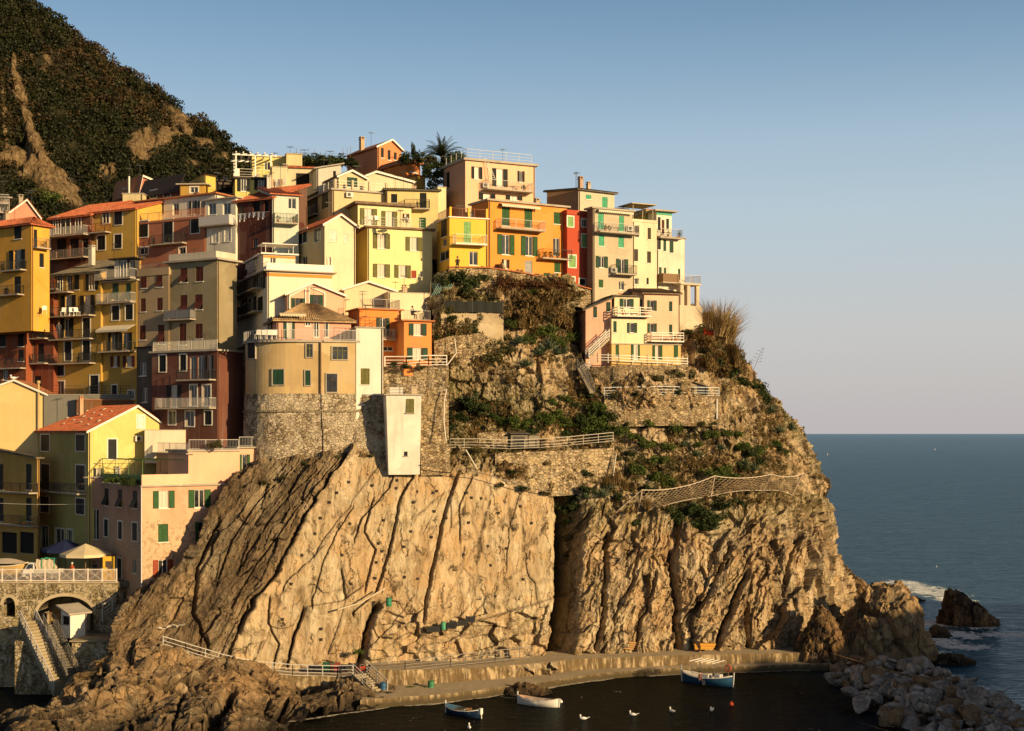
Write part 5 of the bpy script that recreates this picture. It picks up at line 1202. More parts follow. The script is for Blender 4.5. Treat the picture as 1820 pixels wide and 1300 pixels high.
v=H('x','',253,335,336,808,868,135.3,36,(.50,.28,.18),'L 260 815 270 843 v;L 284 815 298 843 d k;L 304 815 324 843 v',roof=('flat',.4,.12,'conc'),join=h,ext=0,wear=.3,dd=8)  # recessed veranda in darkened pink, its shade put into the wall colour
toprail(v,.12,'L',mat=lmetal)
v=H('x','',None,424,472,797,860,138.8,25,(.76,.42,.27),'R 424 808 444 835 o G',roof=('flat',.25,.15,'conc'),join=h,ext=2,dd=4,wear=.3)
toprail(v,.15,'RB',mat=lmetal)
v=H('x','',None,257,330,765,806,142.2,10,(.70,.60,.44),roof=('flat',.05,.06,'conc'),join=h,ext=1,dd=3,wear=.3)
v=H('x','',None,328,394,755,806,143.8,8,(.70,.60,.42),'R 339 770 345 785 g k',roof=('flat',.05,.06,'conc'),join=h,ext=1,dd=3,wear=.3)
pp=MB(); u1=h.uv('R',337,866)[0]; pp.box(-.1,-.1,h.h+.15,u1,.08,h.h+1.15); h.put(pp.build('parapet',plaster((.76,.48,.31),.3))); 
pp=MB(); railing(pp,(0,.1,h.h+.15),(0,h.d,h.h+.15),1.0,'mesh'); 
for q in np.linspace(.2,h.d-.2,4): pp.tube((.1,q,h.h+.15),(.1,q,h.h+2.5),.03)
for q in np.linspace(.2,3.5,4): pp.tube((q*1.2,-.2,h.h+2.5),(q*1.2,h.d,h.h+2.5),.03)
pp.tube((.1,0,h.h+2.5),(.1,h.d,h.h+2.5),.035); h.put(pp.build('pergola',paint((.10,.2,.05),.6)))
mb=MB(); mb.tube((-.12,-.1,0),(-.12,-.1,h.h+.1),.06,n=8); h.put(mb.build('drainpipe',paint((.6,.58,.55),.5)))
h=H('house','small pink annex with a railed roof between the yellow-green gable and the peeling pink house',None,153,240,850,1000,140.6,-6,(.46,.27,.18),'R 156 838 160 840 v;R 164 905 176 960 d k',roof=('flat',.2,.15,'conc'),ext=3,dd=3,wear=.5)
toprail(h,.15,'R',style='rail',mat=dmetal,hh=1.3)
h=H('house','low brown flat-roofed shed behind the red tiled roof',None,136,243,712,740,151.0,2,(.20,.09,.035),roof=('flat',.1,.1,'terra'),ext=3)
h=H('garden_wall','grey terrace wall at the foot of the shaded mustard fronts',None,78,242,702,730,151.3,0,(.20,.19,.16),roof=('flat',.05,.06,'conc'),ext=3,cat='wall',dd=1.0)
toprail(h,.06,'R',style='rail',mat=dmetal,hh=.9)
# ---- rooftop clutter: aerials, chimneys and flower pots that belong to their houses
_hs=[o for o in bpy.data.objects if o.type=='EMPTY' and o.get('category')=='house']
_rc=random.Random(77); potm=paint((.36,.13,.06),.8); potl=leafm('pot',(.02,.04,.01),(.07,.10,.02),None,2.0)
for o in _hs:
    ch=[c for c in o.children if c.name.startswith('roof')]
    if not ch or len(ch[0].data.vertices)<8: continue
    r=ch[0]; xs=[v.co.x for v in r.data.vertices]; ys=[v.co.y for v in r.data.vertices]; zs=[v.co.z for v in r.data.vertices]; x0,x1,y0,y1,zt=min(xs),max(xs),min(ys),max(ys),max(zs); fl=zt-min(zs)<.5
    if x1-x0<2 or y1-y0<2: continue
    for k in range(_rc.choice((1,1,2))):
        u=x0+(x1-x0)*_rc.uniform(.15,.85);v=y0+(y1-y0)*_rc.uniform(.3,.8); hh=_rc.uniform(1.2,2.4); zb=zt if fl else zt-.9
        mb=MB(); mb.tube((u,v,zb-.3),(u,v,zt+hh),.022,n=4)
        for q,l in ((0,.5),(.14,.42),(.28,.34),(.42,.28)): mb.tube((u-l,v+q-.2,zt+hh-.1),(u+l,v+q-.2,zt+hh-.1),.012,n=3)
        mb.tube((u,v-.3,zt+hh-.1),(u,v+.35,zt+hh-.1),.014,n=3); a=mb.build('antenna',dmetal,o); a.location=r.location; a.rotation_euler=r.rotation_euler
    if _rc.random()<.6:
        u=x0+(x1-x0)*_rc.uniform(.2,.8);v=y0+(y1-y0)*_rc.uniform(.45,.75); s=_rc.uniform(.35,.55); zb=zt if fl else zt-.8
        mb=MB(); mb.box(u,v,zb-.4,u+s,v+s,zt+.7); mb.box(u-.06,v-.06,zt+.701,u+s+.06,v+s+.06,zt+.78); mb.box(u+.04,v+.04,zt+.78,u+.12,v+s-.04,zt+.95); mb.box(u+s-.12,v+.04,zt+.78,u+s-.04,v+s-.04,zt+.95); mb.box(u-.05,v-.05,zt+.951,u+s+.05,v+s+.05,zt+1.01); a=mb.build('chimney',plaster(_rc.choice([(.5,.38,.26),(.55,.3,.18),(.6,.55,.45)]),.8),r)
for bal in [o for o in bpy.data.objects if o.name.split('.')[0]=='balcony']:
    if _rc.random()<.45: continue
    c=[v.co for v in bal.data.vertices]; x0,x1=min(v.x for v in c),max(v.x for v in c); y0,y1=min(v.y for v in c),max(v.y for v in c); z=max(v.z for v in c); n=_rc.choice((1,2,3))
    for k in range(n):
        if (x1-x0)>(y1-y0): u,v=x0+(x1-x0)*_rc.uniform(.08,.92),y0+.2
        else: u,v=x0+.2,y0+(y1-y0)*_rc.uniform(.08,.92)
        mb=MB(); mb.lathe([(.09,0),(.14,.25)],8,(u,v,z)); p=mb.build('flower_pot',potm,bal); g=np.random.default_rng(_rc.randrange(9999)); co_,fc=leaf_cloud(g,[(u,v,z+.45)],[(.22,.22,.28)],[45],.10,1.5,.6); q=link('pot_plant',npmesh('pot_plant',co_,fc,4,[potl]),p) if False else link('pot_plant',npmesh('pot_plant',co_,fc,4,[potl]),bal)
# ================================================================ WALLS, PATHS AND FENCES
rub=stonem('rub',3.0,(.17,.115,.06),(.50,.38,.22),(.38,.28,.15),.0,.2); rub2=stonem('rub2',2.2,(.15,.105,.055),(.48,.36,.21),(.46,.35,.2),.35,.35)
harb=stonem('harb',2.3,(.15,.115,.06),(.36,.28,.15),(.44,.36,.22),.35,.55,1.5)
def ribbon(name,label,cat,pts,drop,mat,thick=.5,coping=None,lean=.0,group=None,disp=.12,auto=0):
    """free-standing or retaining wall whose top follows pts=(px,py,Y)"""
    if auto:   # stand the wall where the slope meets its foot
        q0=[]
        for a,b in zip(pts[:-1],pts[1:]): q0+=[(a[0]+(b[0]-a[0])*k/4,a[1]+(b[1]-a[1])*k/4,0) for k in range(4)]
        q0.append(pts[-1]); ys=[]
        for q in q0: ys.append(float(np.percentile([on_cliff(q[0]+dx,q[1]+6+(auto-6)*k/5,0).y for dx in (-6,0,6) for k in range(6)],22))-.05)
        ys=np.array(ys); ys=np.convolve(np.r_[ys[0],ys[0],ys,ys[-1],ys[-1]],np.ones(5)/5,'valid'); pts=[(q[0],q[1],float(y)) for q,y in zip(q0,ys)]
    Q=[P(*q) for q in pts]; o=Q[0].copy(); root=empty(name,(o.x,o.y,o.z-drop),0,label,cat,group); O=root.location; ribbon.last=pts
    n=0; dense=[]
    for a,b in zip(Q[:-1],Q[1:]):
        m=max(1,int((b-a).length/.3)); dense+= [a.lerp(b,i/m) for i in range(m)]
    dense.append(Q[-1]); n=len(dense)-1; nz=max(2,int(drop/.3))
    mb=MB()
    def nrm(i): 
        a=dense[max(0,i-1)];b=dense[min(n,i+1)]; d=(b-a); return Vector((d.y,-d.x,0)).normalized()
    def fn(u,v):
        i=int(round(u*n)); p=dense[i]; nn=nrm(i); k=v*(nz+3)
        if k<=nz: z=-drop*(1-k/nz); off=lean*(1-k/nz)+disp*float(vn(p.x*2.1,p.y*2.1,(p.z+z)*2.6,9))
        elif k<nz+1.5: z=0;off=-thick
        else: z=-drop*.9; off=-thick
        return (p.x+nn.x*off-O.x,p.y+nn.y*off-O.y,p.z+z-O.z+(0.06*float(vn(p.x*1.5,p.y,0,4)) if k>=nz else 0))
    mb.grid(fn,n,nz+3); mb.build('masonry',mat,root)
    if coping:
        c=MB()
        for i in range(n):
            a,b=dense[i]-O,dense[i+1]-O; na,nb=nrm(i),nrm(i+1); up=Vector((0,0,1))
            c.hexa([a+na*.12+up*.07,b+nb*.12+up*.07,b-nb*(thick+.1)+up*.07,a-na*(thick+.1)+up*.07,a+na*.12+up*.19,b+nb*.12+up*.19,b-nb*(thick+.1)+up*.19,a-na*(thick+.1)+up*.19])
        c.build('coping',coping,root)
    return root
ribbon('stone_wall','tall rubble retaining wall right of the tapering white tower','wall',[(676,652,142),(796,650,141.6)],10.5,rub2,.8,lean=.6)
ribbon('stone_wall','low rubble wall between the tapering white tower and the weedy path','wall',[(748,792,139.6),(800,790,140.6)],3.0,rub,.5)
ribbon('stone_wall','smooth grey-gold concrete wall below the black screen fence','wall',[(784,558,146.6),(895,556,148.6)],4.5,plaster((.46,.36,.22),1.0),1.5,disp=.03,auto=42)
ribbon('stone_wall','rough block of rubble masonry below the concrete wall','wall',[(772,606,144.6),(800,598,145),(862,592,145.6)],4.6,rub,2.5,lean=.3,auto=40)
ribbon('stone_wall','long rubble terrace wall under the blue-white railing on the point','wall',[(1074,704,150.6),(1180,702,151.6),(1278,704,154)],3.3,rub,3.0,lean=.2,auto=44)
TW=ribbon.last
ribbon('stone_wall','shaded rubble wall directly below the white fence of the pink villa','wall',[(1036,652,152.8),(1100,650,151.3),(1224,649,152.8)],3.2,rub,1.2)
ribbon('stone_wall','short patch of pale rubble wall beside the garden shed','wall',[(848,770,143.6),(906,769,144.6)],2.2,rub,.8,auto=20)
ribbon('stone_wall','broad dark rubble wall above the top edge of the smooth rock slab','wall',[(880,806,144.6),(1000,802,147),(1092,796,148.8)],4.6,rub2,1.2,lean=.4,auto=45)
ribbon('garden_wall','long rendered wall with red brick coping sweeping below the yellow, orange and red houses','wall',[(797,477,149.4),(868,478,151),(930,487,152.4),(1000,503,154.6),(1050,516,156.2),(1094,524,157.6),(1130,527,158.6)],2.2,rub,.3,paint((.36,.12,.05),.8),disp=.06)
ribbon('stone_wall','rubble face between the bastion and the tapering tower, under the narrow white tower','wall',[(628,702,139.6),(694,704,139.9)],9.5,stonem('bast',2.6,(.16,.115,.065),(.46,.37,.25),(.50,.42,.30),.6,.45),.8,lean=.5)
def fence_thing(name,label,cat,pts,style,mat,h=1.0,group=None,step=.16,r=.02,post_part=True):
    Q=[P(*q) if not isinstance(q,Vector) else q for q in pts]; root=empty(name,Q[0],0,label,cat,group); O=Q[0]
    mb=MB()
    for a,b in zip(Q[:-1],Q[1:]): railing(mb,a-O,b-O,h,style,step,r)
    mb.build('railing',mat,root); return root
zw=paint((.62,.60,.56),.5)
fence_thing('path_railing','steel railing along the rock-cut path from the foreshore rocks to the boat steps','railing',[(290,1152,127),(330,1164,127.7),(400,1185,128.4),(450,1195,129.1),(520,1202,129.7),(600,1204,130.3),(628,1203,130.2)],'rail',lmetal,1.05,r=.028)
fence_thing('path_railing','steel railing along the path right of the boat steps up to the dark cleft','railing',[(640,1202,130.4),(720,1195,130.9),(800,1185,132.6),(880,1176,134.9),(945,1169,136.9)],'rail',metal,1.05,r=.025)
fence_thing('terrace_railing','blue-white railing with a brown middle rail on the terrace below the villa','railing',[(q[0],q[1]+1,q[2]+.15) for q in TW],'rail',paint((.5,.55,.56),.5),.95,r=.03)
fence_thing('villa_fence','white plank fence in front of the arched doors of the pink villa','fence',[(1032,668,152.0),(1062,645,151.4),(1100,646,151.0),(1150,649,151.8),(1222,652,153)],'plank',whitep,1.05)
fence_thing('garden_railing','thin grey railing of the path below the garden shed','railing',[(800,797,142.5),(850,797,143.2),(905,799,144.0),(960,797,145.2),(1010,793,146.3),(1090,785,148.2)],'rail',paint((.40,.36,.30),.6),.95,r=.028)
fence_thing('terrace_fence','white posts and dark rail in front of the orange house annex','railing',[(684,652,141.2),(722,652,141.0),(762,650,141.2),(794,650,141.4)],'rail',whitep,1.0,r=.04)
# black screen, teal net, shed, stakes
SY=0; r_=empty('screen_fence',P(785,556,on_cliff(800,598,0).y+.5),math.atan2(1.6,6.5),'black fabric screen fence on top of the concrete wall','fence'); mb=MB()
for i in range(5): mb=MB(); mb.box(i*1.62,.0,0,i*1.62+.07,.07,1.35); mb.build('post',dmetal,r_)
mb=MB(); mb.grid(lambda u,v:(u*6.6,.03*math.sin(u*40)-.02,.1+v*1.15+.05*math.sin(u*13)*v),40,3); mb.build('screen',paint((.02,.022,.02),.9),r_)
r_=empty('net_fence',P(765,532,147.6),.3,'pale teal mesh fence beside the blank cream wall','fence'); mb=MB()
for i in range(9): mb.tube((i*.2,0,.1),(i*.2+.9,0,1.7),.018,n=3); mb.tube((i*.2+.9,0,.1),(i*.2,0,1.7),.018,n=3)
mb.build('net',paint((.25,.45,.40),.6),r_); 
for q in (0,1.3,2.5): mb=MB(); mb.tube((q,0,-.3),(q,0,1.8),.04); mb.build('post',wood,r_)
r_=empty('garden_shed',P(908,790,145),.25,'small dark shed with a sheet roof on the lower garden path','shed'); mb=MB(); mb.box(0,0,-.3,1.8,2,1.0); mb.box(1.85,-.1,-.3,3.0,2,.95); mb.build('wall',plaster((.22,.19,.14),.9),r_); mb=MB(); mb.hexa([(-.2,-.4,1.05),(1.95,-.4,1.05),(1.95,2.2,1.35),(-.2,2.2,1.35),(-.2,-.4,1.11),(1.95,-.4,1.11),(1.95,2.2,1.41),(-.2,2.2,1.41)]); mb.box(1.96,-.3,.96,3.1,2.1,1.02); mb.build('roof',slatem(),r_); mb=MB(); mb.box(.2,-.02,-.3,1.5,-.005,.8); mb.build('door',dmetal,r_)
r_=empty('garden_shed',P(1233,700,153.6),.1,'black gabled hut beside the end of the terrace railing','shed'); mb=MB(); mb.hexa([(0,0,0),(1.6,0,0),(1.6,1.6,0),(0,1.6,0),(0,0,1.2),(1.6,0,.7),(1.6,1.6,.7),(0,1.6,1.2)]); mb.build('wall',dmetal,r_); mb=MB(); mb.hexa([(-.1,-.2,1.24),(1.75,-.2,.68),(1.75,1.8,.68),(-.1,1.8,1.24),(-.1,-.2,1.3),(1.75,-.2,.74),(1.75,1.8,.74),(-.1,1.8,1.3)]); mb.build('roof',slatem(),r_)
# stairs of the villa and slope
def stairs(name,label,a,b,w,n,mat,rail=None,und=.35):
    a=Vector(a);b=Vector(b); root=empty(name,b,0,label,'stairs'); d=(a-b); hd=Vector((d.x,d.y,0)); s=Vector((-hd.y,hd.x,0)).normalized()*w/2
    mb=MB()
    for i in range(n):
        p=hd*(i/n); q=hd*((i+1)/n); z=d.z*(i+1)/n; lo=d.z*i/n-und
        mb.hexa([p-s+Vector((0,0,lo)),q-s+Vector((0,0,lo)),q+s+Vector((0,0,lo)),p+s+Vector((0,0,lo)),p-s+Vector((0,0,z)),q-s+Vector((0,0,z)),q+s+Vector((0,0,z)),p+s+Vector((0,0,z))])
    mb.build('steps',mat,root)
    if rail: 
        r=MB(); 
        for k in (-1,1): railing(r,s*k,s*k+d,1.0,rail[0],.2,.025)
        r.build('railing',rail[1],root)
    return root
stairs('villa_stairs','white railed stairs climbing to the recessed door of the pink villa',P(1080,602,152.8),P(1044,636,152.2),1.1,12,plaster((.5,.42,.3),.8),('plank',whitep),.12)
stairs('garden_stairs','steep narrow steps down from the white villa fence to the lower terrace',P(1030,655,151.8),P(1052,698,149.6),.6,18,plaster((.22,.18,.12),.9),('rail',metal),.10)
conc=plaster((.36,.29,.18),1.0)
stairs('boat_steps','concrete steps from the railed path down to the low landing',P(640,1196,130.2)+Vector((0,-.4,0)),P(676,1232,127.2),1.6,9,conc,('rail',lmetal),.8)
# ================================================================ THE HARBOUR SQUARE
def square():
    z=9.92; Yw=134.0; x0,x1=X(-40,Yw),X(207,Yw)
    mb=MB(); mb.box(x0,Yw+.6,z-.5,x1+1.5,152,z); mb.build('square_paving',plaster((.13,.115,.09),.9)); tag(bpy.data.objects['square_paving'],kind='structure')
    root=empty('quay_wall',(x0,Yw,0),0,'rust-streaked stone quay wall with a wide low arch under the harbour square','wall')
    arches=[(X(66,Yw),X(167,Yw),Z(1094,Yw),Z(1060,Yw)),(X(6,Yw),X(27,Yw),Z(1076,Yw),Z(1062,Yw))]
    mb=MB(); xs=np.unique(np.concatenate([np.linspace(x0,x1,120)]+[np.linspace(a[0],a[1],30) for a in arches]))
    def ah(x):
        for a in arches:
            if a[0]<=x<=a[1]:
                t=(x-(a[0]+a[1])/2)/((a[1]-a[0])/2); return a[2]+(a[3]-a[2])*math.sqrt(max(0,1-t*t))
        return None
    zb=4.9
    for a,b in zip(xs[:-1],xs[1:]):
        m=(a+b)/2; h=ah(m)
        if h is None:
            for k in range(12): mb.poly([(a-x0,0,-2+(z+1.9)*k/12),(b-x0,0,-2+(z+1.9)*k/12),(b-x0,0,-2+(z+1.9)*(k+1)/12),(a-x0,0,-2+(z+1.9)*(k+1)/12)])
        else:
            ha=ah(max(a,m-1e-9)) if ah(a) is not None else h; hb=ah(b) if ah(b) is not None else h
            mb.poly([(a-x0,0,ha),(b-x0,0,hb),(b-x0,0,z-.1),(a-x0,0,z-.1)]); mb.poly([(a-x0,0,ha),(a-x0,4,ha),(b-x0,4,hb),(b-x0,0,hb)])
            f=4.9 if m>arches[0][0] else Z(1097,Yw); mb.poly([(a-x0,0,-2),(b-x0,0,-2),(b-x0,0,f),(a-x0,0,f)]); mb.poly([(a-x0,0,f),(b-x0,0,f),(b-x0,4,f),(a-x0,4,f)])
    for a in arches:
        f=4.9 if a is arches[0] else Z(1097,Yw)
        for q in (a[0],a[1]): mb.poly([(q-x0,0,f),(q-x0,4,f),(q-x0,4,a[2]),(q-x0,0,a[2])])
    mb.poly([(x1-x0,0,-2),(x1-x0+1.2,3,-2),(x1-x0+1.2,3,z-.1),(x1-x0,0,z-.1)])
    mb.build('masonry',harb,root)
    a=arches[0]; mb=MB(); mb.box(a[0]-x0-.2,4.02,3,a[1]-x0+.2,4.2,9); mb.box(arches[1][0]-x0-.2,4.02,3,arches[1][1]-x0+.2,4.2,9); mb.build('back_wall',plaster((.34,.25,.10),.9),root)
    mb=MB()
    for q in np.linspace(a[0]-x0+.1,a[1]-x0-.1,6): mb.box(q-.05,3.6,4.9,q+.05,3.7,8.4)
    mb.box(a[0]-x0,3.55,6.5,a[1]-x0,3.7,6.62); mb.build('timber_frame',wood,root)
    mb=MB(); mb.box(a[0]-x0+2.6,3.4,4.9,a[0]-x0+4.0,3.5,6.5); mb.box(a[0]-x0+.4,3.4,4.9,a[0]-x0+1.2,3.5,5.9); mb.build('door_panel',plaster((.55,.45,.25),.7),root)
    mb=MB() # arch ring and slab edge
    for aa in arches:
        n=24
        for i in range(n):
            t0=math.pi*i/n;t1=math.pi*(i+1)/n; c=(aa[0]+aa[1])/2-x0; rx=(aa[1]-aa[0])/2; rz=aa[3]-aa[2]
            g=lambda t,k,y: (c-(rx+k)*math.cos(t),y,aa[2]+(rz+k)*math.sin(t)); k=.3
            mb.hexa([g(t0,0,-.06),g(t1,0,-.06),g(t1,0,0.02),g(t0,0,.02),g(t0,k,-.06),g(t1,k,-.06),g(t1,k,.02),g(t0,k,.02)])
    mb.box(0,-.12,z-.1,x1-x0+.1,.6,z+.03); mb.build('arch_ring',plaster((.50,.40,.25),.8),root)
    # white crossed fence
    fr=empty('square_fence',(x0,Yw-.05,z+.03),0,'white crossed timber fence along the edge of the harbour square','fence'); W=1.35; n=int((x1-x0)/W); ps=MB(); ra=MB(); cr=MB()
    for i in range(n+1): ps=MB(); ps.box(x1-x0-i*W-.06,0,0,x1-x0-i*W+.06,.1,1.25); ps.build('post',paint((.66,.58,.50),.6),fr)
    ra.box(x1-x0-n*W,.02,1.12,x1-x0,.08,1.2); ra.box(x1-x0-n*W,.02,.06,x1-x0,.08,.14)
    for i in range(n):
        a=x1-x0-(i+1)*W+.06;b=x1-x0-i*W-.06
        cr.tube((a,.05,.14),(b,.05,1.12),.035,n=4); cr.tube((b,.05,.14),(a,.05,1.12),.035,n=4)
        for k in range(-3,4):
            if k: 
                for s in (1,-1):
                    pts=[]
                    for t in np.linspace(0,1,2): pass
                    xa,xb=a+k*.28,b+k*.28; t0=max(0,(a-xa)/(xb-xa)); t1=min(1,(b-xa)/(xb-xa)); f=lambda t:(xa+(xb-xa)*t,.06,.14+.98*(t if s>0 else 1-t)); cr.tube(f(t0),f(t1),.012,n=3,cap=False)
    fw=paint((.66,.58,.50),.6); ra.build('rail',fw,fr); cr.build('lattice',fw,fr)
    # lower landing, bastion
    mb=MB(); mb.box(X(45,133),130.2,-1,X(133,133)-.05,134.0,4.86); mb.box(X(212,130)+.1,131,-1,X(262,131),138,4.6); mb.box(X(205,137),137.0,-1,X(262,138),150,7.2); mb.build('landing',harb); tag(bpy.data.objects['landing'],kind='structure')
    bb=empty('harbour_bastion',(X(133,130),129.2,0),0,'blocky sunlit stone bastion carrying the white kiosk above the harbour rocks','wall'); mb=MB(); w=X(212,130)-X(133,130)
    mb.hexa([(-.1,-.5,-.5),(w+.2,-.7,-.5),(w+.2,7,-.5),(-.1,7,-.5),(0,0,5.0),(w,-.2,5.0),(w,7,5.0),(0,7,5.0)]); mb.build('masonry',stonem('bst',1.9,(.26,.20,.11),(.50,.41,.24),(.5,.42,.27),0,.4,1.3),bb); mb=MB(); mb.box(-.15,-.35,5.003,w+.15,6.9,5.14); mb.build('coping',conc,bb)
    k=H('kiosk','small white kiosk with a slanted grey roof on the stone bastion',107,125,154,1091,1135,130.6,48,(.72,.68,.58),'L 110 1094 123 1112 v',roof=('shR',.45,'conc'),ext=.0,dd=1.6,cat='kiosk',wear=.3)
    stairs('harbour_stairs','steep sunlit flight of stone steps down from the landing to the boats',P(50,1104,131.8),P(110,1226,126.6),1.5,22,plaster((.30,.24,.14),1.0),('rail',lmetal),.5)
    stairs('harbour_stairs','shaded flight of steps between the landing and the kiosk bastion',P(86,1110,132),P(128,1200,127),1.0,18,plaster((.12,.10,.07),1.0),('rail',metal),.4)  # darker stone than the sunlit flight: shade put into its colour
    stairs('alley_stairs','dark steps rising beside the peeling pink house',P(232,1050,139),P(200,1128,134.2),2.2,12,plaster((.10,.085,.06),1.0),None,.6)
    fence_thing('alley_railing','pale handrail slanting up the dark steps beside the pink house','railing',[(182,1106,131.5),(183,1068+30,132.5),(232,1062,136)],'rail',lmetal,1.2,r=.03)
    # parasol
    def parasol(name,label,p,w,hh,mat,cat='umbrella'):
        r=empty(name,p,0,label,cat); m=MB(); m.tube((0,0,0),(0,0,hh-.2),.05); m.build('pole',wood,r); m=MB(); n=8; ap=(0,0,hh)
        R0=[(w/2*1.08*math.cos(2*math.pi*(i+.3)/n),w/2*1.08*math.sin(2*math.pi*(i+.3)/n),hh-.95) for i in range(n)]
        for i in range(n):
            a,b=R0[i],R0[(i+1)%n]; m.poly([ap,a,b]); m.poly([a,(a[0],a[1],a[2]-.28),(b[0],b[1],b[2]-.28),b])
        m.build('canopy',mat,r); m=MB()
        for a in R0: m.tube((0,0,hh-.06),(a[0]*.98,a[1]*.98,a[2]-.04),.02,n=3)
        m.build('rib',wood,r); return r
    parasol('parasol','large cream parasol over the cafe end of the harbour square',Vector((X(152,136.4),136.4,z)),4.4,3.45,plaster((.66,.55,.34),.3))
    parasol('parasol','navy blue parasol in the shade behind the cream one',Vector((X(116,140),140,z)),4.2,3.6,paint((.012,.02,.07),.8))
    # menu board
    r=empty('notice_board',(X(193,134.8),134.8,z),0,'tall orange-yellow poster board at the end of the square fence','sign'); m=MB(); m.box(-.55,0,.1,.55,.08,2.35); m.build('board',paint((.72,.42,.04),.6),r); m=MB(); m.box(-.3,-.012,1.3,.3,-.002,1.9); m.box(-.1,-.014,1.05,.35,-.004,1.5); m.build('picture',paint((.08,.06,.05),.7),r); m=MB(); m.box(-.5,.02,0,-.42,.07,.1);m.box(.42,.02,0,.5,.07,.1); m.build('foot',wood,r)
    # three-wheeled truck with its load
    t=empty('small_truck',(X(72,135.4),135.4,z),0,'white small truck loaded with sacks and green netting, parked behind the fence','truck'); wp=paint((.66,.64,.60),.35)
    m=MB(); m.hexa([(-1.75,0,.35),(-.6,0,.35),(-.6,1.4,.35),(-1.75,1.4,.35),(-1.7,.04,.95),(-.6,0,.95),(-.6,1.4,.95),(-1.7,1.36,.95)]); m.hexa([(-1.62,.06,.951),(-.6,.03,.951),(-.6,1.37,.951),(-1.62,1.34,.951),(-1.2,.15,1.62),(-.62,.12,1.62),(-.62,1.28,1.62),(-1.2,1.25,1.62)]); m.box(-1.25,.1,1.621,-.58,1.3,1.68); m.build('cab',wp,t)
    m=MB(); m.hexa([(-1.45,.0,1.0),(-.75,-.01,1.0),(-.75,.03,1.0),(-1.45,.04,1.0),(-1.17,.09,1.55),(-.75,.08,1.55),(-.75,.12,1.55),(-1.17,.13,1.55)]); m.build('cab_window',glassm(),t)
    m=MB(); m.box(-.55,-.05,.62,1.75,1.45,.72); m.box(-.55,-.05,.721,1.75,-.0,1.02); m.box(-.55,1.4,.721,1.75,1.45,1.02); m.box(-.5,.2,.4,1.7,1.2,.6); m.build('load_bed',paint((.40,.38,.34),.6),t)
    for wx,wy in ((1.1,-.02),(1.1,1.25),(-1.25,.0),(-1.25,1.25)):
        m=MB(); 
        m.tube((wx,wy,.28),(wx,wy+.16,.28),.28,n=16); wv=m.build('wheel',paint((.015,.015,.015),.8),t); m=MB(); m.tube((wx,wy-.01,.28),(wx,wy+.02,.28),.15,n=12); m.build('hub',lmetal,wv)
    rng=np.random.default_rng(4); m=MB()
    m.grid(lambda u,v:(-.45+1.7*u+.06*math.sin(v*9),.0+.02*math.sin(u*25),1.0+v*1.0+.05*math.sin(u*19)),20,8); m.box(-.4,.1,1.03,1.2,1.3,1.95); lo_=m.build('sack_load',plaster((.60,.50,.36),.6),t); m=MB()
    for q in (.1,1.3): m.box(q,-.08,1.03,q+.07,-.04,2.15)
    m.grid(lambda u,v:(.0+1.4*u,-.06+1.3*v,2.06+.08*math.sin(u*11)*math.sin(v*9)),14,10); m.build('green_netting',paint((.06,.32,.18),.8),t)
    return z
sqz=square()
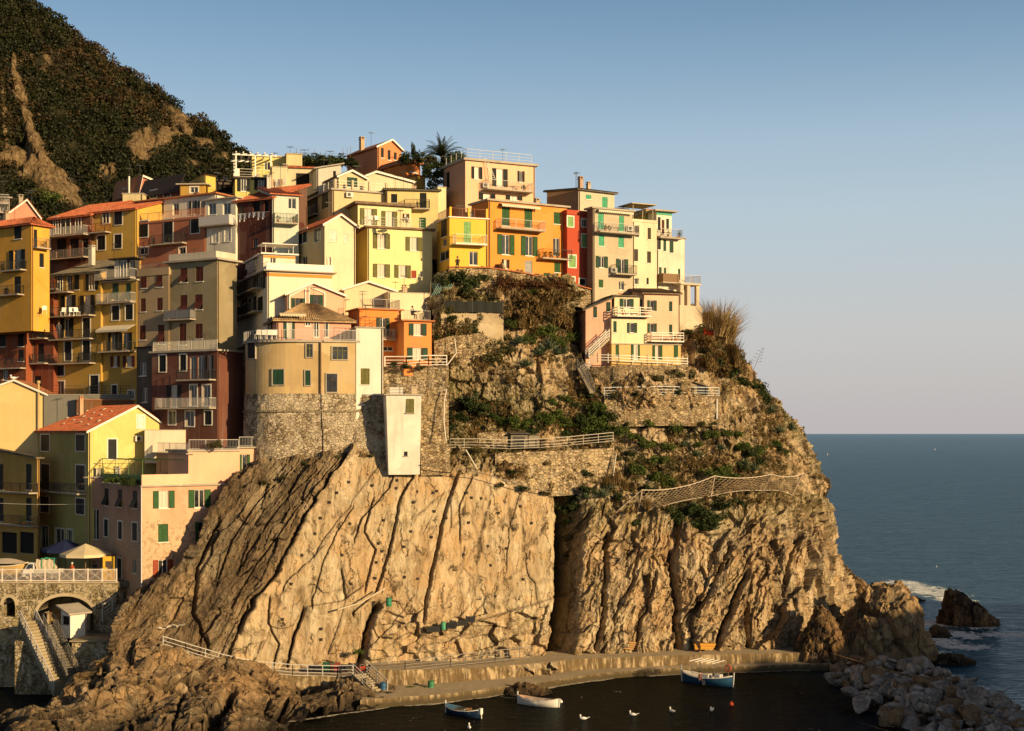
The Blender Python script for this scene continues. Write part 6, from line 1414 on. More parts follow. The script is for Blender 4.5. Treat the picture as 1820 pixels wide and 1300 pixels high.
# ================================================================ PEOPLE
def person(name,label,p,rz,pose,top,legs,hair=(.03,.02,.015),sc=1.0,skin=(.45,.26,.17)):
    """one skinned body, posed by its joints"""
    o=empty(name,p,rz,label,'person')
    J={'pel':(0,0,.92),'ch':(0,0,1.28),'nk':(0,0,1.48),'hd':(0,-.01,1.62),'hl':(.1,0,.88),'kl':(.11,-.02,.48),'al':(.11,.02,.07),'tl':(.11,-.16,.03),'hr':(-.1,0,.88),'kr':(-.11,-.02,.48),'ar':(-.11,.02,.07),'tr':(-.11,-.16,.03),
       'sl':(.19,0,1.42),'el':(.25,.02,1.15),'wl':(.24,-.1,.93),'fl':(.24,-.14,.82),'sr':(-.19,0,1.42),'er':(-.25,.02,1.15),'wr':(-.24,-.1,.93),'fr':(-.24,-.14,.82)}
    J.update(pose); E=[('pel','ch'),('ch','nk'),('nk','hd'),('pel','hl'),('hl','kl'),('kl','al'),('al','tl'),('pel','hr'),('hr','kr'),('kr','ar'),('ar','tr'),('ch','sl'),('sl','el'),('el','wl'),('wl','fl'),('ch','sr'),('sr','er'),('er','wr'),('wr','fr')]
    RA={'pel':.14,'ch':.15,'nk':.06,'hd':.1,'hl':.1,'kl':.065,'al':.045,'tl':.035,'hr':.1,'kr':.065,'ar':.045,'tr':.035,'sl':.065,'el':.045,'wl':.032,'fl':.03,'sr':.065,'er':.045,'wr':.032,'fr':.03}
    k=list(J); me=bpy.data.meshes.new('body'); me.from_pydata([J[q] for q in k],[(k.index(a),k.index(b)) for a,b in E],[]); me.update()
    b=bpy.data.objects.new('body',me); col.objects.link(b); b.parent=o; b.scale=(sc,)*3
    md=b.modifiers.new('skin','SKIN'); 
    if not me.skin_vertices: 
        bpy.context.view_layer.objects.active=b; bpy.ops.mesh.customdata_skin_add()
    for i,q in enumerate(k): me.skin_vertices[0].data[i].radius=(RA[q],RA[q]*.8); me.skin_vertices[0].data[i].use_root=(q=='pel')
    b.modifiers.new('sub','SUBSURF').render_levels=1
    m,nt,bs=newmat('clothed_body'); co=coords(nt); sp=N(nt,'ShaderNodeSeparateXYZ'); L(nt,co,sp.inputs[0]); c=ramp(nt,math_(nt,'MULTIPLY',sp.outputs[2],.5),[(0,(.03,.025,.02)),(.05,legs),(.46,top),(.735,skin)]); c.node.color_ramp.interpolation='CONSTANT'; L(nt,c,bs.inputs['Base Color']); me.materials.append(m)
    h=MB(); hx,hy,hz=J['hd']; h.lathe([(.02,-.02),(.10,.02),(.112,.09),(.09,.15),(.03,.18)],12,(hx,hy+.025,hz-.03)); hh=h.build('hair',paint(hair,.8),b,smooth=True)
    f=MB(); f.tube((hx,hy-.10,hz),(hx,hy-.13,hz-.01),.015,.008,n=5); f.build('nose',paint(skin,.6),b)
    return o
person('person','person in dark clothes leaning at the terrace corner of the orange annex',P(756,567,141.8)+Vector((0,.9,.15)),.3,{'el':(.3,-.08,1.2),'wl':(.12,-.2,1.25),'fl':(.05,-.22,1.3),'kr':(-.1,-.1,.5)},(.02,.02,.02),(.03,.03,.04))
person('person','person in a pale top sitting at the table on the orange annex terrace',P(731,567,142)+Vector((0,1.6,-.32)),.9,{'kl':(.12,-.42,.86),'al':(.12,-.45,.42),'tl':(.12,-.58,.4),'kr':(-.12,-.42,.86),'ar':(-.12,-.45,.42),'tr':(-.12,-.58,.4),'wl':(.2,-.3,1.12),'fl':(.16,-.4,1.12)},(.4,.36,.32),(.05,.05,.08))
person('person','person in black sitting on the red-brick coping below the bright yellow house',P(813,476,149.8)+Vector((0,.1,-.55)),.0,{'kl':(.12,-.40,.86),'al':(.12,-.42,.45),'tl':(.12,-.52,.4),'kr':(-.12,-.40,.86),'ar':(-.12,-.42,.45),'tr':(-.12,-.52,.4),'wl':(.1,-.3,1.05),'fl':(.04,-.35,1.05),'wr':(-.1,-.3,1.05),'fr':(-.04,-.35,1.05)},(.015,.015,.018),(.02,.02,.03))
person('person','person in a red jacket behind the square fence below the cream parasol',Vector((X(128,135.2),135.2,sqz)),-.4,{},(.45,.08,.04),(.03,.04,.08),(.6,.58,.52))
person('person','person in a dark coat standing left of the orange poster board',Vector((X(168,136.4),136.4,sqz)),.7,{},(.03,.03,.04),(.05,.05,.05))
person('person','person in a dark top crossing the second balcony of the mustard house',P(105,601,151.6)+Vector((0,-.1,.0)),.2,{},(.06,.06,.07),(.03,.03,.04))
# terrace furniture
def chair(label,p,rz,mat,group):
    r=empty('terrace_chair',p,rz,label,'chair',group); m=MB(); m.box(-.24,-.24,.42,.24,.24,.46); m.build('seat',mat,r); m=MB(); m.hexa([(-.24,.2,.461),(.24,.2,.461),(.24,.24,.461),(-.24,.24,.461),(-.24,.34,.95),(.24,.34,.95),(.24,.38,.95),(-.24,.38,.95)]); m.build('backrest',mat,r)
    for sx in (-.21,.21):
        for sy in (-.21,.21): m=MB(); m.tube((sx,sy,0),(sx*.95,sy*.95,.42),.02,n=4); m.build('leg',mat,r)
    return r
for i,px in enumerate((458,468,478,487)): chair(['leftmost of the four white deckchairs on the round bastion terrace','second from left of the four white deckchairs on the round terrace','third from left of the four white deckchairs on the round terrace','white deckchair nearest the pink corner on the round terrace'][i],Vector((X(px,137.6),137.6+.15*i,bz)),-.2+.1*i,whitep,'white chairs on the bastion terrace')
for i,(px,Y,l) in enumerate(((658,148.3,'left white chair on the long yellow house terrace'),(672,148.5,'second white chair beside the terrace door of the yellow house'),(712,149.5,'white chair at the round table on the yellow house terrace'),(726,150,'right white chair at the table on the yellow house terrace'))): chair(l,Vector((X(px,Y),Y,Z(405,149.5)+.2)),i*.8,whitep,'white chairs on the yellow house terrace')
for i,(px,l) in enumerate(((112,'left white chair on the mustard house balcony'),(127,'middle white chair on the mustard house balcony'),(137,'right white chair on the mustard house balcony'))): chair(l,P(px,562,152.0 if i else 152.3)+Vector((0,.05,0)),.4*i,whitep,'white chairs on the mustard house balcony')
chair('single white chair on the terracotta house balcony',P(79,559,152.0),.3,whitep,None)
def lounger(label,p,rz):
    r=empty('sun_lounger',p,rz,label,'sun lounger','sun loungers on the orange roof'); dk=paint((.10,.04,.03),.7); m=MB(); m.box(0,0,.3,1.2,.6,.36); m.build('seat',dk,r); m=MB(); m.hexa([(0,0,.36),(0.04,0,.36),(0.04,.6,.36),(0,.6,.36),(-.4,0,.9),(-.36,0,.9),(-.36,.6,.9),(-.4,.6,.9)]); m.build('backrest',dk,r)
    for q in (.1,1.1): m=MB(); m.box(q,.05,0,q+.05,.1,.3); m.box(q,.5,0,q+.05,.55,.3); m.build('leg',metal,r)
lounger('left brown sun lounger on the orange house roof terrace',Vector((X(643,142.5),144.2,Z(549,143)+.15)),0); lounger('right brown sun lounger on the orange house roof terrace',Vector((X(660,142.5),144.6,Z(549,143)+.15)),0)
def table(label,p,w,mat,cat='table'):
    r=empty('terrace_table',p,0,label,cat); m=MB(); m.lathe([(w,.70),(w,.74)],16); m.build('tabletop',mat,r)
    for k in range(4): t=k*math.pi/2+.7; m=MB(); m.tube((w*.6*math.cos(t),w*.6*math.sin(t),0),(w*.5*math.cos(t),w*.5*math.sin(t),.7),.02,n=4); m.build('leg',metal,r)
table('round white table on the long terrace of the yellow house',Vector((X(719,149.6),149.9,Z(405,149.5)+.2)),.5,whitep); table('dark table on the orange annex terrace',P(738,567,142)+Vector((0,1.2,.15)),.5,dmetal)
# ================================================================ BOATS, GULLS, GEAR
def boat(label,px,py,hd,Ln,Bm,Hh,hullc,inc,extra,stripe_=None):
    Y=YW(py); r=empty('rowing_boat' if Ln<5 else 'fishing_boat',(X(px,Y),Y,0),hd,label,'boat'); n=24;m=10
    def fn(u,v,s=1.0,zt=0):
        t=u*2-1; w=Bm/2*(1-abs(t)**2.6)**.75*(.96 if t<0 else 1); sheer=Hh*(1+.45*t*t); a=(v*2-1); k=abs(a); x=t*Ln/2*(1+.04*(1-k)*0)
        z=-.25+ (sheer+.25)*(k**1.7); y=math.copysign(w*(min(1,k*1.25)**.6),a)*s; return (x,y*(.15+.85*k**.35) if k>0 else 0,z)
    mb=MB(); mb.grid(fn,n,2*m); mb.build('hull',hullc,r,smooth=True)
    mb=MB(); mb.grid(lambda u,v:(lambda q:(q[0]*.97,q[1]*.93,q[2]+.06 if abs(v-.5)>.3 else max(q[2]+.1,.06)))(fn(u,v)),n,2*m); mb.build('inner_hull',inc,r,smooth=True)
    mb=MB()
    for s in (0,1):
        pts=[Vector(fn(i/n,s))+Vector((0,0,.01)) for i in range(n+1)]; mb.path(pts,.035,5)
    mb.build('gunwale',whitep,r)
    for t in extra.get('thwart',()): mb=MB(); w=Bm/2*(1-abs(t)**2.6)**.75*.9; mb.box(t*Ln/2-.12,-w,Hh*.78,t*Ln/2+.12,w,Hh*.78+.04); mb.build('thwart',extra.get('tm',whitep),r)
    if 'deck' in extra:
        a,b=extra['deck']; mb=MB(); mb.grid(lambda u,v:(lambda t:(t*Ln/2,(v*2-1)*Bm/2*(1-min(.999,abs(t))**2.6)**.75*.97,Hh*(1+.45*t*t)+.03+.08*(1-(v*2-1)**2)))(a+(b-a)*u),12,8); mb.build('foredeck',extra['dm'],r)
    if 'stem' in extra:
        for t,hh in extra['stem']: mb=MB(); z0=Hh*1.45; mb.hexa([(t*Ln/2-.05,-.05,-.1),(t*Ln/2+.05,-.05,-.1),(t*Ln/2+.05,.05,-.1),(t*Ln/2-.05,.05,-.1),(t*Ln/2*1.04-.05,-.04,z0+hh),(t*Ln/2*1.04+.05,-.04,z0+hh),(t*Ln/2*1.04+.05,.04,z0+hh),(t*Ln/2*1.04-.05,.04,z0+hh)]); mb.build('stem_post',whitep,r)
    return r
bl=paint((.02,.07,.14),.35); wbt=paint((.66,.62,.56),.4)
b1=boat('blue-hulled boat with a white foredeck and a red lifebuoy moored by the quay',1257,1216,math.atan2(3.3,-4.4),5.5,2.1,.7,bl,paint((.45,.45,.42),.5),{'thwart':(-.1,-.45),'deck':(.15,.97),'dm':wbt,'stem':((1,.55),(-1,.35))})
mb=MB(); mb.box(-1.5,-.3,.3,-.9,.3,1.05); mb.box(-.3,-.4,.3,.3,.4,.95); mb.build('engine_box',wbt,b1)
mb=MB(); 
for i in range(25): a=2*math.pi*i/24;b=2*math.pi*(i+1)/24; mb.tube((-2.3+.28*math.cos(a),.1,1.75+.28*math.sin(a)),(-2.3+.28*math.cos(b),.1,1.75+.28*math.sin(b)),.07,n=6)
mb.build('lifebuoy',paint((.55,.10,.05),.5),b1); mb=MB(); mb.tube((-2.3,.1,.5),(-2.3,.1,1.5),.03)
mb.build('lifebuoy_post',metal,b1)
mb=MB(); 
for i in range(5): x=1.2-.62*i; mb.hexa([(x,-1.2,2.2),(x+.16,-1.2,2.2),(x+.16,1.3,2.2),(x,1.3,2.2),(x,-1.2,2.25),(x+.16,-1.2,2.25),(x+.16,1.3,2.25),(x,1.3,2.25)])
mb.build('canopy_slat',whitep,b1); mb=MB()
for q in ((1.2,-.8),(1.2,.8),(-1.2,-.8),(-1.2,.8)): mb.tube((q[0],q[1],.7),(q[0],q[1],2.2),.02,n=4)
for s in (-.8,.8): mb.tube((-1.4,s,2.19),(1.4,s,2.19),.02,n=4)
mb.build('canopy_frame',metal,b1)
person('person','person sitting amidships in the blue-hulled boat',Vector((X(1244,133.5),133.5,-.15)),.8,{'kl':(.12,-.42,.86),'al':(.12,-.45,.5),'tl':(.12,-.58,.48),'kr':(-.12,-.42,.86),'ar':(-.12,-.45,.5),'tr':(-.12,-.58,.48)},(.12,.05,.04),(.04,.04,.05))
b2=boat('white rowing boat moored alone in the middle of the harbour',957,1254,math.atan2(1.7,-3.2),4.0,1.45,.5,wbt,paint((.36,.24,.18),.6),{'thwart':(-.5,-.05,.45),'stem':((1,.35),(-1,.05)),'tm':paint((.5,.45,.4),.6)})
mb=MB(); mb.tube((-1.6,.3,.55),(1.0,.25,.58),.025); mb.tube((-1.5,-.25,.55),(1.1,-.3,.58),.025); mb.build('oar',whitep,b2)
b3=boat('dark blue boat with a blue bow cover and coiled nets, nearest to the low landing',823,1272,math.atan2(2.4,-2.9),3.9,1.5,.5,paint((.01,.025,.055),.4),paint((.10,.09,.07),.6),{'thwart':(-.55,0.1),'deck':(.3,.97),'dm':paint((.03,.16,.28),.5),'stem':((1,.35),)})
mb=MB(); rng=random.Random(1)
for i in range(40): 
    a=rng.uniform(0,6.28); r0=rng.uniform(.1,.35); mb.tube((-.7+r0*math.cos(a),r0*math.sin(a),.4+rng.uniform(0,.3)),(-.7+r0*math.cos(a+1),r0*math.sin(a+1),.4+rng.uniform(0,.3)),.03,n=4)
mb.build('net_heap',paint((.30,.16,.07),.8),b3); mb=MB(); mb.box(-2.1,-.15,.35,-1.85,.15,.85); mb.tube((-2.05,0,.35),(-2.1,0,-.3),.05); mb.build('outboard_motor',wbt,b3)
b4=boat('wooden boat under a pale tarpaulin, hauled up at the left end of the square',8,1010,math.pi,4.4,1.6,.7,paint((.42,.28,.10),.5),dmetal,{'thwart':()})
b4.location=(X(8,136),136.2,sqz+.65); mb=MB(); mb.grid(lambda u,v:((u*2-1)*2.2,(v*2-1)*.95*(1-abs(u*2-1)**3)**.5,.95+.45*(1-abs(v*2-1))*(1-(u*2-1)**2)),16,8); mb.build('tarpaulin',plaster((.45,.38,.30),.6),b4)
mb=MB(); mb.box(-1.2,-.1,-.65,-1.0,.1,.0); mb.box(1.0,-.1,-.65,1.2,.1,0); mb.build('cradle',wood,b4)
def gullmesh():
    mb=MB(); mb.lathe([(.0,-.26),(.06,-.22),(.11,-.1),(.12,.02),(.09,.14),(.04,.24),(.0,.30)],12); v=[(z*1.0,x,y*.85+.1) for x,y,z in mb.v]; mb.v=v
    k=len(mb.v); m2=MB(); m2.lathe([(.045,0),(.042,.06),(.05,.13),(.055,.17),(.035,.215),(.0,.23)],10,(-.2,0,.13)); n=len(mb.v); mb.v+=m2.v; mb.f+=[tuple(i+n for i in f) for f in m2.f]; mb.tube((-.24,0,.31),(-.33,0,.29),.016,.004,n=5)
    mb.hexa([(.22,-.05,.13),(.42,-.03,.17),(.42,.03,.17),(.22,.05,.13),(.22,-.05,.17),(.42,-.03,.19),(.42,.03,.19),(.22,.05,.17)]); return mb
gw=paint((.75,.73,.70),.6); g0=None
GL=[(1037,1279,'leftmost seagull of the row floating below the boats'),(1125,1272,'seagull floating between the white boat and the blue-hulled boat'),(1194,1266,'seagull floating just left below the blue-hulled boat'),(1265,1264,'seagull floating right under the blue-hulled boat'),(834,1295,'seagull floating at the bottom edge below the dark blue boat')]
rg=random.Random(9)
for px,py,l in GL:
    Y=YW(py)
    if g0 is None: o=gullmesh().build('seagull',gw,smooth=True); g0=o
    else: o=g0.copy(); col.objects.link(o)
    o.location=(X(px,Y),Y,-.02); o.rotation_euler=(0,0,rg.uniform(-1.5,1.5)); o.scale=(1.25,)*3; tag(o,l,'seagull','seagulls on the harbour water')
for p,l in ((P(1707,1053,178.5),'seagull perched on the wedge of rock out at sea'),(P(24,674,150.9),'seagull perched on the ridge of the pale yellow gable')):
    o=g0.copy(); col.objects.link(o); o.location=p; o.scale=(1.3,)*3; o.rotation_euler=(0,0,.4); tag(o,l,'seagull'); o.pop('group',None)
def buoy(px,py,c,l,r=.2):
    Y=YW(py); mb=MB(); mb.lathe([(0.02,-r),(r*.8,-r*.6),(r,0),(r*.8,r*.6),(r*.25,r),(r*.2,r*1.4)],14); o=mb.build('mooring_buoy',paint(c,.4),None,(X(px,Y),Y,r*.4),smooth=True); tag(o,l,'buoy')
buoy(1300,1254,(.6,.08,.03),'red mooring buoy right of the floating seagulls'); buoy(997,1249,(.7,.68,.65),'white mooring buoy off the stern of the white rowing boat',.16)
for px,py,Y,l in ((1471,809,0,'white sail-like marker buoy far out left on the open sea'),(1662,800,0,'tiny white marker far out near the horizon'),(1665,1008,0,'white marker buoy on the sea left of the wedge rock')):
    Y=YW(py); mb=MB(); s=Y/F*1.6; mb.lathe([(s*.5,0),(s*.35,s*.6),(s*.1,s*1.0),(s*.06,s*2.6)],8); o=mb.build('marker_buoy',gw,None,(X(px,Y),Y,0)); tag(o,l,'buoy')
def barrel(px,py,Y,c,l,s=1.0):
    mb=MB(); mb.lathe([(.27*s,0),(.30*s,.05),(.30*s,.28*s),(.315*s,.3*s),(.30*s,.33*s),(.30*s,.6*s),(.315*s,.62*s),(.30*s,.65*s),(.29*s,.88*s),(.31*s,.9*s),(.25*s,.92*s)],16); o=mb.build('barrel',paint(c,.45),None,P(px,py,Y),smooth=True); tag(o,l,'barrel')
barrel(681,1231,127.9,(.03,.10,.20),'blue plastic barrel at the foot of the boat steps'); barrel(766,1228,129.6,(.04,.17,.08),'green plastic barrel against the quay wall'); barrel(691,1078,134.6,(.03,.20,.12),'green barrel lodged on a ledge high on the rock slab',.9); barrel(788,1120,136.6,(.08,.30,.18),'pale green drum on the sloping rock shelf',.85)
def crate(px,py,Y,w,h,c,l,rz=0,group=None,d=.5):
    mb=MB(); t=.035
    mb.box(-w/2,-d/2,0,w/2,d/2,t)
    for k in range(3): z=.04+(h-.08)*k/3; zz=z+(h-.08)/3-.03; mb.box(-w/2,-d/2,z,w/2,-d/2+t,zz); mb.box(-w/2,d/2-t,z,w/2,d/2,zz); mb.box(-w/2,-d/2+t,z,-w/2+t,d/2-t,zz); mb.box(w/2-t,-d/2+t,z,w/2,d/2-t,zz)
    for sx in (-1,1):
        for sy in (-1,1): mb.box(sx*(w/2-.05)-.04,sy*(d/2-.05)-.04,t,sx*(w/2-.05)+.04,sy*(d/2-.05)+.04,h)
    o=mb.build('crate',paint(c,.7),None,P(px,py,Y),rz); tag(o,l,'crate',group)
crate(770,1123,136.2,1.3,.55,(.03,.03,.03),'black crate left of the pale green drum on the rock shelf',.1); crate(803,1117,136.6,.9,.6,(.03,.03,.03),'black crate right of the pale green drum',-.1); crate(822,1112,137,.9,.55,(.035,.035,.035),'black crate at the right of the shelf, left of its twin'); crate(836,1106,137.2,.9,.6,(.03,.03,.035),'rightmost black crate on the rock shelf')
for i,(px,c,w,h,l) in enumerate(((562,(.03,.03,.035),1.2,.5,'leftmost black crate on the path'),(584,(.02,.10,.06),1.0,.8,'green-topped crate stack on the path'),(596,(.20,.03,.025),.9,.75,'dark red crate beside the green one on the path'),(612,(.04,.045,.05),1.0,.6,'grey crate in the middle of the row on the path'),(627,(.03,.03,.03),.8,.7,'black crate right of the grey one on the path'),(641,(.50,.07,.03),.9,.45,'bright red crate at the end of the row by the steps'))): crate(px,1192,131.2,w,h,c,l,random.Random(i).uniform(-.2,.2))
def pallet(px,py,Y,w,h,c,l,tilt):
    o=empty('timber_stack' if tilt else 'wooden_board',P(px,py,Y),.05,l,'timber'); mb=MB()
    for k in range(4): mb.hexa([(-w/2,-.3+.1*k,k*h/4),(w/2+.1*k,-.3+.1*k,k*h/4-tilt),(w/2+.1*k,.4+.1*k,k*h/4-tilt),(-w/2,.4+.1*k,k*h/4),(-w/2,-.3+.1*k,(k+.8)*h/4),(w/2+.1*k,-.3+.1*k,(k+.8)*h/4-tilt),(w/2+.1*k,.4+.1*k,(k+.8)*h/4-tilt),(-w/2,.4+.1*k,(k+.8)*h/4)])
    mb.build('plank',paint(c,.7),o)
pallet(1109,1152,144.0,1.9,.75,(.45,.26,.10),'stack of sawn planks leaning at the foot of the folded cliff',.15); pallet(1251,1154,145.2,1.9,.55,(.62,.32,.05),'orange-yellow timber panel on the quay edge above the boat',0)
# coil of white rope on the rocks near the foreshore
mb=MB(); rg=random.Random(3); p0=on_cliff(300,1118,.3); 
pts=[Vector((math.sin(i*1.1)*.35+rg.uniform(-.1,.1)+.11*i-1,-.1*math.cos(i*1.3),.12*math.cos(i*1.7)+.02*i)) for i in range(22)]; mb.path(pts,.035,5); o=mb.build('rope',paint((.55,.50,.42),.8),None,p0); tag(o,'tangled white rope hanging on the dark rocks above the foreshore','rope')
# rockfall net
def rnet():
    root=empty('rockfall_net',on_cliff(1134,914,.4),0,'hexagonal wire rockfall net slung between leaning posts across the cliff','net'); O=root.location
    bases=[(1133,913),(1263,882),(1356,872),(1408,880)]; tops=[(1141,871),(1270,846),(1372,843),(1427,842)]; B=[];T=[]
    for (a,b),(c,d) in zip(bases,tops):
        p=on_cliff(a,b,.2); Yt=p.y-1.2; B.append(p-O); T.append(P(c,d,Yt)-O)
    mb=MB()
    for b,t in zip(B,T): m=MB(); m.tube(b,t,.11,.09,n=8); m.build('post',paint((.50,.38,.28),.6),root)
    cb=MB(); wire=MB()
    for i in range(3):
        t0,t1,b0,b1=T[i],T[i+1],B[i],B[i+1]; sag=.9 if i==0 else .6
        def fn(u,v):
            top=t0.lerp(t1,u)+Vector((0,0,-sag*4*u*(1-u)*.55)); bot=b0.lerp(b1,u)+Vector((0,-.6*math.sin(math.pi*u),.25*math.sin(math.pi*u)))
            q=bot.lerp(top,v); q.y-=.5*math.sin(math.pi*v)*(.5+math.sin(math.pi*u)); return q
        Ln=(t1-t0).length; nu=int(Ln/.52); nv=8
        cb.path([fn(k/12,1) for k in range(13)],.045,5); cb.path([fn(k/12,0) for k in range(13)],.035,5)
        for j in range(nv):
            for k in range(nu):
                # brick-pattern hexagons
                o_=.5*(j%2); f=lambda a,b: fn(min(1,max(0,(k+o_+a)/nu)),min(1,(j+b)/nv))
                c1=[f(0,.0),f(0,.62)]; wire.tube(c1[0],c1[1],.019,n=3,cap=False); wire.tube(c1[1],f(.5,1.0),.019,n=3,cap=False); wire.tube(c1[1],f(-.5,1.0),.019,n=3,cap=False)
    cb.tube(T[0],on_cliff(1080,925,.1)-O,.03); cb.tube(T[0],on_cliff(1100,905,.1)-O,.025); cb.tube(T[3],on_cliff(1440,888,.1)-O,.03)
    nm=paint((.42,.32,.22),.6); cb.build('cable',paint((.55,.46,.36),.5),root); wire.build('wire_mesh',nm,root)
rnet()
# anchor plates on the smooth slab
APL=[(620,857),(599,876),(586,893),(570,921),(560,949),(537,987),(500,1012),(518,1038),(608,987),(622,931),(662,863),(694,847),(706,854),(704,868),(741,874),(735,893),(682,925),(673,966),(679,980),(669,1000),(730,945),(718,972),(719,1026),(742,1029),(667,1028),(624,1038),(770,876),(776,873),(772,909),(767,955),(793,921),(829,876),(838,885),(855,886),(886,912),(867,971),(824,986),(833,929),(571,1118),(571,1137),(502,1101),(412,1092),(912,940),(925,900),(900,975),(872,1005),(880,1060),(710,1113),(367,1130),(930,1030),(945,930)]
a0=None
for px,py in APL:
    p=on_cliff(px,py,.05)
    if a0 is None: mb=MB(); mb.box(-.13,-.06,-.13,.13,.05,.13); mb.tube((0,-.06,0),(0,-.16,0),.04); a0=o=mb.build('anchor_plate',paint((.035,.025,.018),.7))
    else: o=a0.copy(); col.objects.link(o)
    o.location=p; o.rotation_euler=(0,0,.25); tag(o,'small square steel anchor plate bolted into the smooth rock slab','anchor plate','rock bolt plates on the slab')
# drain pipes on the slope
for pts,r,l,c in (([(808,602,145),(811,628,144.6),(794,650,144.2)],.06,'white pipe bending down the rubble below the concrete wall',(.6,.55,.48)),([(794,692,140.9),(790,710,140.7),(789,750,140.4),(793,785,139.8)],.06,'white pipe running down the end of the tall retaining wall',(.6,.55,.48)),([(1274,702,153.2),(1274,745,152.8)],.09,'white downpipe at the right end of the terrace wall',(.6,.58,.52)),([(748,826,138.2),(800,831,139),(860,842,141.2),(930,864,143),(1000,880,145)],.045,'long grey water pipe along the top edge of the smooth slab',(.16,.13,.10)),([(828,800,142),(848,834,141.4)],.07,'white pipe slanting from the garden path to the slab edge',(.6,.55,.45)),([(1095,808,148.3),(1090,846,147.8)],.06,'thin pale pole standing by the dark rubble wall',(.55,.5,.42)),([(684,1046,135.0),(640,1072,133.6),(600,1084,132.8)],.08,'pale beam wedged on a sloping ledge of the slab',(.5,.42,.3))):
    mb=MB(); Q=[P(*q) for q in pts]; mb.path([q-Q[0] for q in Q],r,8); o=mb.build('pipe' if 'beam' not in l and 'pole' not in l else ('beam' if 'beam' in l else 'pole'),paint(c,.6),None,Q[0]); tag(o,l,'pipe' if o.name.startswith('pipe') else o.name.split('.')[0])
# red inflatable/tarp on the point
r_=empty('red_tarpaulin',P(1252,590,157.5),.1,'bright red tarpaulin stretched beside the reeds on the point','tarpaulin'); mb=MB(); mb.grid(lambda u,v:(-.2+1.7*u,-.35-.25*math.sin(v*3),-.45+.75*v+.06*math.sin(u*11)+.08*math.sin(u*5)),14,5); mb.build('sheet',paint((.75,.10,.03),.7),r_); mb=MB(); mb.tube((-.25,-.3,-.9),(-.25,-.3,.4),.03); mb.tube((1.55,-.3,-.9),(1.55,-.3,.4),.03); mb.build('pole',wood,r_)
# roof stones on the red roof
st=None; rg=random.Random(8)
ua,va=gabw.apex
for i in range(14):
    f=.18+.7*((i*5)%14)/14; sdp=gabw.d*(.1+.8*((i*3+1)%14)/14); u=ua*f; z=gabw.h+(va-gabw.h)*f+.2
    mb=MB(); 
    p=[(rg.uniform(.8,1.2)) for _ in range(20)]
    if st is None:
        mb.lathe([(.02,-.08),(.16,-.05),(.2,.02),(.12,.1),(.02,.12)],8); st=o=mb.build('roof_stone',plaster((.60,.52,.38),.5))
    else: o=st.copy(); col.objects.link(o)
    t=gabw.root.rotation_euler[2]; lc=gabw.root.location; o.location=(lc.x+u*math.cos(t)-sdp*math.sin(t),lc.y+u*math.sin(t)+sdp*math.cos(t),lc.z+z); o.scale=(rg.uniform(.8,1.3),rg.uniform(.8,1.3),1); o.rotation_euler=(0,.5,rg.uniform(0,3)); tag(o,'pale stone weighing down the red tiled roof above the square','stone','weighting stones on the red roof')

# slack cables strung across the fronts, and mooring lines
for pts,l,c,r in (([(-30,893,139.5),(60,899,138.5),(160,896,137.5)],'slack white cable strung across the dark house fronts above the square',(.5,.48,.44),.018),([(95,470,150),(170,500,149.4),(245,462,148)],'thin black cable sagging across the mustard house fronts',(.02,.02,.02),.015),([(300,612,141.2),(345,640,140.6),(386,618,140.2)],'thin cable sagging across the shaded maroon front',(.02,.02,.02),.015),([(1216,1197,136.6),(1180,1206,137.2),(1150,1190,139.6)],'mooring line from the bow of the blue-hulled boat to the quay',(.35,.30,.22),.02),([(925,1238,126.6),(900,1246,127),(880,1232,129.6)],'mooring line from the white rowing boat to the quay',(.35,.30,.22),.02)):
    Q=[P(*q) for q in pts]; mb=MB(); n=16; pp=[]
    for i in range(n+1): t=i/n; pp.append((Q[0]*(1-t)**2+Q[1]*2*t*(1-t)+Q[2]*t*t)-Q[0])
    mb.path(pp,r,4); o=mb.build('cable' if 'cable' in l else 'mooring_line',paint(c,.7),None,Q[0]); tag(o,l,'cable' if 'cable' in l else 'rope')
# ================================================================ ROCKS IN THE SEA
def rock(name,label,c,rad,prof,seed,sub=6,mat=None,amp=.22,cat='rock',group=None,rz=0,pp=None):
    import bmesh
    bm=bmesh.new(); bmesh.ops.create_icosphere(bm,subdivisions=sub,radius=1); co=np.array([v.co[:] for v in bm.verts]); fc=np.array([[v.index for v in f.verts] for f in bm.faces]); bm.free()
    a,b,h=rad; s=min(a,b,h)
    if prof: co[:,2]*=np.where(co[:,2]>0,np.interp(co[:,0],[q[0] for q in prof],[q[1] for q in prof]),1)
    n=co/np.linalg.norm(co,axis=1)[:,None]
    p=co*np.array([a,b,h]); k=1.0/s
    f,v=cells(p[:,0]*k*.9+seed,p[:,1]*k*.9,p[:,2]*k*.7+seed,seed); f2,v2=cells(p[:,0]*k*2.4,p[:,1]*k*2.4+seed,p[:,2]*k*1.8,seed+5); f3,v3=cells(p[:,0]*k*6,p[:,1]*k*6+seed,p[:,2]*k*4,seed+6)
    d=(v*1.5+v2*.75+v3*.32*(sub>5)+ridge(p[:,0]*k*1.6+p[:,2]*k*.8,p[:,1]*k*1.6,p[:,2]*k*.5,4,seed+3)*.5*(sub>5)+fbm(p[:,0]*k*1.2,p[:,1]*k*1.2,p[:,2]*k*1.2,4,seed+9)*.8+fbm(p[:,0]*k*6,p[:,1]*k*6,p[:,2]*k*6,3,seed+11)*.22)*amp*s
    p=p+n*d[:,None]
    z=p[:,2]; at={'tone':np.clip(1-(z-.2)/1.2,0,1)*.8+.1,'moss':z*0,'crack':np.clip(1-f*8,0,1)*.5}
    me=npmesh(name,p,fc.ravel(),3,[mat],False,at); o=link(name,me,None,c,rz); tag(o,label,cat,group); return o
